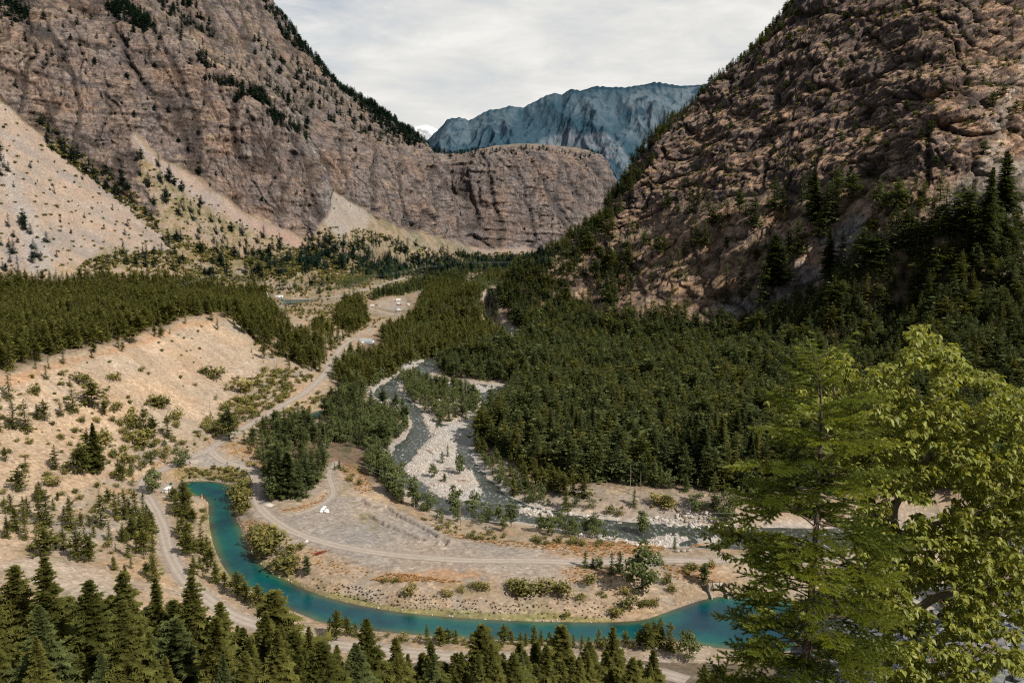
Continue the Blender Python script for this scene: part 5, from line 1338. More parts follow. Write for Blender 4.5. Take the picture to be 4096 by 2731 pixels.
for poly, sp in (([(1560,2290),(1650,2268),(1790,2258),(1940,2285),(1960,2312),(1800,2332),(1600,2328),(1480,2318)], .95), ([(2180,2170),(2500,2165),(2640,2150),(2660,2205),(2400,2228),(2160,2218)], 1.5), ([(2230,2262),(2420,2255),(2600,2290),(2520,2330),(2280,2330)], 1.9),
                 ([(2630,2262),(2860,2255),(2860,2335),(2660,2315)], 1.7), ([(880,1790),(1000,1755),(1090,1830),(1070,1885),(980,1850)], 1.8), ([(1110,2042),(1250,2012),(1330,1950),(1350,1968),(1260,2038),(1130,2062)], 1.5), ([(960,2060),(1060,2090),(1120,2145),(1040,2145),(985,2120)], 1.6),
                 ([(1340,1840),(1450,1880),(1500,1960),(1440,1980),(1380,1920)], 2.0), ([(1480,2060),(1700,2090),(1900,2150),(2180,2185),(2150,2200),(1850,2185),(1640,2130)], 1.7), ([(640,1830),(800,1780),(900,1700),(960,1690),(900,1745),(700,1855),(620,1875)], 2.2), ([(700,1880),(920,1866),(1000,1900),(960,1925),(860,1905),(700,1905)], 1.8), ([(1250,2190),(1340,2225),(1500,2290),(1400,2320),(1300,2290),(1220,2230)], 2.6)):
    scatter(poly, sp * .72, (.45, 1.0), GR, '', 'flat', keep=.62)
for poly, sp in (([(1250,2300),(1400,2340),(1700,2385),(2100,2420),(2120,2450),(1750,2435),(1450,2395),(1270,2350)], 1.55), ([(2100,2420),(2500,2400),(2560,2430),(2400,2462),(2120,2452)], 2.3), ([(1000,2150),(1130,2320),(1400,2405),(1780,2455),(2400,2478),(2450,2462),(1900,2445),(1450,2400),(1180,2315),(1040,2190)], 2.4)):
    scatter(poly, sp * .75, (.45, 1.0), ST, '', 'flat', keep=.6)
A2 = np.array([(p[0], p[1], p[2]) for p in PL[n0:]]); ZG = np.concatenate([ZG, full_h(A2[:, 0], A2[:, 1]) + .2]); KIND = np.array([p[3] for p in PL])
rest = [i for i in range(len(PL)) if i not in chosen]
mass('conifer_forest', 'conifers of the valley forests and far slopes standing too thick to count', [i for i in rest if KIND[i] == CF], [f'far_{m}_{k}' for m in ('olive', 'dark', 'teal') for k in range(4)], lambda i, v: f'far_{PL[i][4] or "dark"}_{v}')
mass('broadleaf_woods', 'broadleaf woods scattered along the river and valley floor', [i for i in rest if KIND[i] == BR], [f'farbroad_{k}' for k in range(4)], lambda i, v: f'farbroad_{v}')
mass('shrubland', 'low shrubs dotting the talus, aprons and banks', [i for i in rest if KIND[i] == SH], [f'farshrub_{k}' for k in range(4)], lambda i, v: f'farshrub_{v}')
print('PLANTS', {k: int((KIND == k).sum()) for k in (CF, BR, SH)})

mass('dry_grass', 'orange dry grass growing on the flats and road verges', [i for i in rest if KIND[i] == GR], [f'grass_{k}' for k in range(3)], lambda i, v: f'grass_{v % 3}')
mass('ground_cover', 'dark stubble clumps dotting the canal bank', [i for i in rest if KIND[i] == ST], [f'stubble_{k}' for k in range(3)], lambda i, v: f'stubble_{v % 3}')
# ----------------------------------------------------------------------------- far range and cloud behind the valley
def far_mountain():
    sky = np.array([(1560,600),(1650,575),(1720,560),(1760,520),(1800,478),(1842,470),(1880,485),(1960,440),(2000,436),(2040,425),(2090,432),(2140,405),(2190,380),(2215,372),(2240,380),(2275,357),(2310,365),(2362,348),(2480,352),(2560,338),(2600,331),(2700,345),(2780,340),(2860,324),(2950,322),(3100,300),(3300,290)], float)
    nx, ny = 620, 380
    px = np.linspace(1560, 3250, nx); top = np.interp(px, sky[:, 0], sky[:, 1]) 
    D0, D1 = 6300.0, 9200.0
    t = np.linspace(0, 1, ny)
    d = D0 + (D1 - D0) * t ** 1.1
    zt = at_d(px, top, D1)[2]
    X = ((px - CX) / F)[:, None] * d[None, :] * 1.0
    prof = 0.05 + 0.95 * (0.62 * t + 0.38 * t ** 2.2)
    Z = 60 + (zt[:, None] - 60) * prof[None, :]
    Y = np.broadcast_to(d[None, :], X.shape)
    k = np.sin(t * PI)[None, :] ** 0.7
    r1 = 0.35 - np.abs(perlin((X + 0.25 * Y) / 950, Y / 2600, 0 * X)); r2 = 0.3 - np.abs(perlin((X + 0.2 * Y) / 380 + 4, Y / 1200, 0 * X)); r3 = 0.3 - np.abs(perlin((X - .1 * Y) / 150, Y / 420, 0 * X))
    Z = Z + k * (420 * r1 + 170 * r2 + 120 * r3) + (0.15 + k) * 45 * fbm(X / 75, Y / 150, 0 * X, 4, .65)
    tip = (t > .93)[None, :] * 22 * np.abs(perlin(X / 70, 0 * X, 0 * X + 2)); Z = Z + tip
    x, y, z = X.ravel(), Y.ravel(), Z.ravel()
    P1, P2 = project(x, y, z)
    col = np.tile(np.array((0.038, 0.072, 0.100)), (len(x), 1))  # haze painted in as a blue base colour
    def lay(c, f):
        nonlocal col
        f = np.clip(f, 0, 1)[:, None]; col = col * (1 - f) + np.array(c) * f
    w = 26 * fbm(x / 300, y / 300, z / 300, 4)
    rockm = np.maximum.reduce([soft([(1700,540),(1850,460),(2010,430),(2220,370),(2240,400),(2060,480),(1900,560),(1760,640)], P1 + w, P2 + w, 18) * .6,
        soft([(2230,520),(2280,500),(2300,560),(2340,530),(2420,530),(2520,620),(2560,720),(2560,800),(2460,640),(2300,600),(2120,600),(2160,560)], P1 + w, P2 + w, 12),
        soft([(2480,400),(2560,350),(2860,350),(2900,420),(2720,560),(2600,640),(2560,560),(2480,540),(2540,470)], P1 + w, P2 + w, 22) * .9,
        soft([(2240,385),(2480,365),(2560,420),(2460,520),(2300,470)], P1 + w, P2 + w, 22) * .5])
    lay((0.112, 0.150, 0.178), rockm * sstep(-.25, .1, fbm(x / 110, y / 200, z / 160, 4) + .1))
    lay((0.20, 0.20, 0.22), soft([(2250,520),(2340,535),(2420,530),(2500,590),(2500,640),(2330,620),(2150,600)], P1 + w, P2 + w, 14) * .55 * sstep(-.2, .2, fbm(x / 90, y / 160, z / 90, 3)))
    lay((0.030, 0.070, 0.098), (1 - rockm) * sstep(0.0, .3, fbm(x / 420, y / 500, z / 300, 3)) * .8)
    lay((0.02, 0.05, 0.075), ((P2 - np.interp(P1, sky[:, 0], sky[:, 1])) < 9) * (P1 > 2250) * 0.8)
    m, tt, out = new_mat('far_slope')
    c = attr(tt, 'col'); pos = tt.new('ShaderNodeNewGeometry').outputs['Position']
    n = tt.noise(pos, 0.02, 6, 0.65)
    c = tt.mix(1.0, c, tt.ramp(n, [(0.3, 0.78), (0.7, 1.2)]), 'MULTIPLY')
    principled(tt, out, c, 1.0, 0.0)
    idx = np.arange(nx * ny).reshape(nx, ny)
    f = np.stack([idx[:-1, :-1], idx[1:, :-1], idx[1:, 1:], idx[:-1, 1:]], -1).reshape(-1, 4)
    # a back slope so that the range is a body and not a sheet
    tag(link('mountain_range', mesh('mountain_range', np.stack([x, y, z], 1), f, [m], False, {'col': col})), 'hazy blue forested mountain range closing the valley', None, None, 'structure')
far_mountain()

def cumulus():
    g = np.random.default_rng(5); V = []; Fs = []; o = 0
    import bmesh
    bm = bmesh.new()
    for k in range(26):
        px = 1702 + g.normal() * 27; r = 30 * g.uniform(.5, 1.0) * (1 - abs(px - 1700) / 110)
        py = 545 - max(0, 34 - abs(px - 1700) * .55) * g.uniform(.1, 1.0)
        d = 13000 + g.uniform(-200, 200); x, y, z = at_d(px, py, d)
        bmesh.ops.create_icosphere(bm, subdivisions=3, radius=max(8, r) / F * d, matrix=Matrix.Translation((x, y, z)) @ Matrix.Diagonal((1.15, 1, .8, 1)))
    me = bpy.data.meshes.new('cloud'); bm.to_mesh(me); bm.free()
    co = np.empty(len(me.vertices) * 3); me.vertices.foreach_get('co', co); co = co.reshape(-1, 3)
    nn = np.empty(len(me.vertices) * 3); me.vertices.foreach_get('normal', nn); nn = nn.reshape(-1, 3)
    co += nn * (28 * fbm(co[:, 0] / 55, co[:, 1] / 55, co[:, 2] / 55, 3))[:, None]
    me.vertices.foreach_set('co', co.ravel()); me.polygons.foreach_set('use_smooth', np.ones(len(me.polygons), bool))
    m, t, out = new_mat('cloud_white'); b = principled(t, out, (0.9, 0.89, 0.87), 1.0, 0.0)
    b.inputs['Emission Color'].default_value = (0.9, 0.92, 0.95, 1); b.inputs['Emission Strength'].default_value = 0.35  # faint glow put into the cloud material to lighten it
    me.materials.append(m); o = link('cloud', me)
    tag(o, 'small white cumulus cloud behind the valley saddle', 'cloud', None, 'stuff')
cumulus()

# ----------------------------------------------------------------------------- foreground: young fir
def needle_material(name, a, b, trans):
    m, t, out = new_mat(name)
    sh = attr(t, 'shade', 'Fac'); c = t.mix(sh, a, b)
    d = t.new('ShaderNodeBsdfPrincipled'); t.link(c, d.inputs['Base Color']); d.inputs['Roughness'].default_value = 0.45; d.inputs['Specular IOR Level'].default_value = 0.35
    tr = t.new('ShaderNodeBsdfTranslucent'); mx = t.new('ShaderNodeMixShader'); mx.inputs[0].default_value = trans
    t.link(t.mix(1.0, c, (1.5, 1.35, 0.5), 'MULTIPLY'), tr.inputs[0])
    t.link(d.outputs[0], mx.inputs[1]); t.link(tr.outputs[0], mx.inputs[2]); t.link(mx.outputs[0], out.inputs[0]); return m
M_NEEDLE = needle_material('fir_needles', (0.050, 0.085, 0.016), (0.330, 0.370, 0.060), 0.38)
M_POPLEAF = needle_material('poplar_leaves', (0.100, 0.135, 0.022), (0.370, 0.385, 0.080), 0.36)
M_TWIG = plain('twig', (0.16, 0.11, 0.075), 0.8, 0.3, 20)
M_FIRBARK = plain('fir_bark', (0.11, 0.085, 0.065), 0.9, 0.45, 14, bump=0.5)
M_POPBARK = plain('poplar_bark', (0.27, 0.215, 0.15), 0.85, 0.4, 9, bump=0.4)

def needles(A, B, g, per_m, ln, wd, shade0, shade1):
    """needles all round the shoot segments A->B"""
    L = np.linalg.norm(B - A, axis=1); n = np.maximum(1, (L * per_m).astype(int)); k = np.repeat(np.arange(len(A)), n)
    t = g.uniform(0, 1, len(k)); d = ((B - A) / (L[:, None] + 1e-9))[k]; p = A[k] + (B - A)[k] * t[:, None]
    r = g.normal(size=(len(k), 3)); r -= d * (r * d).sum(1)[:, None]; r /= np.linalg.norm(r, axis=1)[:, None]
    r[:, 2] = np.where(r[:, 2] < -0.2, r[:, 2] * 0.35, r[:, 2])
    v = r * 0.85 + d * 0.55; v /= np.linalg.norm(v, axis=1)[:, None]
    s = np.cross(v, d); s /= np.linalg.norm(s, axis=1)[:, None] + 1e-9
    l = ln * g.uniform(.7, 1.15, len(k))[:, None]; w = wd * g.uniform(.8, 1.2, len(k))[:, None]
    V = np.stack([p - s * w, p + s * w, p + v * l], 1).reshape(-1, 3)
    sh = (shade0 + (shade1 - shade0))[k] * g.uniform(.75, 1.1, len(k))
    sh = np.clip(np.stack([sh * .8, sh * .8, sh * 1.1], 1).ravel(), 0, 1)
    return V, np.arange(3 * len(k)).reshape(-1, 3), sh

def young_fir(path_px, d, seed, label, dens=700, L0=0.10, L1=0.46, name='fir_tree', lim=9):
    g = np.random.default_rng(seed)
    P = np.stack([np.array(at_d(a, b, d)) for a, b in path_px])       # top to bottom
    base = P[-1].copy(); base[2] = float(base_h(np.array([base[0]]), np.array([base[1]]))[0]) - 0.15
    if base[2] < P[-1, 2]: P = np.vstack([P, base + np.array([0.02, 0, 0])])
    P = smooth_line(P, 2); sl = np.concatenate([[0], np.cumsum(np.linalg.norm(np.diff(P, axis=0), axis=1))])
    tot = sl[-1]
    def on(s): return np.array([np.interp(s, sl, P[:, i]) for i in range(3)])
    root = empty(name, tuple(P[-1])); tag(root, label, 'conifer'); loc = P[-1]
    tv, tf = tube_np(P - loc, 0.004 + 0.0115 * sl ** 1.0, 9)
    link('trunk', mesh('fir_trunk', tv, tf, [M_FIRBARK], True), root)
    A = []; B = []; SH = []; TB = []
    s = 0.0
    segs = np.linspace(0, 0.30, 5)
    for a, b in zip(segs[:-1], segs[1:]): A.append(on(a)); B.append(on(b)); SH.append(.9)
    s = 0.26; wh = 0
    while s < tot - 0.25:
        nb = 6 if s < .5 else 7
        for j in range(nb):
            az = wh * 0.7 + j * 2 * PI / nb + g.uniform(-.3, .3); ss = min(tot - .2, s + g.uniform(-.05, .12))
            L = (L0 + L1 * ss ** 0.85) * g.uniform(.5, 1.25); L = min(L, 0.86)
            el = (0.75 - 0.45 * min(ss, 1.6)) + g.normal() * .12
            h = np.array([math.cos(az), math.sin(az), 0]); k = max(6, int(L / .05)); tt = np.linspace(0, 1, k + 1)
            zz = np.sin(el) * tt * L - 0.30 * L * tt ** 2 * (ss > .5) + 0.16 * L * tt ** 4
            path = on(ss) + h * (tt * L * math.cos(el))[:, None] + np.array([0, 0, 1.0]) * zz[:, None]
            path += np.cumsum(g.normal(size=path.shape) * .0035, 0)
            TB.append((path - loc, np.linspace(0.004 + .006 * L, .0018, k + 1)))
            bright = g.uniform(.15, 1.0)
            for q in range(k):
                if tt[q] < (.10 if ss < 1.2 else .25): continue
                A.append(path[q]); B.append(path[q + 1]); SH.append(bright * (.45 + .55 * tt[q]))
                side = np.array([-h[1], h[0], 0])
                for sg in (-1, 1):
                    if g.uniform() < .12: continue
                    tl = L * .45 * (1 - tt[q]) ** .8 * g.uniform(.6, 1.1) + .025
                    dv = side * sg * .8 + h * .62 + np.array([0, 0, g.normal() * .16 + .03]); dv /= np.linalg.norm(dv)
                    m = max(1, int(tl / .06)); p0 = path[q + 1]
                    for e in range(m):
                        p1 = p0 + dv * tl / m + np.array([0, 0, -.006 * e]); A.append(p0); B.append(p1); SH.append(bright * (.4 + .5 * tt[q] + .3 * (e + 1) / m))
                        if tl > .13 and e < m - 1:
                            for s2 in (-1, 1):
                                d2 = dv * .75 + np.cross(dv, [0, 0, 1.]) * s2 * .6; A.append(p1); B.append(p1 + d2 * tl * .33); SH.append(bright * .85)
                        p0 = p1
        s += 0.165 + 0.045 * g.uniform() ; wh += 1
    tv, tf = join([tube_np(a, r, 4) for a, r in TB])
    link('branches', mesh('fir_branches', tv, tf, [M_TWIG], True), root)['kind'] = 'stuff'
    A = np.array(A) - loc; B = np.array(B) - loc; SH = np.clip(np.array(SH), .05, 1)
    V, f, sh = needles(A, B, g, dens, 0.023, 0.0024, SH, SH)
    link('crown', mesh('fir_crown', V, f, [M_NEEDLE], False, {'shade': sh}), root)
    return root
young_fir([(3222,1342),(3245,1395),(3270,1440),(3283,1560),(3285,1700),(3278,1850),(3272,2000),(3262,2150),(3248,2350),(3232,2550),(3215,2731)], 7.0, 3, 'young fir close to the viewpoint with a straight dark trunk and pointed tip', 1150, .17, .46)
young_fir([(2868,2610),(2874,2645),(2880,2690),(2884,2745)], 8.0, 8, 'bright green fir top poking up at the lower edge beside the tall young fir', 950, .12, .46)

# ----------------------------------------------------------------------------- foreground: poplar with leathery leaves
def poplar():
    g = np.random.default_rng(21)
    trunk_px = [(3560,2900,8.6),(3548,2731,8.6),(3550,2500,8.6),(3575,2270,8.6),(3602,2180,8.6),(3568,2060,8.7),(3592,1990,8.7),(3690,1880,8.8),(3750,1750,8.9),(3770,1560,9.0),(3705,1340,9.0)]
    side_px = [(3602,2180,8.6),(3690,2110,8.5),(3820,2070,8.4),(3990,2030,8.3)]
    low_px = [(3565,2420,8.6),(3420,2330,8.3),(3200,2230,8.0),(3060,2170,7.9),(2900,2110,7.8),(2830,2085,7.8)]
    left_px = [(3575,2270,8.6),(3480,2020,8.8),(3400,1800,8.9),(3330,1560,8.9),(3330,1440,8.9)]
    right_px = [(3550,2520,8.6),(3720,2400,8.5),(3900,2330,8.4),(4096,2300,8.4)]
    nodes = []; par = []
    def chain(pts, root):
        q = densify(smooth_line([np.array(at_d(a, b, d)) for a, b, d in pts], 2), .07); p = root
        for v in q:
            nodes.append(v); par.append(p); p = len(nodes) - 1
    chain(trunk_px, -1); 
    for c in (side_px, low_px, left_px, right_px):
        v = np.array(at_d(*c[0])); k = int(np.argmin([np.linalg.norm(v - n) for n in nodes])); chain(c[1:], k)
    polys = [([(3440,1520),(3530,1445),(3600,1440),(3640,1300),(3690,1290),(3725,1350),(3790,1315),(3830,1400),(3880,1480),(3990,1500),(4060,1560),(4230,1540),(4230,2560),(4050,2560),(3900,2560),(3700,2560),(3470,2480),(3400,2250),(3430,1950),(3480,1800),(3480,1650)], 3300, 7.8, 10.0),
             ([(3080,1590),(3160,1620),(3270,1410),(3340,1390),(3420,1450),(3470,1560),(3460,1800),(3400,1950),(3300,1850),(3150,1800),(3060,1700)], 300, 8.1, 9.4),
             ([(2790,2080),(2880,2070),(3100,2120),(3250,2180),(3250,2300),(3100,2320),(2960,2260),(2850,2200)], 90, 7.6, 8.2),
             ([(3040,2440),(3180,2400),(3260,2480),(3200,2560),(3080,2520)], 18, 7.6, 8.2),
             ([(3450,2560),(3700,2560),(4096,2600),(4150,2740),(3450,2760)], 330, 7.6, 8.6)]
    att = []
    for poly, n, d0, d1 in polys:
        po = np.array(poly, float); c = 0
        while c < n:
            x = g.uniform(po[:, 0].min(), po[:, 0].max()); y = g.uniform(po[:, 1].min(), po[:, 1].max())
            if not inside(po, np.array([x]), np.array([y]))[0]: continue
            if n > 200 and fbm(np.array([x / 130]), np.array([y / 130]), np.array([3.3]), 2)[0] < (-0.24 if y < 2480 else -.06): continue
            att.append(np.array(at_d(x, y, g.uniform(d0, d1)))); c += 1
    att = np.array(att); tr = np.array(nodes)
    order = np.argsort([np.min(np.linalg.norm(tr - a, axis=1)) for a in att])
    leafnodes = []
    for i in order:
        a = att[i]; N = np.array(nodes); w = np.linalg.norm(N - a, axis=1) + 0.35 * np.maximum(0, N[:, 2] - a[2] + .05)
        k = int(np.argmin(w)); b = N[k]; n = max(2, int(np.linalg.norm(a - b) / .08)); p = k
        for e in range(1, n + 1):
            t = e / n; v = b + (a - b) * t + np.array([0, 0, -0.10 * np.linalg.norm(a - b) * math.sin(PI * t)]) * .6 + g.normal(size=3) * .006
            nodes.append(v); par.append(p); p = len(nodes) - 1
        leafnodes.append(p)
    N = np.array(nodes); area = np.zeros(len(N)); ch = [[] for _ in N]
    for i, p in enumerate(par):
        if p >= 0: ch[p].append(i)
    for i in range(len(N) - 1, -1, -1):
        if not ch[i]: area[i] += 0.0022 ** 2
        if par[i] >= 0: area[par[i]] += area[i]
    rad = np.minimum(np.sqrt(area) * 1.05, 0.058)
    loc = N[0]; parts = []; thick = []
    for i in range(len(N)):
        for j, c in enumerate(ch[i]):
            if j > 0 or par[i] < 0:
                line = [i, c]
                while ch[line[-1]]: line.append(ch[line[-1]][0])
                q = N[line] - loc; r = rad[line].copy(); r[0] = r[1] if par[i] >= 0 else r[0]
                (thick if r.max() > .02 else parts).append(tube_np(q, r, 9 if r.max() > .02 else 4))
    root = empty('poplar_tree', tuple(loc)); tag(root, 'leafy young poplar close to the viewpoint with glossy hanging leaves', 'broadleaf tree')
    v, f = join(thick); link('trunk', mesh('poplar_trunk', v, f, [M_POPBARK], True), root)
    v, f = join(parts); link('twigs', mesh('poplar_twigs', v, f, [M_TWIG], True), root)['kind'] = 'stuff'
    # leaves: folded ovate blades hanging round the shoot tips
    org = []; dirs = []
    for i in leafnodes:
        p = i; seq = [i]
        for _ in range(3):
            if par[p] >= 0: p = par[p]; seq.append(p)
        for q, cnt in zip(seq, (int(g.integers(5, 9)), 4, 2, 1)):
            for _ in range(cnt):
                az = g.uniform(0, 6.28); el = g.normal() * .38 - .42
                org.append(N[q] + g.normal(size=3) * .008); dirs.append((az, el))
    org = np.array(org); dirs = np.array(dirs); n = len(org)
    d = np.stack([np.cos(dirs[:, 0]) * np.cos(dirs[:, 1]), np.sin(dirs[:, 0]) * np.cos(dirs[:, 1]), np.sin(dirs[:, 1])], 1)
    up = np.array([0, 0, 1.0]); nrm = up - d * (d @ up)[:, None] + g.normal(size=(n, 3)) * .35; nrm -= d * (nrm * d).sum(1)[:, None]; nrm /= np.linalg.norm(nrm, axis=1)[:, None]
    sd = np.cross(d, nrm)
    Lf = g.uniform(.042, .072, n)[:, None]; pet = 0.35 * Lf
    out0 = d.copy(); out0[:, 2] = np.abs(out0[:, 2]) * .4 + .25
    st = org + out0 * pet
    S = np.array([0, .12, .34, .60, .82, 1.0]); W = np.array([0.02, .26, .37, .27, .11, 0.0])
    rows = []
    for s, w in zip(S, W):
        c = st + d * Lf * s - up * Lf * (0.26 * s * s) ; ww = w * Lf; lift = nrm * ww * .42
        rows.append((c - sd * ww + lift, c, c + sd * ww + lift))
    V = np.stack([np.stack(r, 1) for r in rows], 1)         # n,6,3,3
    b = np.arange(n)[:, None] * 18
    q = []
    for r in range(5):
        q.append(b + np.array([[r*3, r*3+1, (r+1)*3+1, (r+1)*3]])); q.append(b + np.array([[r*3+1, r*3+2, (r+1)*3+2, (r+1)*3+1]]))
    V = V.reshape(-1, 3); f = np.concatenate(q)
    sh = np.repeat(np.clip(g.normal(.55, .25, n), .05, 1), 18)
    link('crown', mesh('poplar_crown', V - loc, f, [M_POPLEAF], True, {'shade': sh}), root)
    # petioles
    Vp = np.stack([org - sd * .0012, org + sd * .0012, st], 1).reshape(-1, 3)
    m = plain('petiole', (0.36, 0.19, 0.06), .6, .2, 5)
    link('leaf_stalks', mesh('leaf_stalks', Vp - loc, np.arange(3 * n).reshape(-1, 3), [m]), root)['kind'] = 'stuff'
poplar()

# ----------------------------------------------------------------------------- bare brush among the rocks
def brush():
    g = np.random.default_rng(9); root = None
    m = plain('dry_twig', (0.40, 0.27, 0.18), .8, .3, 12)
    for k, (px, py, d) in enumerate(((3720,2640,10.5),(3900,2600,11),(4040,2560,11.5),(3620,2560,10.5),(3830,2700,9.5),(3980,2690,9.8))):
        x, y, z = at_d(px, py, d); z = float(gz(np.array([x]), np.array([y]))[0]); parts = []
        for _ in range(9):
            a = g.uniform(0, 6.28); el = g.uniform(.2, 1.2); L = g.uniform(.4, 1.1); t = np.linspace(0, 1, 9)
            h = np.array([math.cos(a), math.sin(a), 0])
            p = h * (t * L * math.cos(el))[:, None] + np.array([0, 0, 1.]) * (math.sin(el) * L * t - .5 * L * t * t)[:, None] + np.cumsum(g.normal(size=(9, 3)) * .015, 0)
            parts.append(tube_np(p, np.linspace(.009, .002, 9), 5))
            for _ in range(4):
                i = int(g.integers(3, 8)); dv = g.normal(size=3) * .5 + h * .4; L2 = g.uniform(.12, .4); t2 = np.linspace(0, 1, 5)
                parts.append(tube_np(p[i] + dv * (t2 * L2)[:, None] + np.cumsum(g.normal(size=(5, 3)) * .01, 0), np.linspace(.004, .0012, 5), 4))
        v, f = join(parts); o = link('dry_brush', mesh('dry_brush', v, f, [m], True)); o.location = (x, y, z)
        tag(o, f'tangle of bare tan twigs on the grey rocks, {ORD[k]} of six', 'dry brush', 'bare twigs among the near rocks')
brush()
# ----------------------------------------------------------------------------- rocks
import bmesh
def rock_mesh(key, seed, flat, mat, n=26):
    g = np.random.default_rng(seed); bm = bmesh.new()
    p = g.normal(size=(n, 3)); p /= np.linalg.norm(p, axis=1)[:, None]; p *= g.uniform(.75, 1.0, n)[:, None]; p *= np.array([.55, .42, flat])
    for v in p: bm.verts.new(v)
    r = bmesh.ops.convex_hull(bm, input=bm.verts)
    bmesh.ops.delete(bm, geom=[v for v in bm.verts if not v.link_faces], context='VERTS')
    bmesh.ops.bevel(bm, geom=list(bm.edges), offset=0.025, segments=1, affect='EDGES', clamp_overlap=True)
    me = bpy.data.meshes.new(key); bm.to_mesh(me); bm.free(); me.materials.append(mat); return me
def stone_material(name, a, b):
    m, t, out = new_mat(name); rnd = t.new('ShaderNodeObjectInfo').outputs['Random']
    co = t.new('ShaderNodeTexCoord').outputs['Object']; n = t.noise(co, 4.0, 6, .65)
    c = t.mix(1.0, t.mix(rnd, a, b), t.ramp(n, [(.3, .7), (.7, 1.2)]), 'MULTIPLY')
    bp = t.new('ShaderNodeBump'); bp.inputs['Strength'].default_value = .4; bp.inputs['Distance'].default_value = .1; t.link(n, bp.inputs['Height'])
    principled(t, out, c, .9, .2, 0, bp.outputs[0]); return m
M_STONE = stone_material('river_stone', (0.34, 0.30, 0.26), (0.62, 0.57, 0.51))
M_SLATE = stone_material('grey_rubble', (0.10, 0.11, 0.12), (0.27, 0.28, 0.285))
STONES = [rock_mesh(f'boulder_{k}', 500 + k, .38, M_STONE) for k in range(5)]
SLABS = [rock_mesh(f'slab_{k}', 520 + k, (.16, .2, .26, .3, .14)[k], M_SLATE, 18) for k in range(5)]

def stone_field(ids, name, label, meshes):
    coll = bpy.data.collections.new(name + '_stones')
    for k, me in enumerate(meshes): coll.objects.link(bpy.data.objects.new(f'{name}_{k}', me))
    V, I, Rt, S = ids
    me = bpy.data.meshes.new(name); me.from_pydata(V.tolist(), [], [])
    a = me.attributes.new('which', 'INT', 'POINT'); a.data.foreach_set('value', I.astype(np.int32))
    a = me.attributes.new('turn', 'FLOAT_VECTOR', 'POINT'); a.data.foreach_set('vector', Rt.astype(np.float32).ravel())
    a = me.attributes.new('size', 'FLOAT_VECTOR', 'POINT'); a.data.foreach_set('vector', S.astype(np.float32).ravel())
    o = link(name, me); tag(o, label, None, None, 'stuff')
    ng = bpy.data.node_groups.new(name + '_spread', 'GeometryNodeTree')
    ng.interface.new_socket('Geometry', in_out='INPUT', socket_type='NodeSocketGeometry'); ng.interface.new_socket('Geometry', in_out='OUTPUT', socket_type='NodeSocketGeometry')
    N = ng.nodes; L = ng.links
    gi = N.new('NodeGroupInput'); go = N.new('NodeGroupOutput'); ip = N.new('GeometryNodeInstanceOnPoints'); ci = N.new('GeometryNodeCollectionInfo')
    ci.inputs['Collection'].default_value = coll; ci.inputs['Separate Children'].default_value = True; ci.inputs['Reset Children'].default_value = True
    def na(nm, typ):
        n = N.new('GeometryNodeInputNamedAttribute'); n.data_type = typ; n.inputs['Name'].default_value = nm
        return next(s for s in n.outputs if s.enabled and s.name == 'Attribute')
    L.new(gi.outputs[0], ip.inputs['Points']); L.new(ci.outputs[0], ip.inputs['Instance']); ip.inputs['Pick Instance'].default_value = True
    L.new(na('which', 'INT'), ip.inputs['Instance Index']); L.new(na('turn', 'FLOAT_VECTOR'), ip.inputs['Rotation']); L.new(na('size', 'FLOAT_VECTOR'), ip.inputs['Scale'])
    L.new(ip.outputs[0], go.inputs[0]); o.modifiers.new('spread', 'NODES').node_group = ng

g = np.random.default_rng(31)
def sample_poly(polys, n, s0, s1, powr=2.5, zf=None):
    out = []
    for poly, w in polys:
        k = 0; lo = poly.min(0); hi = poly.max(0); hi[0] = min(hi[0], 300); m = int(n * w)
        x = g.uniform(lo[0], hi[0], m * 6); y = g.uniform(lo[1], hi[1], m * 6); ok = inside(poly, x, y); x, y = x[ok][:m], y[ok][:m]
        out.append(np.stack([x, y, s0 + (s1 - s0) * g.uniform(0, 1, len(x)) ** powr], 1))
    return np.vstack(out)
SH = 'shrub'
# bars, shallows and shores
riv = sample_poly([(RIVER, 5200)] , 1, .5, 2.0, 3)
bars = sample_poly([(b, 1) for b in BARS[:1]], 3200, .25, 1.5, 4.0)
bars2 = sample_poly([(b, 1) for b in BARS[1:7]], 160, .4, 1.7, 2.5)
rip = np.stack(hit(*np.array([(2560,2060),(2760,2040),(3000,2050),(3050,2095),(2800,2105),(2560,2095)], float).T)[:2], 1)
rp2 = np.stack(hit(*np.array([(2080,2010),(2290,2045),(2480,2080),(2480,2095),(2280,2062),(2060,2030)], float).T)[:2], 1)
rp3 = np.stack(hit(*np.array([(2100,2090),(2330,2125),(2600,2165),(2720,2185),(2560,2185),(2300,2150)], float).T)[:2], 1)
up = sample_poly([(RIVER_UP, 500)], 1, .8, 2.4, 2.5)
rips = sample_poly([(rip, 1.0), (rp2, .5), (rp3, .7)], 420, .6, 3.0, 2.2)
keep = fbm(riv[:, 0] / 14, riv[:, 1] / 14, 0 * riv[:, 0], 3) > -.06; riv = riv[keep]
scr = np.stack(hit(*np.array([(60,1560),(430,1400),(860,1290),(1000,1500),(900,1640),(700,1720),(400,1800)], float).T)[:2], 1)
pebb = sample_poly([(scr, 1)], 700, .3, 1.0, 4)
cb = densify(CANAL, 1.1, True); cb = cb[(cb[:, 0] < 260)]; cn = cb - CANAL.mean(0); cn /= np.linalg.norm(cn, axis=1)[:, None]; cb = cb + g.normal(size=cb.shape) * .8
can = np.hstack([cb, (.25 + .8 * g.uniform(0, 1, len(cb)) ** 2.5)[:, None]]); can = can[g.uniform(size=len(can)) < .8]
alls = np.vstack([can, riv, bars, bars2, rips, up, pebb]); hh = full_h(alls[:, 0], alls[:, 1])
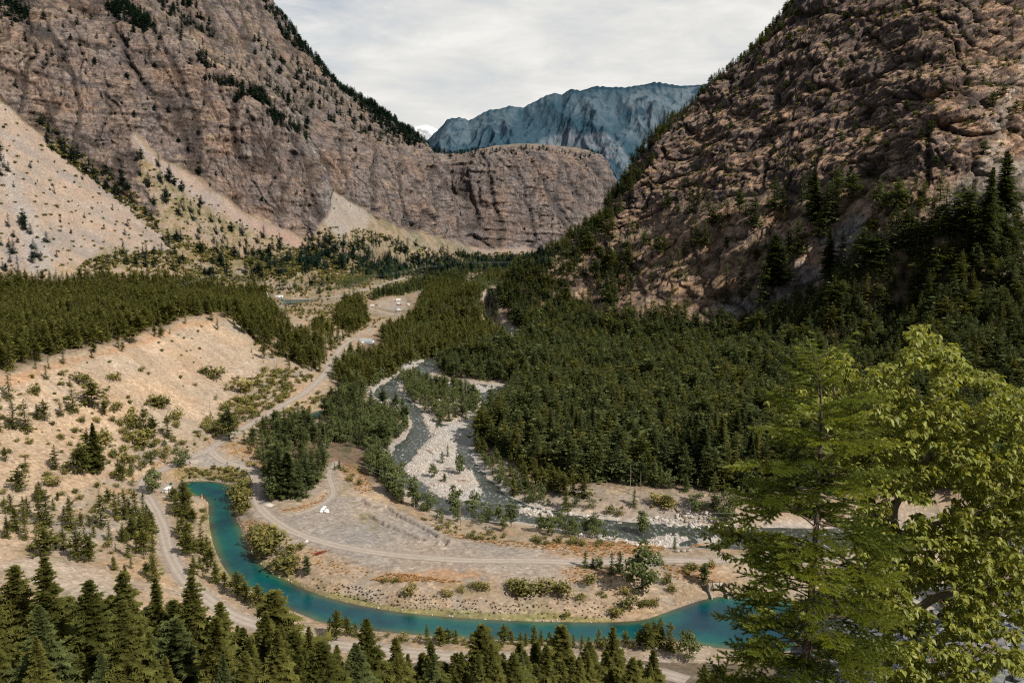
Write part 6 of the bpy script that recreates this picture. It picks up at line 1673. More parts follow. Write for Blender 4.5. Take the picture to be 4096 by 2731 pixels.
wz = river_z(alls[:, 1]); hh = np.maximum(hh, np.where(alls[:, 1] < 0, hh, hh))
px, py = project(alls[:, 0], alls[:, 1], hh); vis = (px > 0) & (px < 4096) & (py < 2731) & (np.arange(len(px)) >= len(can))
show = alls[:, 2] / alls[:, 1]; order = np.argsort(-np.where(vis & (hh + alls[:, 2] * .3 > wz), show, 0))
big = order[:140]; rest_s = order[140:]
def stone_rot(n): return np.stack([g.normal(size=n) * .3, g.normal(size=n) * .3, g.uniform(0, 6.28, n)], 1)
side = lambda a: 'gravel bar of the river' if 420 < a[1] < 560 and a[0] < -10 else 'rocky shore of the river'
bl = sorted(big, key=lambda i: px[i])
for r, i in enumerate(bl):
    x, y, s = alls[i]; o = link('boulder', STONES[r % 5]); o.location = (x, y, hh[i] + .08 * s); o.rotation_euler = tuple(stone_rot(1)[0]); o.scale = (s * 1.2, s * 1.2, s)
    tag(o, 'pale rounded boulder among many strewn along the stony river', 'boulder', 'boulders strewn along the river')
n = len(rest_s); a = alls[rest_s]
stone_field((np.stack([a[:, 0], a[:, 1], hh[rest_s] + .06 * a[:, 2]], 1), g.integers(0, 5, n), stone_rot(n), np.stack([a[:, 2] * 1.2, a[:, 2] * 1.2, a[:, 2]], 1)), 'river_stones', 'pale stones and cobbles covering the river bars and shallows', STONES)

# grey rubble on the spur beside the viewpoint
k = 13000; d = np.exp(g.uniform(math.log(6.5), math.log(46), k)); u = g.uniform(.36, .74, k); x = u * d
s = .05 + .40 * g.uniform(0, 1, k) ** 3.0 * (d / 26) ** .5 + .02 * d / 10
ru = np.stack([x, d, s], 1); zz = gz(ru[:, 0], ru[:, 1]); px, py = project(ru[:, 0], ru[:, 1], zz)
vis = (px < 4110) & (px > 3200) & (py < 2740)
order = np.argsort(-np.where(vis, ru[:, 2] / ru[:, 1], 0)); big = sorted(order[:140], key=lambda i: px[i]); rest_s = order[140:]
for r, i in enumerate(big):
    o = link('rock', SLABS[r % 5]); s_ = ru[i, 2]; o.location = (ru[i, 0], ru[i, 1], zz[i] + .05 * s_); o.rotation_euler = tuple(stone_rot(1)[0]); o.scale = (s_ * 1.5, s_ * 1.5, s_ * 1.5)
    tag(o, 'grey angular slab among the rubble below the poplar', 'rock', 'angular grey slabs in the near rubble')
a = ru[rest_s]; n = len(a)
stone_field((np.stack([a[:, 0], a[:, 1], zz[rest_s] + .04 * a[:, 2]], 1), g.integers(0, 5, n), stone_rot(n), np.repeat(a[:, 2:3] * 1.5, 3, 1)), 'rubble', 'grey broken slate covering the near slope under the poplar', SLABS)

# ----------------------------------------------------------------------------- small builder for made things
class Shape:
    def __init__(self): self.p = []
    def box(self, c, s, rz=0.0, rx=0.0, ry=0.0):
        b = np.array([(-1,-1,-1),(1,-1,-1),(1,1,-1),(-1,1,-1),(-1,-1,1),(1,-1,1),(1,1,1),(-1,1,1)], float) * np.array(s) / 2
        M = np.array(Euler((rx, ry, rz)).to_matrix()); self.p.append((b @ M.T + np.array(c), np.array([(0,3,2,1),(4,5,6,7),(0,1,5,4),(1,2,6,5),(2,3,7,6),(3,0,4,7)]))); return self
    def tube(self, pts, r, n=8, r2=None):
        pts = np.array(pts, float); v, f = tube_np(pts, np.linspace(r, r if r2 is None else r2, len(pts)), n); k = len(v)
        caps = []
        c0, c1 = v[:n].mean(0), v[-n:].mean(0); v = np.vstack([v, c0, c1]); i = np.arange(n); j = (i + 1) % n
        self.p.append((v, f)); self.p.append((v, np.stack([j, i, 0 * i + k], 1))); self.p.append((v, np.stack([i + k - n, j + k - n, 0 * i + k + 1], 1))); return self
    def prism(self, prof, y0, y1):
        """a profile in x,z swept along y"""
        q = np.array(prof, float); n = len(q); v = np.vstack([np.stack([q[:, 0], 0 * q[:, 0] + y0, q[:, 1]], 1), np.stack([q[:, 0], 0 * q[:, 0] + y1, q[:, 1]], 1)])
        i = np.arange(n); j = (i + 1) % n
        self.p.append((v, np.stack([i, j, j + n, i + n], 1)))
        c = np.vstack([v, v[:n].mean(0), v[n:].mean(0)]); self.p.append((c, np.stack([j, i, 0 * i + 2 * n], 1))); self.p.append((c, np.stack([i + n, j + n, 0 * i + 2 * n + 1], 1))); return self
    def build(self, name, mat, parent=None, smooth=False):
        v, f = join(self.p); return link(name, mesh(name, v, f, [mat], smooth), parent)
def spot(px, py, hf=full_h):
    x, y, z = hit([px], [py], hf); return Vector((x[0], y[0], z[0]))
M_WHITE = plain('white_paint', (0.78, 0.77, 0.74), .5, .12, 2); M_CONC = plain('concrete', (0.40, 0.35, 0.29), .9, .3, 1.2); M_STEEL = plain('galvanised_steel', (0.42, 0.44, 0.44), .45, .2, 2, .5, .4)
M_RUST = plain('brown_steel', (0.14, 0.06, 0.04), .7, .3, 3); M_TIMBER = plain('orange_timber', (0.52, 0.27, 0.10), .8, .3, 4); M_POLE = plain('weathered_pole', (0.25, 0.18, 0.12), .9, .3, 3)
M_WIRE = plain('cable', (0.45, 0.47, 0.46), .5, .1, 1); M_GLASS = plain('dark_glass', (0.02, 0.025, 0.03), .15, .1, 1, .5); M_RED = plain('red_paint', (0.42, 0.03, 0.03), .45, .2, 2); M_BLACK = plain('black_rubber', (0.02, 0.02, 0.02), .8, .2, 3)
M_BLUE = plain('blue_tarp', (0.10, 0.25, 0.50), .6, .2, 2); M_DKCAR = plain('dark_paint', (0.03, 0.035, 0.045), .35, .1, 1, .5); M_ORANGE = plain('orange_plastic', (0.75, 0.16, 0.04), .5, .1, 1); M_REDWOOD = plain('red_dead_needles', (0.36, 0.09, 0.05), .85, .4, 6)
M_TARP = plain('white_sacks', (0.78, 0.78, 0.78), .7, .15, 1.5); M_SOLAR = plain('solar_cell', (0.03, 0.10, 0.10), .25, .2, 3, .5)

# canal head gatehouse
def gatehouse():
    p = spot(668, 1972); p.z = CANAL_Z - 1; e = empty('gatehouse', p, R(-12), 'small white gatehouse on a concrete pier at the canal head', 'gatehouse')
    Shape().box((0, 0, 2.2), (4.4, 4.2, 5.4)).box((2.6, -1.5, 1.2), (.9, 1.0, 5.0)).build('pier', M_CONC, e)
    w = Shape().box((-.2, 0, 6.0), (3.4, 3.2, 2.4))
    for k in range(8): w.box((-1.75 + k * .44, -1.63, 6.0), (.16, .08, 2.3))
    wl = w.build('wall', M_WHITE, e)
    Shape().prism([(-2.15, 7.15), (1.75, 7.15), (1.75, 7.3), (-.2, 8.1), (-2.15, 7.3)], -1.9, 1.9).build('roof', M_WHITE, e)
    Shape().box((-.2, -1.68, 5.85), (.9, .06, 1.8)).build('door', M_STEEL, e)
    for k in range(3): Shape().box((2.3 + k * .55, -1.6 + .5 * k, 4.6), (.28, .28, 7.2)).build('post', M_RUST, e)
    s = Shape().tube([(1.6, 1.8, 4.5), (1.6, 1.8, 9.3)], .07).build('mast', M_STEEL, e)
    Shape().box((1.6, 1.7, 9.5), (2.0, .08, 1.2), 0, R(-40)).build('solar_panel', M_SOLAR, s)
gatehouse()
def sluice():
    a = Vector(at_z(2872, 2384, CANAL_Z)); e = empty('sluice_gate', a, R(4), 'concrete sluice gate with an orange timber railing above the teal water', 'sluice gate')
    Shape().box((.0, 3.2, 1.8), (6.6, .7, 5.0)).build('headwall', M_CONC, e)
    for sx in (-3.2, 3.3): Shape().prism([(sx - .3, -1.5), (sx + .3, -1.5), (sx + .3, 4.2), (sx - .3, 4.2)], 1.0, 3.4).box((sx, -.6, .3), (.6, 3.6, 2.4), 0, R(12)).build('wing_wall', M_CONC, e)
    for sx in (-1.4, 1.4):
        s = Shape()
        for q in (-1, 1): s.tube([(sx + q * .8, 2.7, 1.2), (sx, 2.75, 3.6)], .09, 6)
        s.tube([(sx - .8, 2.7, 1.2), (sx + .8, 2.7, 1.2)], .08, 6).tube([(sx, 2.75, 3.5), (sx, 2.75, 5.6)], .06, 6); s.build('gate_lift', M_RUST, e)
    s = Shape()
    for z in (4.7, 5.15, 5.6): s.box((0, 2.9, z), (6.8, .08, .16))
    for k in range(6): s.box((-3.3 + k * 1.32, 2.98, 5.0), (.14, .1, 1.5))
    s.build('railing', M_TIMBER, e)
sluice()
def railing():
    a = spot(2761, 2192); b = spot(2842, 2190); L = (b - a).length; rz = math.atan2(b.y - a.y, b.x - a.x); e = empty('timber_railing', a, rz, 'orange timber railing beside the river beyond the road', 'railing')
    for z in (.5, .95, 1.4): Shape().box((L / 2, 0, z), (L, .08, .18)).build('rail', M_TIMBER, e)
    for k in range(6): Shape().box((k * L / 5, .09, .7), (.16, .14, 1.7)).build('post', M_TIMBER, e)
railing()
for k, (px, py) in enumerate(((2708, 2207), (2733, 2206), (2755, 2205))):
    o = Shape().box((0, 0, .5), (2.3, 1.0, 1.0)).box((0, 0, 1.04), (.5, .4, .1)).build('concrete_block', M_CONC); o.location = spot(px, py); o.rotation_euler = (0, 0, .1 * k - .1)
    tag(o, f'pale concrete road block beside the timber railing, {ORD[k]} of three from the left', 'concrete block', 'road blocks by the railing')
def quonset():
    p = spot(1470, 1374); e = empty('arched_hut', p, R(-22), 'grey corrugated arched hut beside the valley road', 'hut'); n = 16
    th = np.linspace(0, PI, n); V = []; Fq = []; ky = np.linspace(-7.5, 7.5, 91)
    for i, yy in enumerate(ky):
        rr = 4.9 + .12 * math.sin(i * PI / 2.0 * .8)
        V += [(yy, math.cos(t) * rr, math.sin(t) * rr * 1.15 + .3) for t in th]
    V = np.array(V); idx = np.arange(len(V)).reshape(91, n); Fq = np.stack([idx[:-1, :-1], idx[1:, :-1], idx[1:, 1:], idx[:-1, 1:]], -1).reshape(-1, 4)
    link('roof', mesh('hut_roof', V, Fq, [M_STEEL], True), e)
    for s, nm in ((-7.3, 'end_wall'), (7.3, 'end_wall')):
        r = np.array([(s, math.cos(t) * 4.7, math.sin(t) * 5.3 + .3) for t in th] + [(s, 0, .3)]); i = np.arange(n - 1)
        link(nm, mesh(nm, r, np.stack([i, i + 1, 0 * i + n], 1), [M_STEEL]), e)
    Shape().box((7.4, 0, 1.9), (.12, 3.0, 3.6)).build('door', M_WHITE, e)
    o = Shape().box((0, 0, 1.0), (3.0, 2.2, 2.0)).box((0, 0, 2.05), (3.2, 2.4, .12)).build('tank', M_WHITE); o.location = spot(1449, 1373); tag(o, 'small white box tank in front of the arched hut', 'tank')
quonset()
def wheels(e, xs, w, r=.38):
    for x in xs:
        for s in (-1, 1):
            o = Shape().tube([(x, s * (w - .12), r), (x, s * (w + .1), r)], r, 14).build('wheel', M_BLACK, e); Shape().tube([(x, s * (w + .1), r), (x, s * (w + .13), r)], r * .55, 10).build('rim', M_STEEL, o)
def trailer(px, py, rz, L, W, H, label):
    e = empty('camper_trailer', spot(px, py), rz, label, 'trailer')
    Shape().prism([(-L/2, .5), (L/2 - .5, .5), (L/2, 1.1), (L/2 - .35, H), (-L/2 + .2, H)], -W/2, W/2).build('body', M_WHITE, e)
    for x in (-L * .22, L * .2): Shape().box((x, -W/2 - .02, H * .62), (.9, .06, .6)).build('window', M_GLASS, e)
    Shape().box((0.3, -W/2 - .03, H * .5), (.7, .06, 1.8)).build('door', M_STEEL, e)
    Shape().tube([(L/2 - .2, 0, .5), (L/2 + 1.0, 0, .45)], .07, 6).build('tow_bar', M_STEEL, e)
    wheels(e, (-.45, .45), W/2 - .1)
def car(px, py, rz, mat, label):
    e = empty('parked_car', spot(px, py), rz, label, 'car')
    Shape().prism([(-2.2, .4), (2.2, .4), (2.25, .85), (1.2, 1.0), (.6, 1.5), (-1.5, 1.52), (-2.15, 1.0)], -.85, .85).build('body', mat, e)
    Shape().prism([(-1.35, 1.06), (1.0, 1.06), (.55, 1.44), (-1.3, 1.46)], -.88, .88).build('window', M_GLASS, e)
    wheels(e, (-1.35, 1.35), .8, .34)
trailer(1489, 1227, R(8), 5.6, 2.4, 3.2, 'white box trailer at the near end of the camping field'); car(1507, 1223, R(-12), M_DKCAR, 'dark parked car next to the white box trailer'); car(1515, 1226, R(-12), M_WHITE, 'pale parked car beside the dark car')
trailer(1592, 1203, R(25), 7.6, 2.6, 3.4, 'long white camper at the back of the camping field'); trailer(1594, 1219, R(80), 4.6, 2.5, 3.8, 'tall white camper next to the red car'); car(1602, 1222, R(10), M_RED, 'red parked car on the camping field'); trailer(1634, 1222, R(70), 4.6, 2.4, 3.3, 'white camper half hidden by the trees beyond the camping field')
o = Shape().prism([(-2.2, 0), (2.2, 0), (1.4, .05), (-1.4, .05)], -1.5, 1.5).build('ground_tarp', M_BLUE); o.location = spot(1580, 1205) + Vector((0, 0, .1)); tag(o, 'blue tarp spread beside the long camper', 'tarp')
e = empty('party_tent', spot(1594, 1246), 0.2, 'white peaked tent at the edge of the camping field', 'tent')
Shape().prism([(-4, 2.2), (4, 2.2), (0, 4.2)], -3, 3).build('roof', M_TARP, e)
for sx in (-3.9, 3.9):
    for sy in (-2.9, 2.9): Shape().tube([(sx, sy, 0), (sx, sy, 2.3)], .07, 6).build('pole', M_STEEL, e)
# intake works
def works():
    p = spot(1113, 1190); z0 = 29.5
    e = empty('works_building', (p.x, p.y, 29.6), R(6), 'long white flat roofed building beside the holding basin', 'building')
    Shape().box((0, 0, 2.2), (14.5, 5, 4.4)).build('wall', M_WHITE, e); Shape().box((0, 0, 4.52), (15, 5.5, .24)).build('roof', M_STEEL, e)
    for k in range(3): Shape().box((-4.5 + 4.5 * k, -2.53, 2.3), (1.4, .08, 1.2)).build('window', M_GLASS, e)
    Shape().box((5.6, -2.54, 1.4), (1.1, .08, 2.4)).build('door', M_STEEL, e)
    a = Vector(at_z(1082, 1196, z0)); b = Vector(at_z(1240, 1196, z0)); L = (b - a).length
    e = empty('works_deck', (a.x, a.y, 28.0), math.atan2(b.y - a.y, b.x - a.x), 'concrete deck with piers along the back of the holding basin', 'deck')
    Shape().box((L/2, 0, 1.8), (L, 5, .8)).build('slab', M_CONC, e)
    for k in range(12): Shape().box((k * L / 11, -2.2, .6), (.9, 1.0, 2.0)).build('pier', M_CONC, e)
    s = Shape()
    for k in range(30): s.tube([(k * L / 29, -2.3, 2.2), (k * L / 29, -2.3, 3.4)], .05, 5)
    for z in (2.8, 3.4): s.tube([(0, -2.3, z), (L, -2.3, z)], .05, 5)
    s.build('railing', M_STEEL, e)
    p = spot(1080, 1192); e = empty('mobile_crane', (p.x, p.y, 29.5), R(10), 'red mobile crane with a raised white boom', 'crane')
    Shape().box((0, 0, 1.2), (7, 2.4, 1.0)).box((2.6, 0, 2.2), (1.6, 2.2, 1.4)).build('chassis', M_RED, e); Shape().box((-.8, 0, 2.5), (2.4, 2.0, 1.6)).build('cab', M_RED, e)
    Shape().tube([(-1.2, 0, 2.8), (-4.6, 0, 12.5)], .45, 6, .25).build('boom', M_WHITE, e); wheels(e, (-2.5, 0, 2.5), 1.1, .55)
    # chain fence on the near rim
    q = [spot(a_, b_) for a_, b_ in ((1128, 1219), (1190, 1212), (1262, 1204), (1300, 1192))]; f = empty('wire_fence', q[0], 0, 'wire fence along the near rim of the holding basin', 'fence')
    pts = densify([np.array(v - q[0]) for v in q], 3.0)
    s = Shape()
    for z in (.9, 1.8): s.tube(pts + np.array([0, 0, z]), .04, 4)
    s.build('wire', M_STEEL, f)
    s = Shape()
    for v in pts: s.tube([v, v + np.array([0, 0, 2.0])], .06, 5)
    s.build('posts', M_STEEL, f)['kind'] = 'stuff'
works()
def bridge():
    a = spot(1872, 1112); b = spot(1936, 1110); zt = CAMZ + (a.z - CAMZ); L = (b - a).length; e = empty('road_bridge', (a.x, a.y, max(a.z, b.z)), math.atan2(b.y - a.y, b.x - a.x), 'grey girder bridge crossing the river far up the valley', 'bridge')
    Shape().box((L/2, 0, 3.6), (L + 4, 8, .6)).build('deck', M_CONC, e)
    s = Shape().box((L/2, -3.6, 1.8), (L, .4, 2.6))
    for k in range(11): s.box((k * L / 10, -3.9, 1.8), (.5, .3, 2.8))
    s.build('girder', M_STEEL, e); Shape().box((L/2, 3.6, 1.8), (L, .4, 2.6)).build('girder', M_STEEL, e)
    for x in (0, L): Shape().box((x, 0, -1.5), (2.4, 8, 9.0)).build('abutment', M_CONC, e)
    s = Shape()
    for k in range(14): s.box((k * L / 13, -3.9, 4.5), (.2, .2, 1.4))
    s.box((L/2, -3.9, 5.1), (L, .15, .2)).box((L/2, -3.9, 4.6), (L, .15, .2)); s.build('railing', M_POLE, e)
bridge()
# poles and lines
POLES = {}
def pole(px, pt, pb, label, arm=True, grp=None):
    b = spot(px, pb); d = b.y; h = (pb - pt) / F * d * 1.02; e = empty('utility_pole', b, 0, label, 'utility pole', grp)
    Shape().tube([(0, 0, -.3), (0, 0, h)], .16 if d < 700 else .2, 8, .11 if d < 700 else .15).build('post', M_POLE, e)
    if arm:
        a = Shape().box((0, .16, h - .7), (2.4, .12, .16)).build('crossarm', M_POLE, e)
        for x in (-1.05, -.5, .5, 1.05): Shape().tube([(x, .16, h - .6), (x, .16, h - .35)], .06, 6).build('insulator', M_STEEL, a)
    POLES[px] = Vector((b.x, b.y, b.z + h - .4)); return e
far = [(1350,1137,1183),(1364,1134,1180),(1377,1133,1182),(1410,1134,1182),(1425,1136,1179),(1439,1133,1180),(1487,1098,1128),(1498,1097,1128),(1537,1095,1115)]
for k, p in enumerate(far): pole(*p, f'tall pole in the far line beside the upper canal, {ORD[k]} from the left', True, 'poles of the far line')
pole(1341,1247,1292,'lone pole below the camping field road'); pole(1387,1320,1348,'short pole by the bend of the valley road'); pole(1445,1331,1366,'pole beside the arched hut'); pole(1504,1198,1236,'pole on the near side of the camping field')
for k, p in enumerate([(1704,1062,1100),(1712,1059,1099),(1846,1045,1072),(1854,1045,1073)]): pole(*p, f'pole of the twin pole lines in the far valley, {ORD[k]} from the left', True, 'twin poles far up the valley')
for k, p in enumerate([(223,1207,1262),(271,1209,1262),(304,1209,1258),(851,1096,1140),(866,1096,1140)]): pole(*p, f'pole rising from the wooded bench, {ORD[k]} from the left', True, 'poles on the wooded bench')
pole(842,1592,1679,'tall bare pole at the foot of the sandy bank', False); pole(1153,1418,1480,'pole on the slope above the valley road', False)
pole(1296,1765,1882,'pole beside the looping dirt track'); pole(1842,1985,2104,'pole between the gravel flat and the river'); pole(2960,2034,2200,'pole by the river behind the young fir')
def wire(pts, sag, label, offs=(0,), r=.035):
    for k, o_ in enumerate(offs):
        P = []
        for a, b in zip(pts[:-1], pts[1:]):
            t = np.linspace(0, 1, 15)[:, None]; a_ = np.array(a); b_ = np.array(b); s = -4 * sag * t * (1 - t); q = a_ + (b_ - a_) * t; q[:, 2:] += s; q[:, 2] += o_; P.append(q)
        P = np.vstack(P); o = Shape().tube(P[np.concatenate([[True], np.linalg.norm(np.diff(P, axis=0), axis=1) > .01])], r, 4).build('power_line', M_WIRE)
        tag(o, label + (', upper strand' if k == 0 and len(offs) > 1 else ', lower strand' if len(offs) > 1 else ''), 'power line')
end = Vector(at_d(4300, 1990, 360))
wire([POLES[1296], POLES[1842], POLES[2960], end], 2.0, 'thin power line spanning the gravel flat and river', (0, -2.2), .04)
wire([Vector(at_d(-200, 1290, 640)), POLES[223], POLES[304], POLES[851], POLES[1350]], 5, 'thin power line over the wooded bench', (0, -2.0), .05)
wire([POLES[1350], POLES[1410], POLES[1487], POLES[1704], POLES[1846], Vector(at_d(2350, 1030, 1700))], 4, 'thin power line along the far valley', (0, -2.5), .07)
# small things on the flat
def sacks():
    g2 = np.random.default_rng(4)
    for k in range(7):
        bm = bmesh.new(); bmesh.ops.create_icosphere(bm, subdivisions=2, radius=1.0)
        for v in bm.verts: v.co = v.co * (1 + .12 * math.sin(5 * v.co.x + k) * math.cos(4 * v.co.y)); v.co.z = max(v.co.z * .7, -.45)
        me = bpy.data.meshes.new('sack'); bm.to_mesh(me); bm.free(); me.materials.append(M_TARP); o = link('sack', me); p = spot(1283 + 4.5 * k + g2.uniform(-2, 2), 2048 - 5 * (k % 4) + g2.uniform(-4, 4) + (10 if k == 6 else 0)); o.location = p + Vector((0, 0, .45)); o.scale = (1.05, .95, .95)
        tag(o, f'bulky white sack in the heap on the gravel flat, {ORD[k]} from the left', 'sack', 'white sacks heaped on the gravel')
sacks()
def dead_fir():
    g2 = np.random.default_rng(14); p = spot(1262, 2222); q = spot(1325, 2200); ax = np.array(q - p); L = np.linalg.norm(ax); ax /= L; e = empty('fallen_tree', p, 0, 'rust red dead conifer lying beside the gravel road', 'fallen tree')
    Shape().tube([np.array([0, 0, .5]), ax * L * .5 + np.array([0, 0, .8]), ax * L + np.array([0, 0, .3])], .05, 6, .14).build('trunk', M_DEADWOOD, e)
    V = []; f = []; o = 0
    for _ in range(420):
        t = g2.uniform(0, .66); c = ax * L * t + np.array([0, 0, .6]); d = g2.normal(size=3); d[2] = abs(d[2]) * .7; d /= np.linalg.norm(d); l = g2.uniform(.7, 1.9) * (1.1 - t); s = np.cross(d, g2.normal(size=3)); s /= np.linalg.norm(s)
        V += [c - s * .14, c + s * .14, c + d * l]; f.append((o, o + 1, o + 2)); o += 3
    link('crown', mesh('dead_crown', np.array(V), np.array(f), [M_REDWOOD]), e)
    s = Shape()
    for _ in range(14):
        t = g2.uniform(.6, .98); c = ax * L * t + np.array([0, 0, .5]); d = g2.normal(size=3); d[2] = abs(d[2]); d /= np.linalg.norm(d); s.tube([c, c + d * 1.3], .04, 4, .015)
    s.build('bare_boughs', M_REDWOOD, e)['kind'] = 'stuff'
dead_fir()
def logs():
    L = [((1737,1742),(1745,1706),'reddish driftwood log standing out at the bar head'),((1620,1822),(1634,1806),'pale driftwood log in the left channel'),((1628,1822),(1640,1804),'thin driftwood log beside another in the left channel'),((1706,1800),(1738,1820),'driftwood log across the middle of the bar'),((1722,1806),(1762,1804),'long grey driftwood log on the bar near two saplings'),((1780,1872),(1818,1876),'dark driftwood log below the round bush'),((1726,1936),(1768,1920),'driftwood log at the lower bar beside a young conifer'),((1758,1930),(1792,1928),'orange driftwood log at the lower bar'),((1832,1920),(1872,1922),'pale driftwood log at the foot of the bar'),((1840,1926),(1870,1924),'short driftwood log beside the pale one'),((1630,1718),(1660,1700),'driftwood log lodged on the left bank'),((1560,1622),(1590,1614),'driftwood log on the upper left bar'),((2700,2034),(2756,2092),'long dark fallen log down the rocky river bank')]
    for (a, b, lab) in L:
        p, q = spot(*a), spot(*b); v = q - p; s = Shape(); r = .32 if 'dark fallen' in lab else .26
        m = np.array(v) / 2 + np.array([0, 0, .15]); s.tube([np.array([0, 0, r * .8]), m + np.array([0, 0, r]), np.array(v) + np.array([0, 0, r * .8])], r * 1.2, 8, r * .7)
        for k in range(5): s.tube([np.array([0, 0, r]), np.array([0, 0, r]) - np.array(v.normalized()) * .7 + np.array([math.cos(k * 1.26), .3 * math.sin(k), math.sin(k * 1.26)]) * .6], .1, 5, .04)
        o = s.build('driftwood_log', M_POLE if 'dark' in lab else M_DEADWOOD); o.location = p; tag(o, lab, 'log')
logs()
for k in range(11):
    o = link('stone', STONES[k % 5]); o.location = spot(2581 + k * 10, 2626 + (k % 3) * 2) + Vector((0, 0, .15)); o.scale = (1.1, 1.0, 1.0); o.rotation_euler = (0, 0, k * 1.7); tag(o, f'white stone in the row lining the near road, {ORD[k]} from the left', 'stone', 'white stones lining the near road')
for px, py, lab in ((761, 1862, 'small sign post at the road junction'), (910, 1862, 'small dark sign post on the inner side of the road bend')):
    e = empty('sign_post', spot(px, py), 0, lab, 'sign'); Shape().box((0, 0, 1.0), (.1, .1, 2.2)).build('post', M_POLE, e); Shape().box((0, -.08, 1.9), (1.0, .06, .7)).build('panel', M_DKCAR, e)
e = empty('marker', spot(808, 1993), 0, 'orange and white marker at the tip of the canal bank', 'marker'); Shape().prism([(-.5, 0), (.5, 0), (0, 2.4)], -.2, .2).build('panel', M_ORANGE, e); Shape().box((0, -.22, .35), (.9, .06, .6)).build('base', M_WHITE, e)
e = empty('log_barrier', spot(990, 1890), 0, 'low pale timber barrier curving along the road above the canal', 'barrier')
q = densify(smooth_line([np.array(spot(a, b)) for a, b in ((990,1892),(1004,1912),(1005,1935),(996,1960),(988,1985),(990,2010),(998,2028))], 2), 2.5); o0 = np.array(spot(990, 1890))
s = Shape().tube(q - o0 + np.array([0, 0, .75]), .22, 6); s.build('rail', M_DEADWOOD, e)
s = Shape()
for v in q[::2]: s.tube([v - o0, v - o0 + np.array([0, 0, .8])], .16, 6)
s.build('posts', M_DEADWOOD, e)['kind'] = 'stuff'
o = Shape().box((0, 0, .1), (9, 5, .2)).build('concrete_pad', plain('pale_concrete', (0.55, 0.50, 0.42), .9, .2, 1)); p = spot(1072, 2015); o.location = p; o.rotation_euler = (0, 0, R(-35)); tag(o, 'pale concrete pad set in the gravel by the road bend', 'pad')
o = Shape().prism([(-.9, 0), (.9, 0), (.5, .5), (-.3, .7)], -.6, .6).build('litter_bag', M_TARP); o.location = spot(1226, 2166); tag(o, 'crumpled white bag on the bank below the road', 'bag')
# snags: dead standing trunks
for k, (px, py, h) in enumerate(((1215, 1880, 75), (2520, 1960, 120), (2560, 1990, 110), (1300, 1760, 60))):
    b = spot(px, py); hh_ = h / F * b.y; s = Shape().tube([(0, 0, -.3), (.2, 0, hh_ * .6), (.1, .1, hh_)], .2, 7, .05); g2 = np.random.default_rng(k)
    for _ in range(16):
        z = g2.uniform(.35, .97) * hh_; a = g2.uniform(0, 6.28); l = (1.1 - z / hh_) * 2.2 + .3; s.tube([(.1, 0, z), (math.cos(a) * l, math.sin(a) * l, z - .2)], .04, 4, .015)
    o = s.build('dead_snag', M_BARK_PALE); o.location = b; tag(o, f'bare grey dead trunk standing at the wood edge, {ORD[k]} counted by the river', 'dead tree')
# ----------------------------------------------------------------------------- camera, sun, sky
sc = bpy.context.scene
cam = bpy.data.cameras.new('camera'); co = bpy.data.objects.new('camera', cam); C.objects.link(co)
cam.sensor_width = 36.0; cam.lens = F / 4096 * 36.0; cam.clip_start = 0.1; cam.clip_end = 60000
co.location = (0, 0, CAMZ); co.rotation_euler = (PI / 2 - PITCH, 0, 0)
sc.camera = co
SUN_AZ, SUN_EL = 130.0, 43.0
s = bpy.data.lights.new('sun', 'SUN'); s.energy = 5.0; s.angle = R(0.53); s.color = (1.0, 0.93, 0.83)
so = bpy.data.objects.new('sun', s); C.objects.link(so)
tosun = Vector((math.sin(R(SUN_AZ)) * math.cos(R(SUN_EL)), math.cos(R(SUN_AZ)) * math.cos(R(SUN_EL)), math.sin(R(SUN_EL))))
so.rotation_euler = tosun.to_track_quat('Z', 'Y').to_euler(); so.location = (300, -100, 600)
w = bpy.data.worlds.new('World'); sc.world = w; w.use_nodes = True
t = NT(w.node_tree); t.n.clear()
out = t.new('ShaderNodeOutputWorld'); bg = t.new('ShaderNodeBackground'); bg.inputs['Strength'].default_value = 0.1
sky = t.new('ShaderNodeTexSky', sky_type='NISHITA'); sky.sun_disc = False
sky.sun_elevation = R(SUN_EL); sky.sun_rotation = R(SUN_AZ); sky.altitude = 300; sky.dust_density = 1.5
gen = t.new('ShaderNodeTexCoord').outputs['Generated']
sep = t.new('ShaderNodeSeparateXYZ'); t.link(gen, sep.inputs[0])
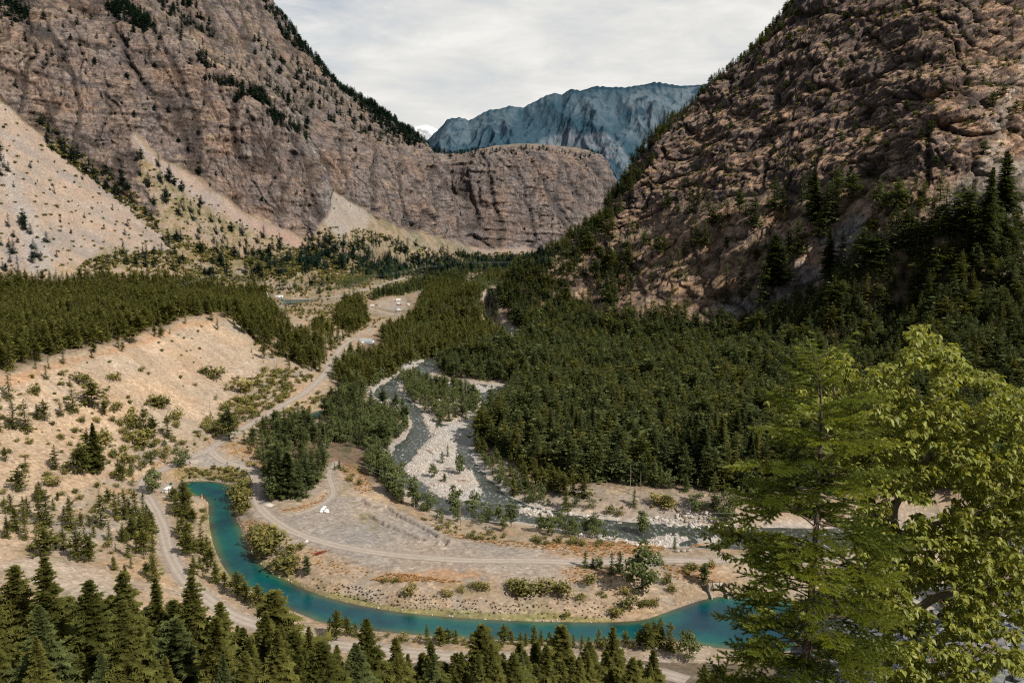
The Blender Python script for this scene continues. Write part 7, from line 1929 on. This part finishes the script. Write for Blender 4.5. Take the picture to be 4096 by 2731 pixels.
mp = t.new('ShaderNodeMapping'); mp.inputs['Scale'].default_value = (2.0, 1.0, 6.0); mp.inputs['Rotation'].default_value = (0, R(6), 0); t.link(gen, mp.inputs[0])
n1 = t.noise(mp.outputs[0], 1.6, 7, 0.55, 0.5)
mp2 = t.new('ShaderNodeMapping'); mp2.inputs['Scale'].default_value = (2.6, 1.0, 9.0); t.link(gen, mp2.inputs[0])
n2 = t.noise(mp2.outputs[0], 3.1, 6, 0.6, 0.3)
# thin cloud thickest low in the sky, thinning overhead; a bluer gap high on the left
el = t.math('MULTIPLY', sep.outputs['Z'], 1.0)
gap = t.math('MULTIPLY', t.ramp(t.math('MULTIPLY', sep.outputs['X'], -1.0), [(0.10, 0.0), (0.36, 1.0)]), t.ramp(el, [(0.12, 0.0), (0.24, 1.0)]))
cov = t.math('SUBTRACT', t.math('ADD', t.ramp(n1, [(0.25, 0.45), (0.55, 0.75)]), t.ramp(el, [(0.0, 0.42), (0.30, 0.26), (0.6, -0.25), (1.0, -0.45)])), t.math('MULTIPLY', gap, t.ramp(n2, [(0.3, 0.95), (0.62, 0.15)])))
cov = t.ramp(cov, [(0.0, 0.0), (0.98, 1.0)])
bright = t.ramp(n2, [(0.30, (6.5, 6.75, 6.9)), (0.5, (7.8, 7.75, 7.5)), (0.68, (9.0, 8.9, 8.5))])
fwd = t.ramp(t.math('ADD', t.math('MULTIPLY', sep.outputs['Y'], 0.5), 0.5), [(0.35, 0.30), (0.80, 1.0)])
bright = t.mix(1.0, bright, fwd, 'MULTIPLY')
c = t.mix(cov, sky.outputs[0], bright)
t.link(c, bg.inputs['Color']); t.link(bg.outputs[0], out.inputs[0])
sc.view_settings.view_transform = 'Standard'; sc.view_settings.look = 'None'; sc.view_settings.exposure = 0.0; sc.view_settings.gamma = 1.0
sc.cycles.max_bounces = 6; sc.cycles.diffuse_bounces = 3; sc.cycles.glossy_bounces = 2; sc.cycles.transmission_bounces = 4; sc.cycles.transparent_max_bounces = 12
sc.cycles.sample_clamp_indirect = 6
sc.cycles.filter_width = 1.2
try: sc.cycles.use_denoising = False
except Exception: pass
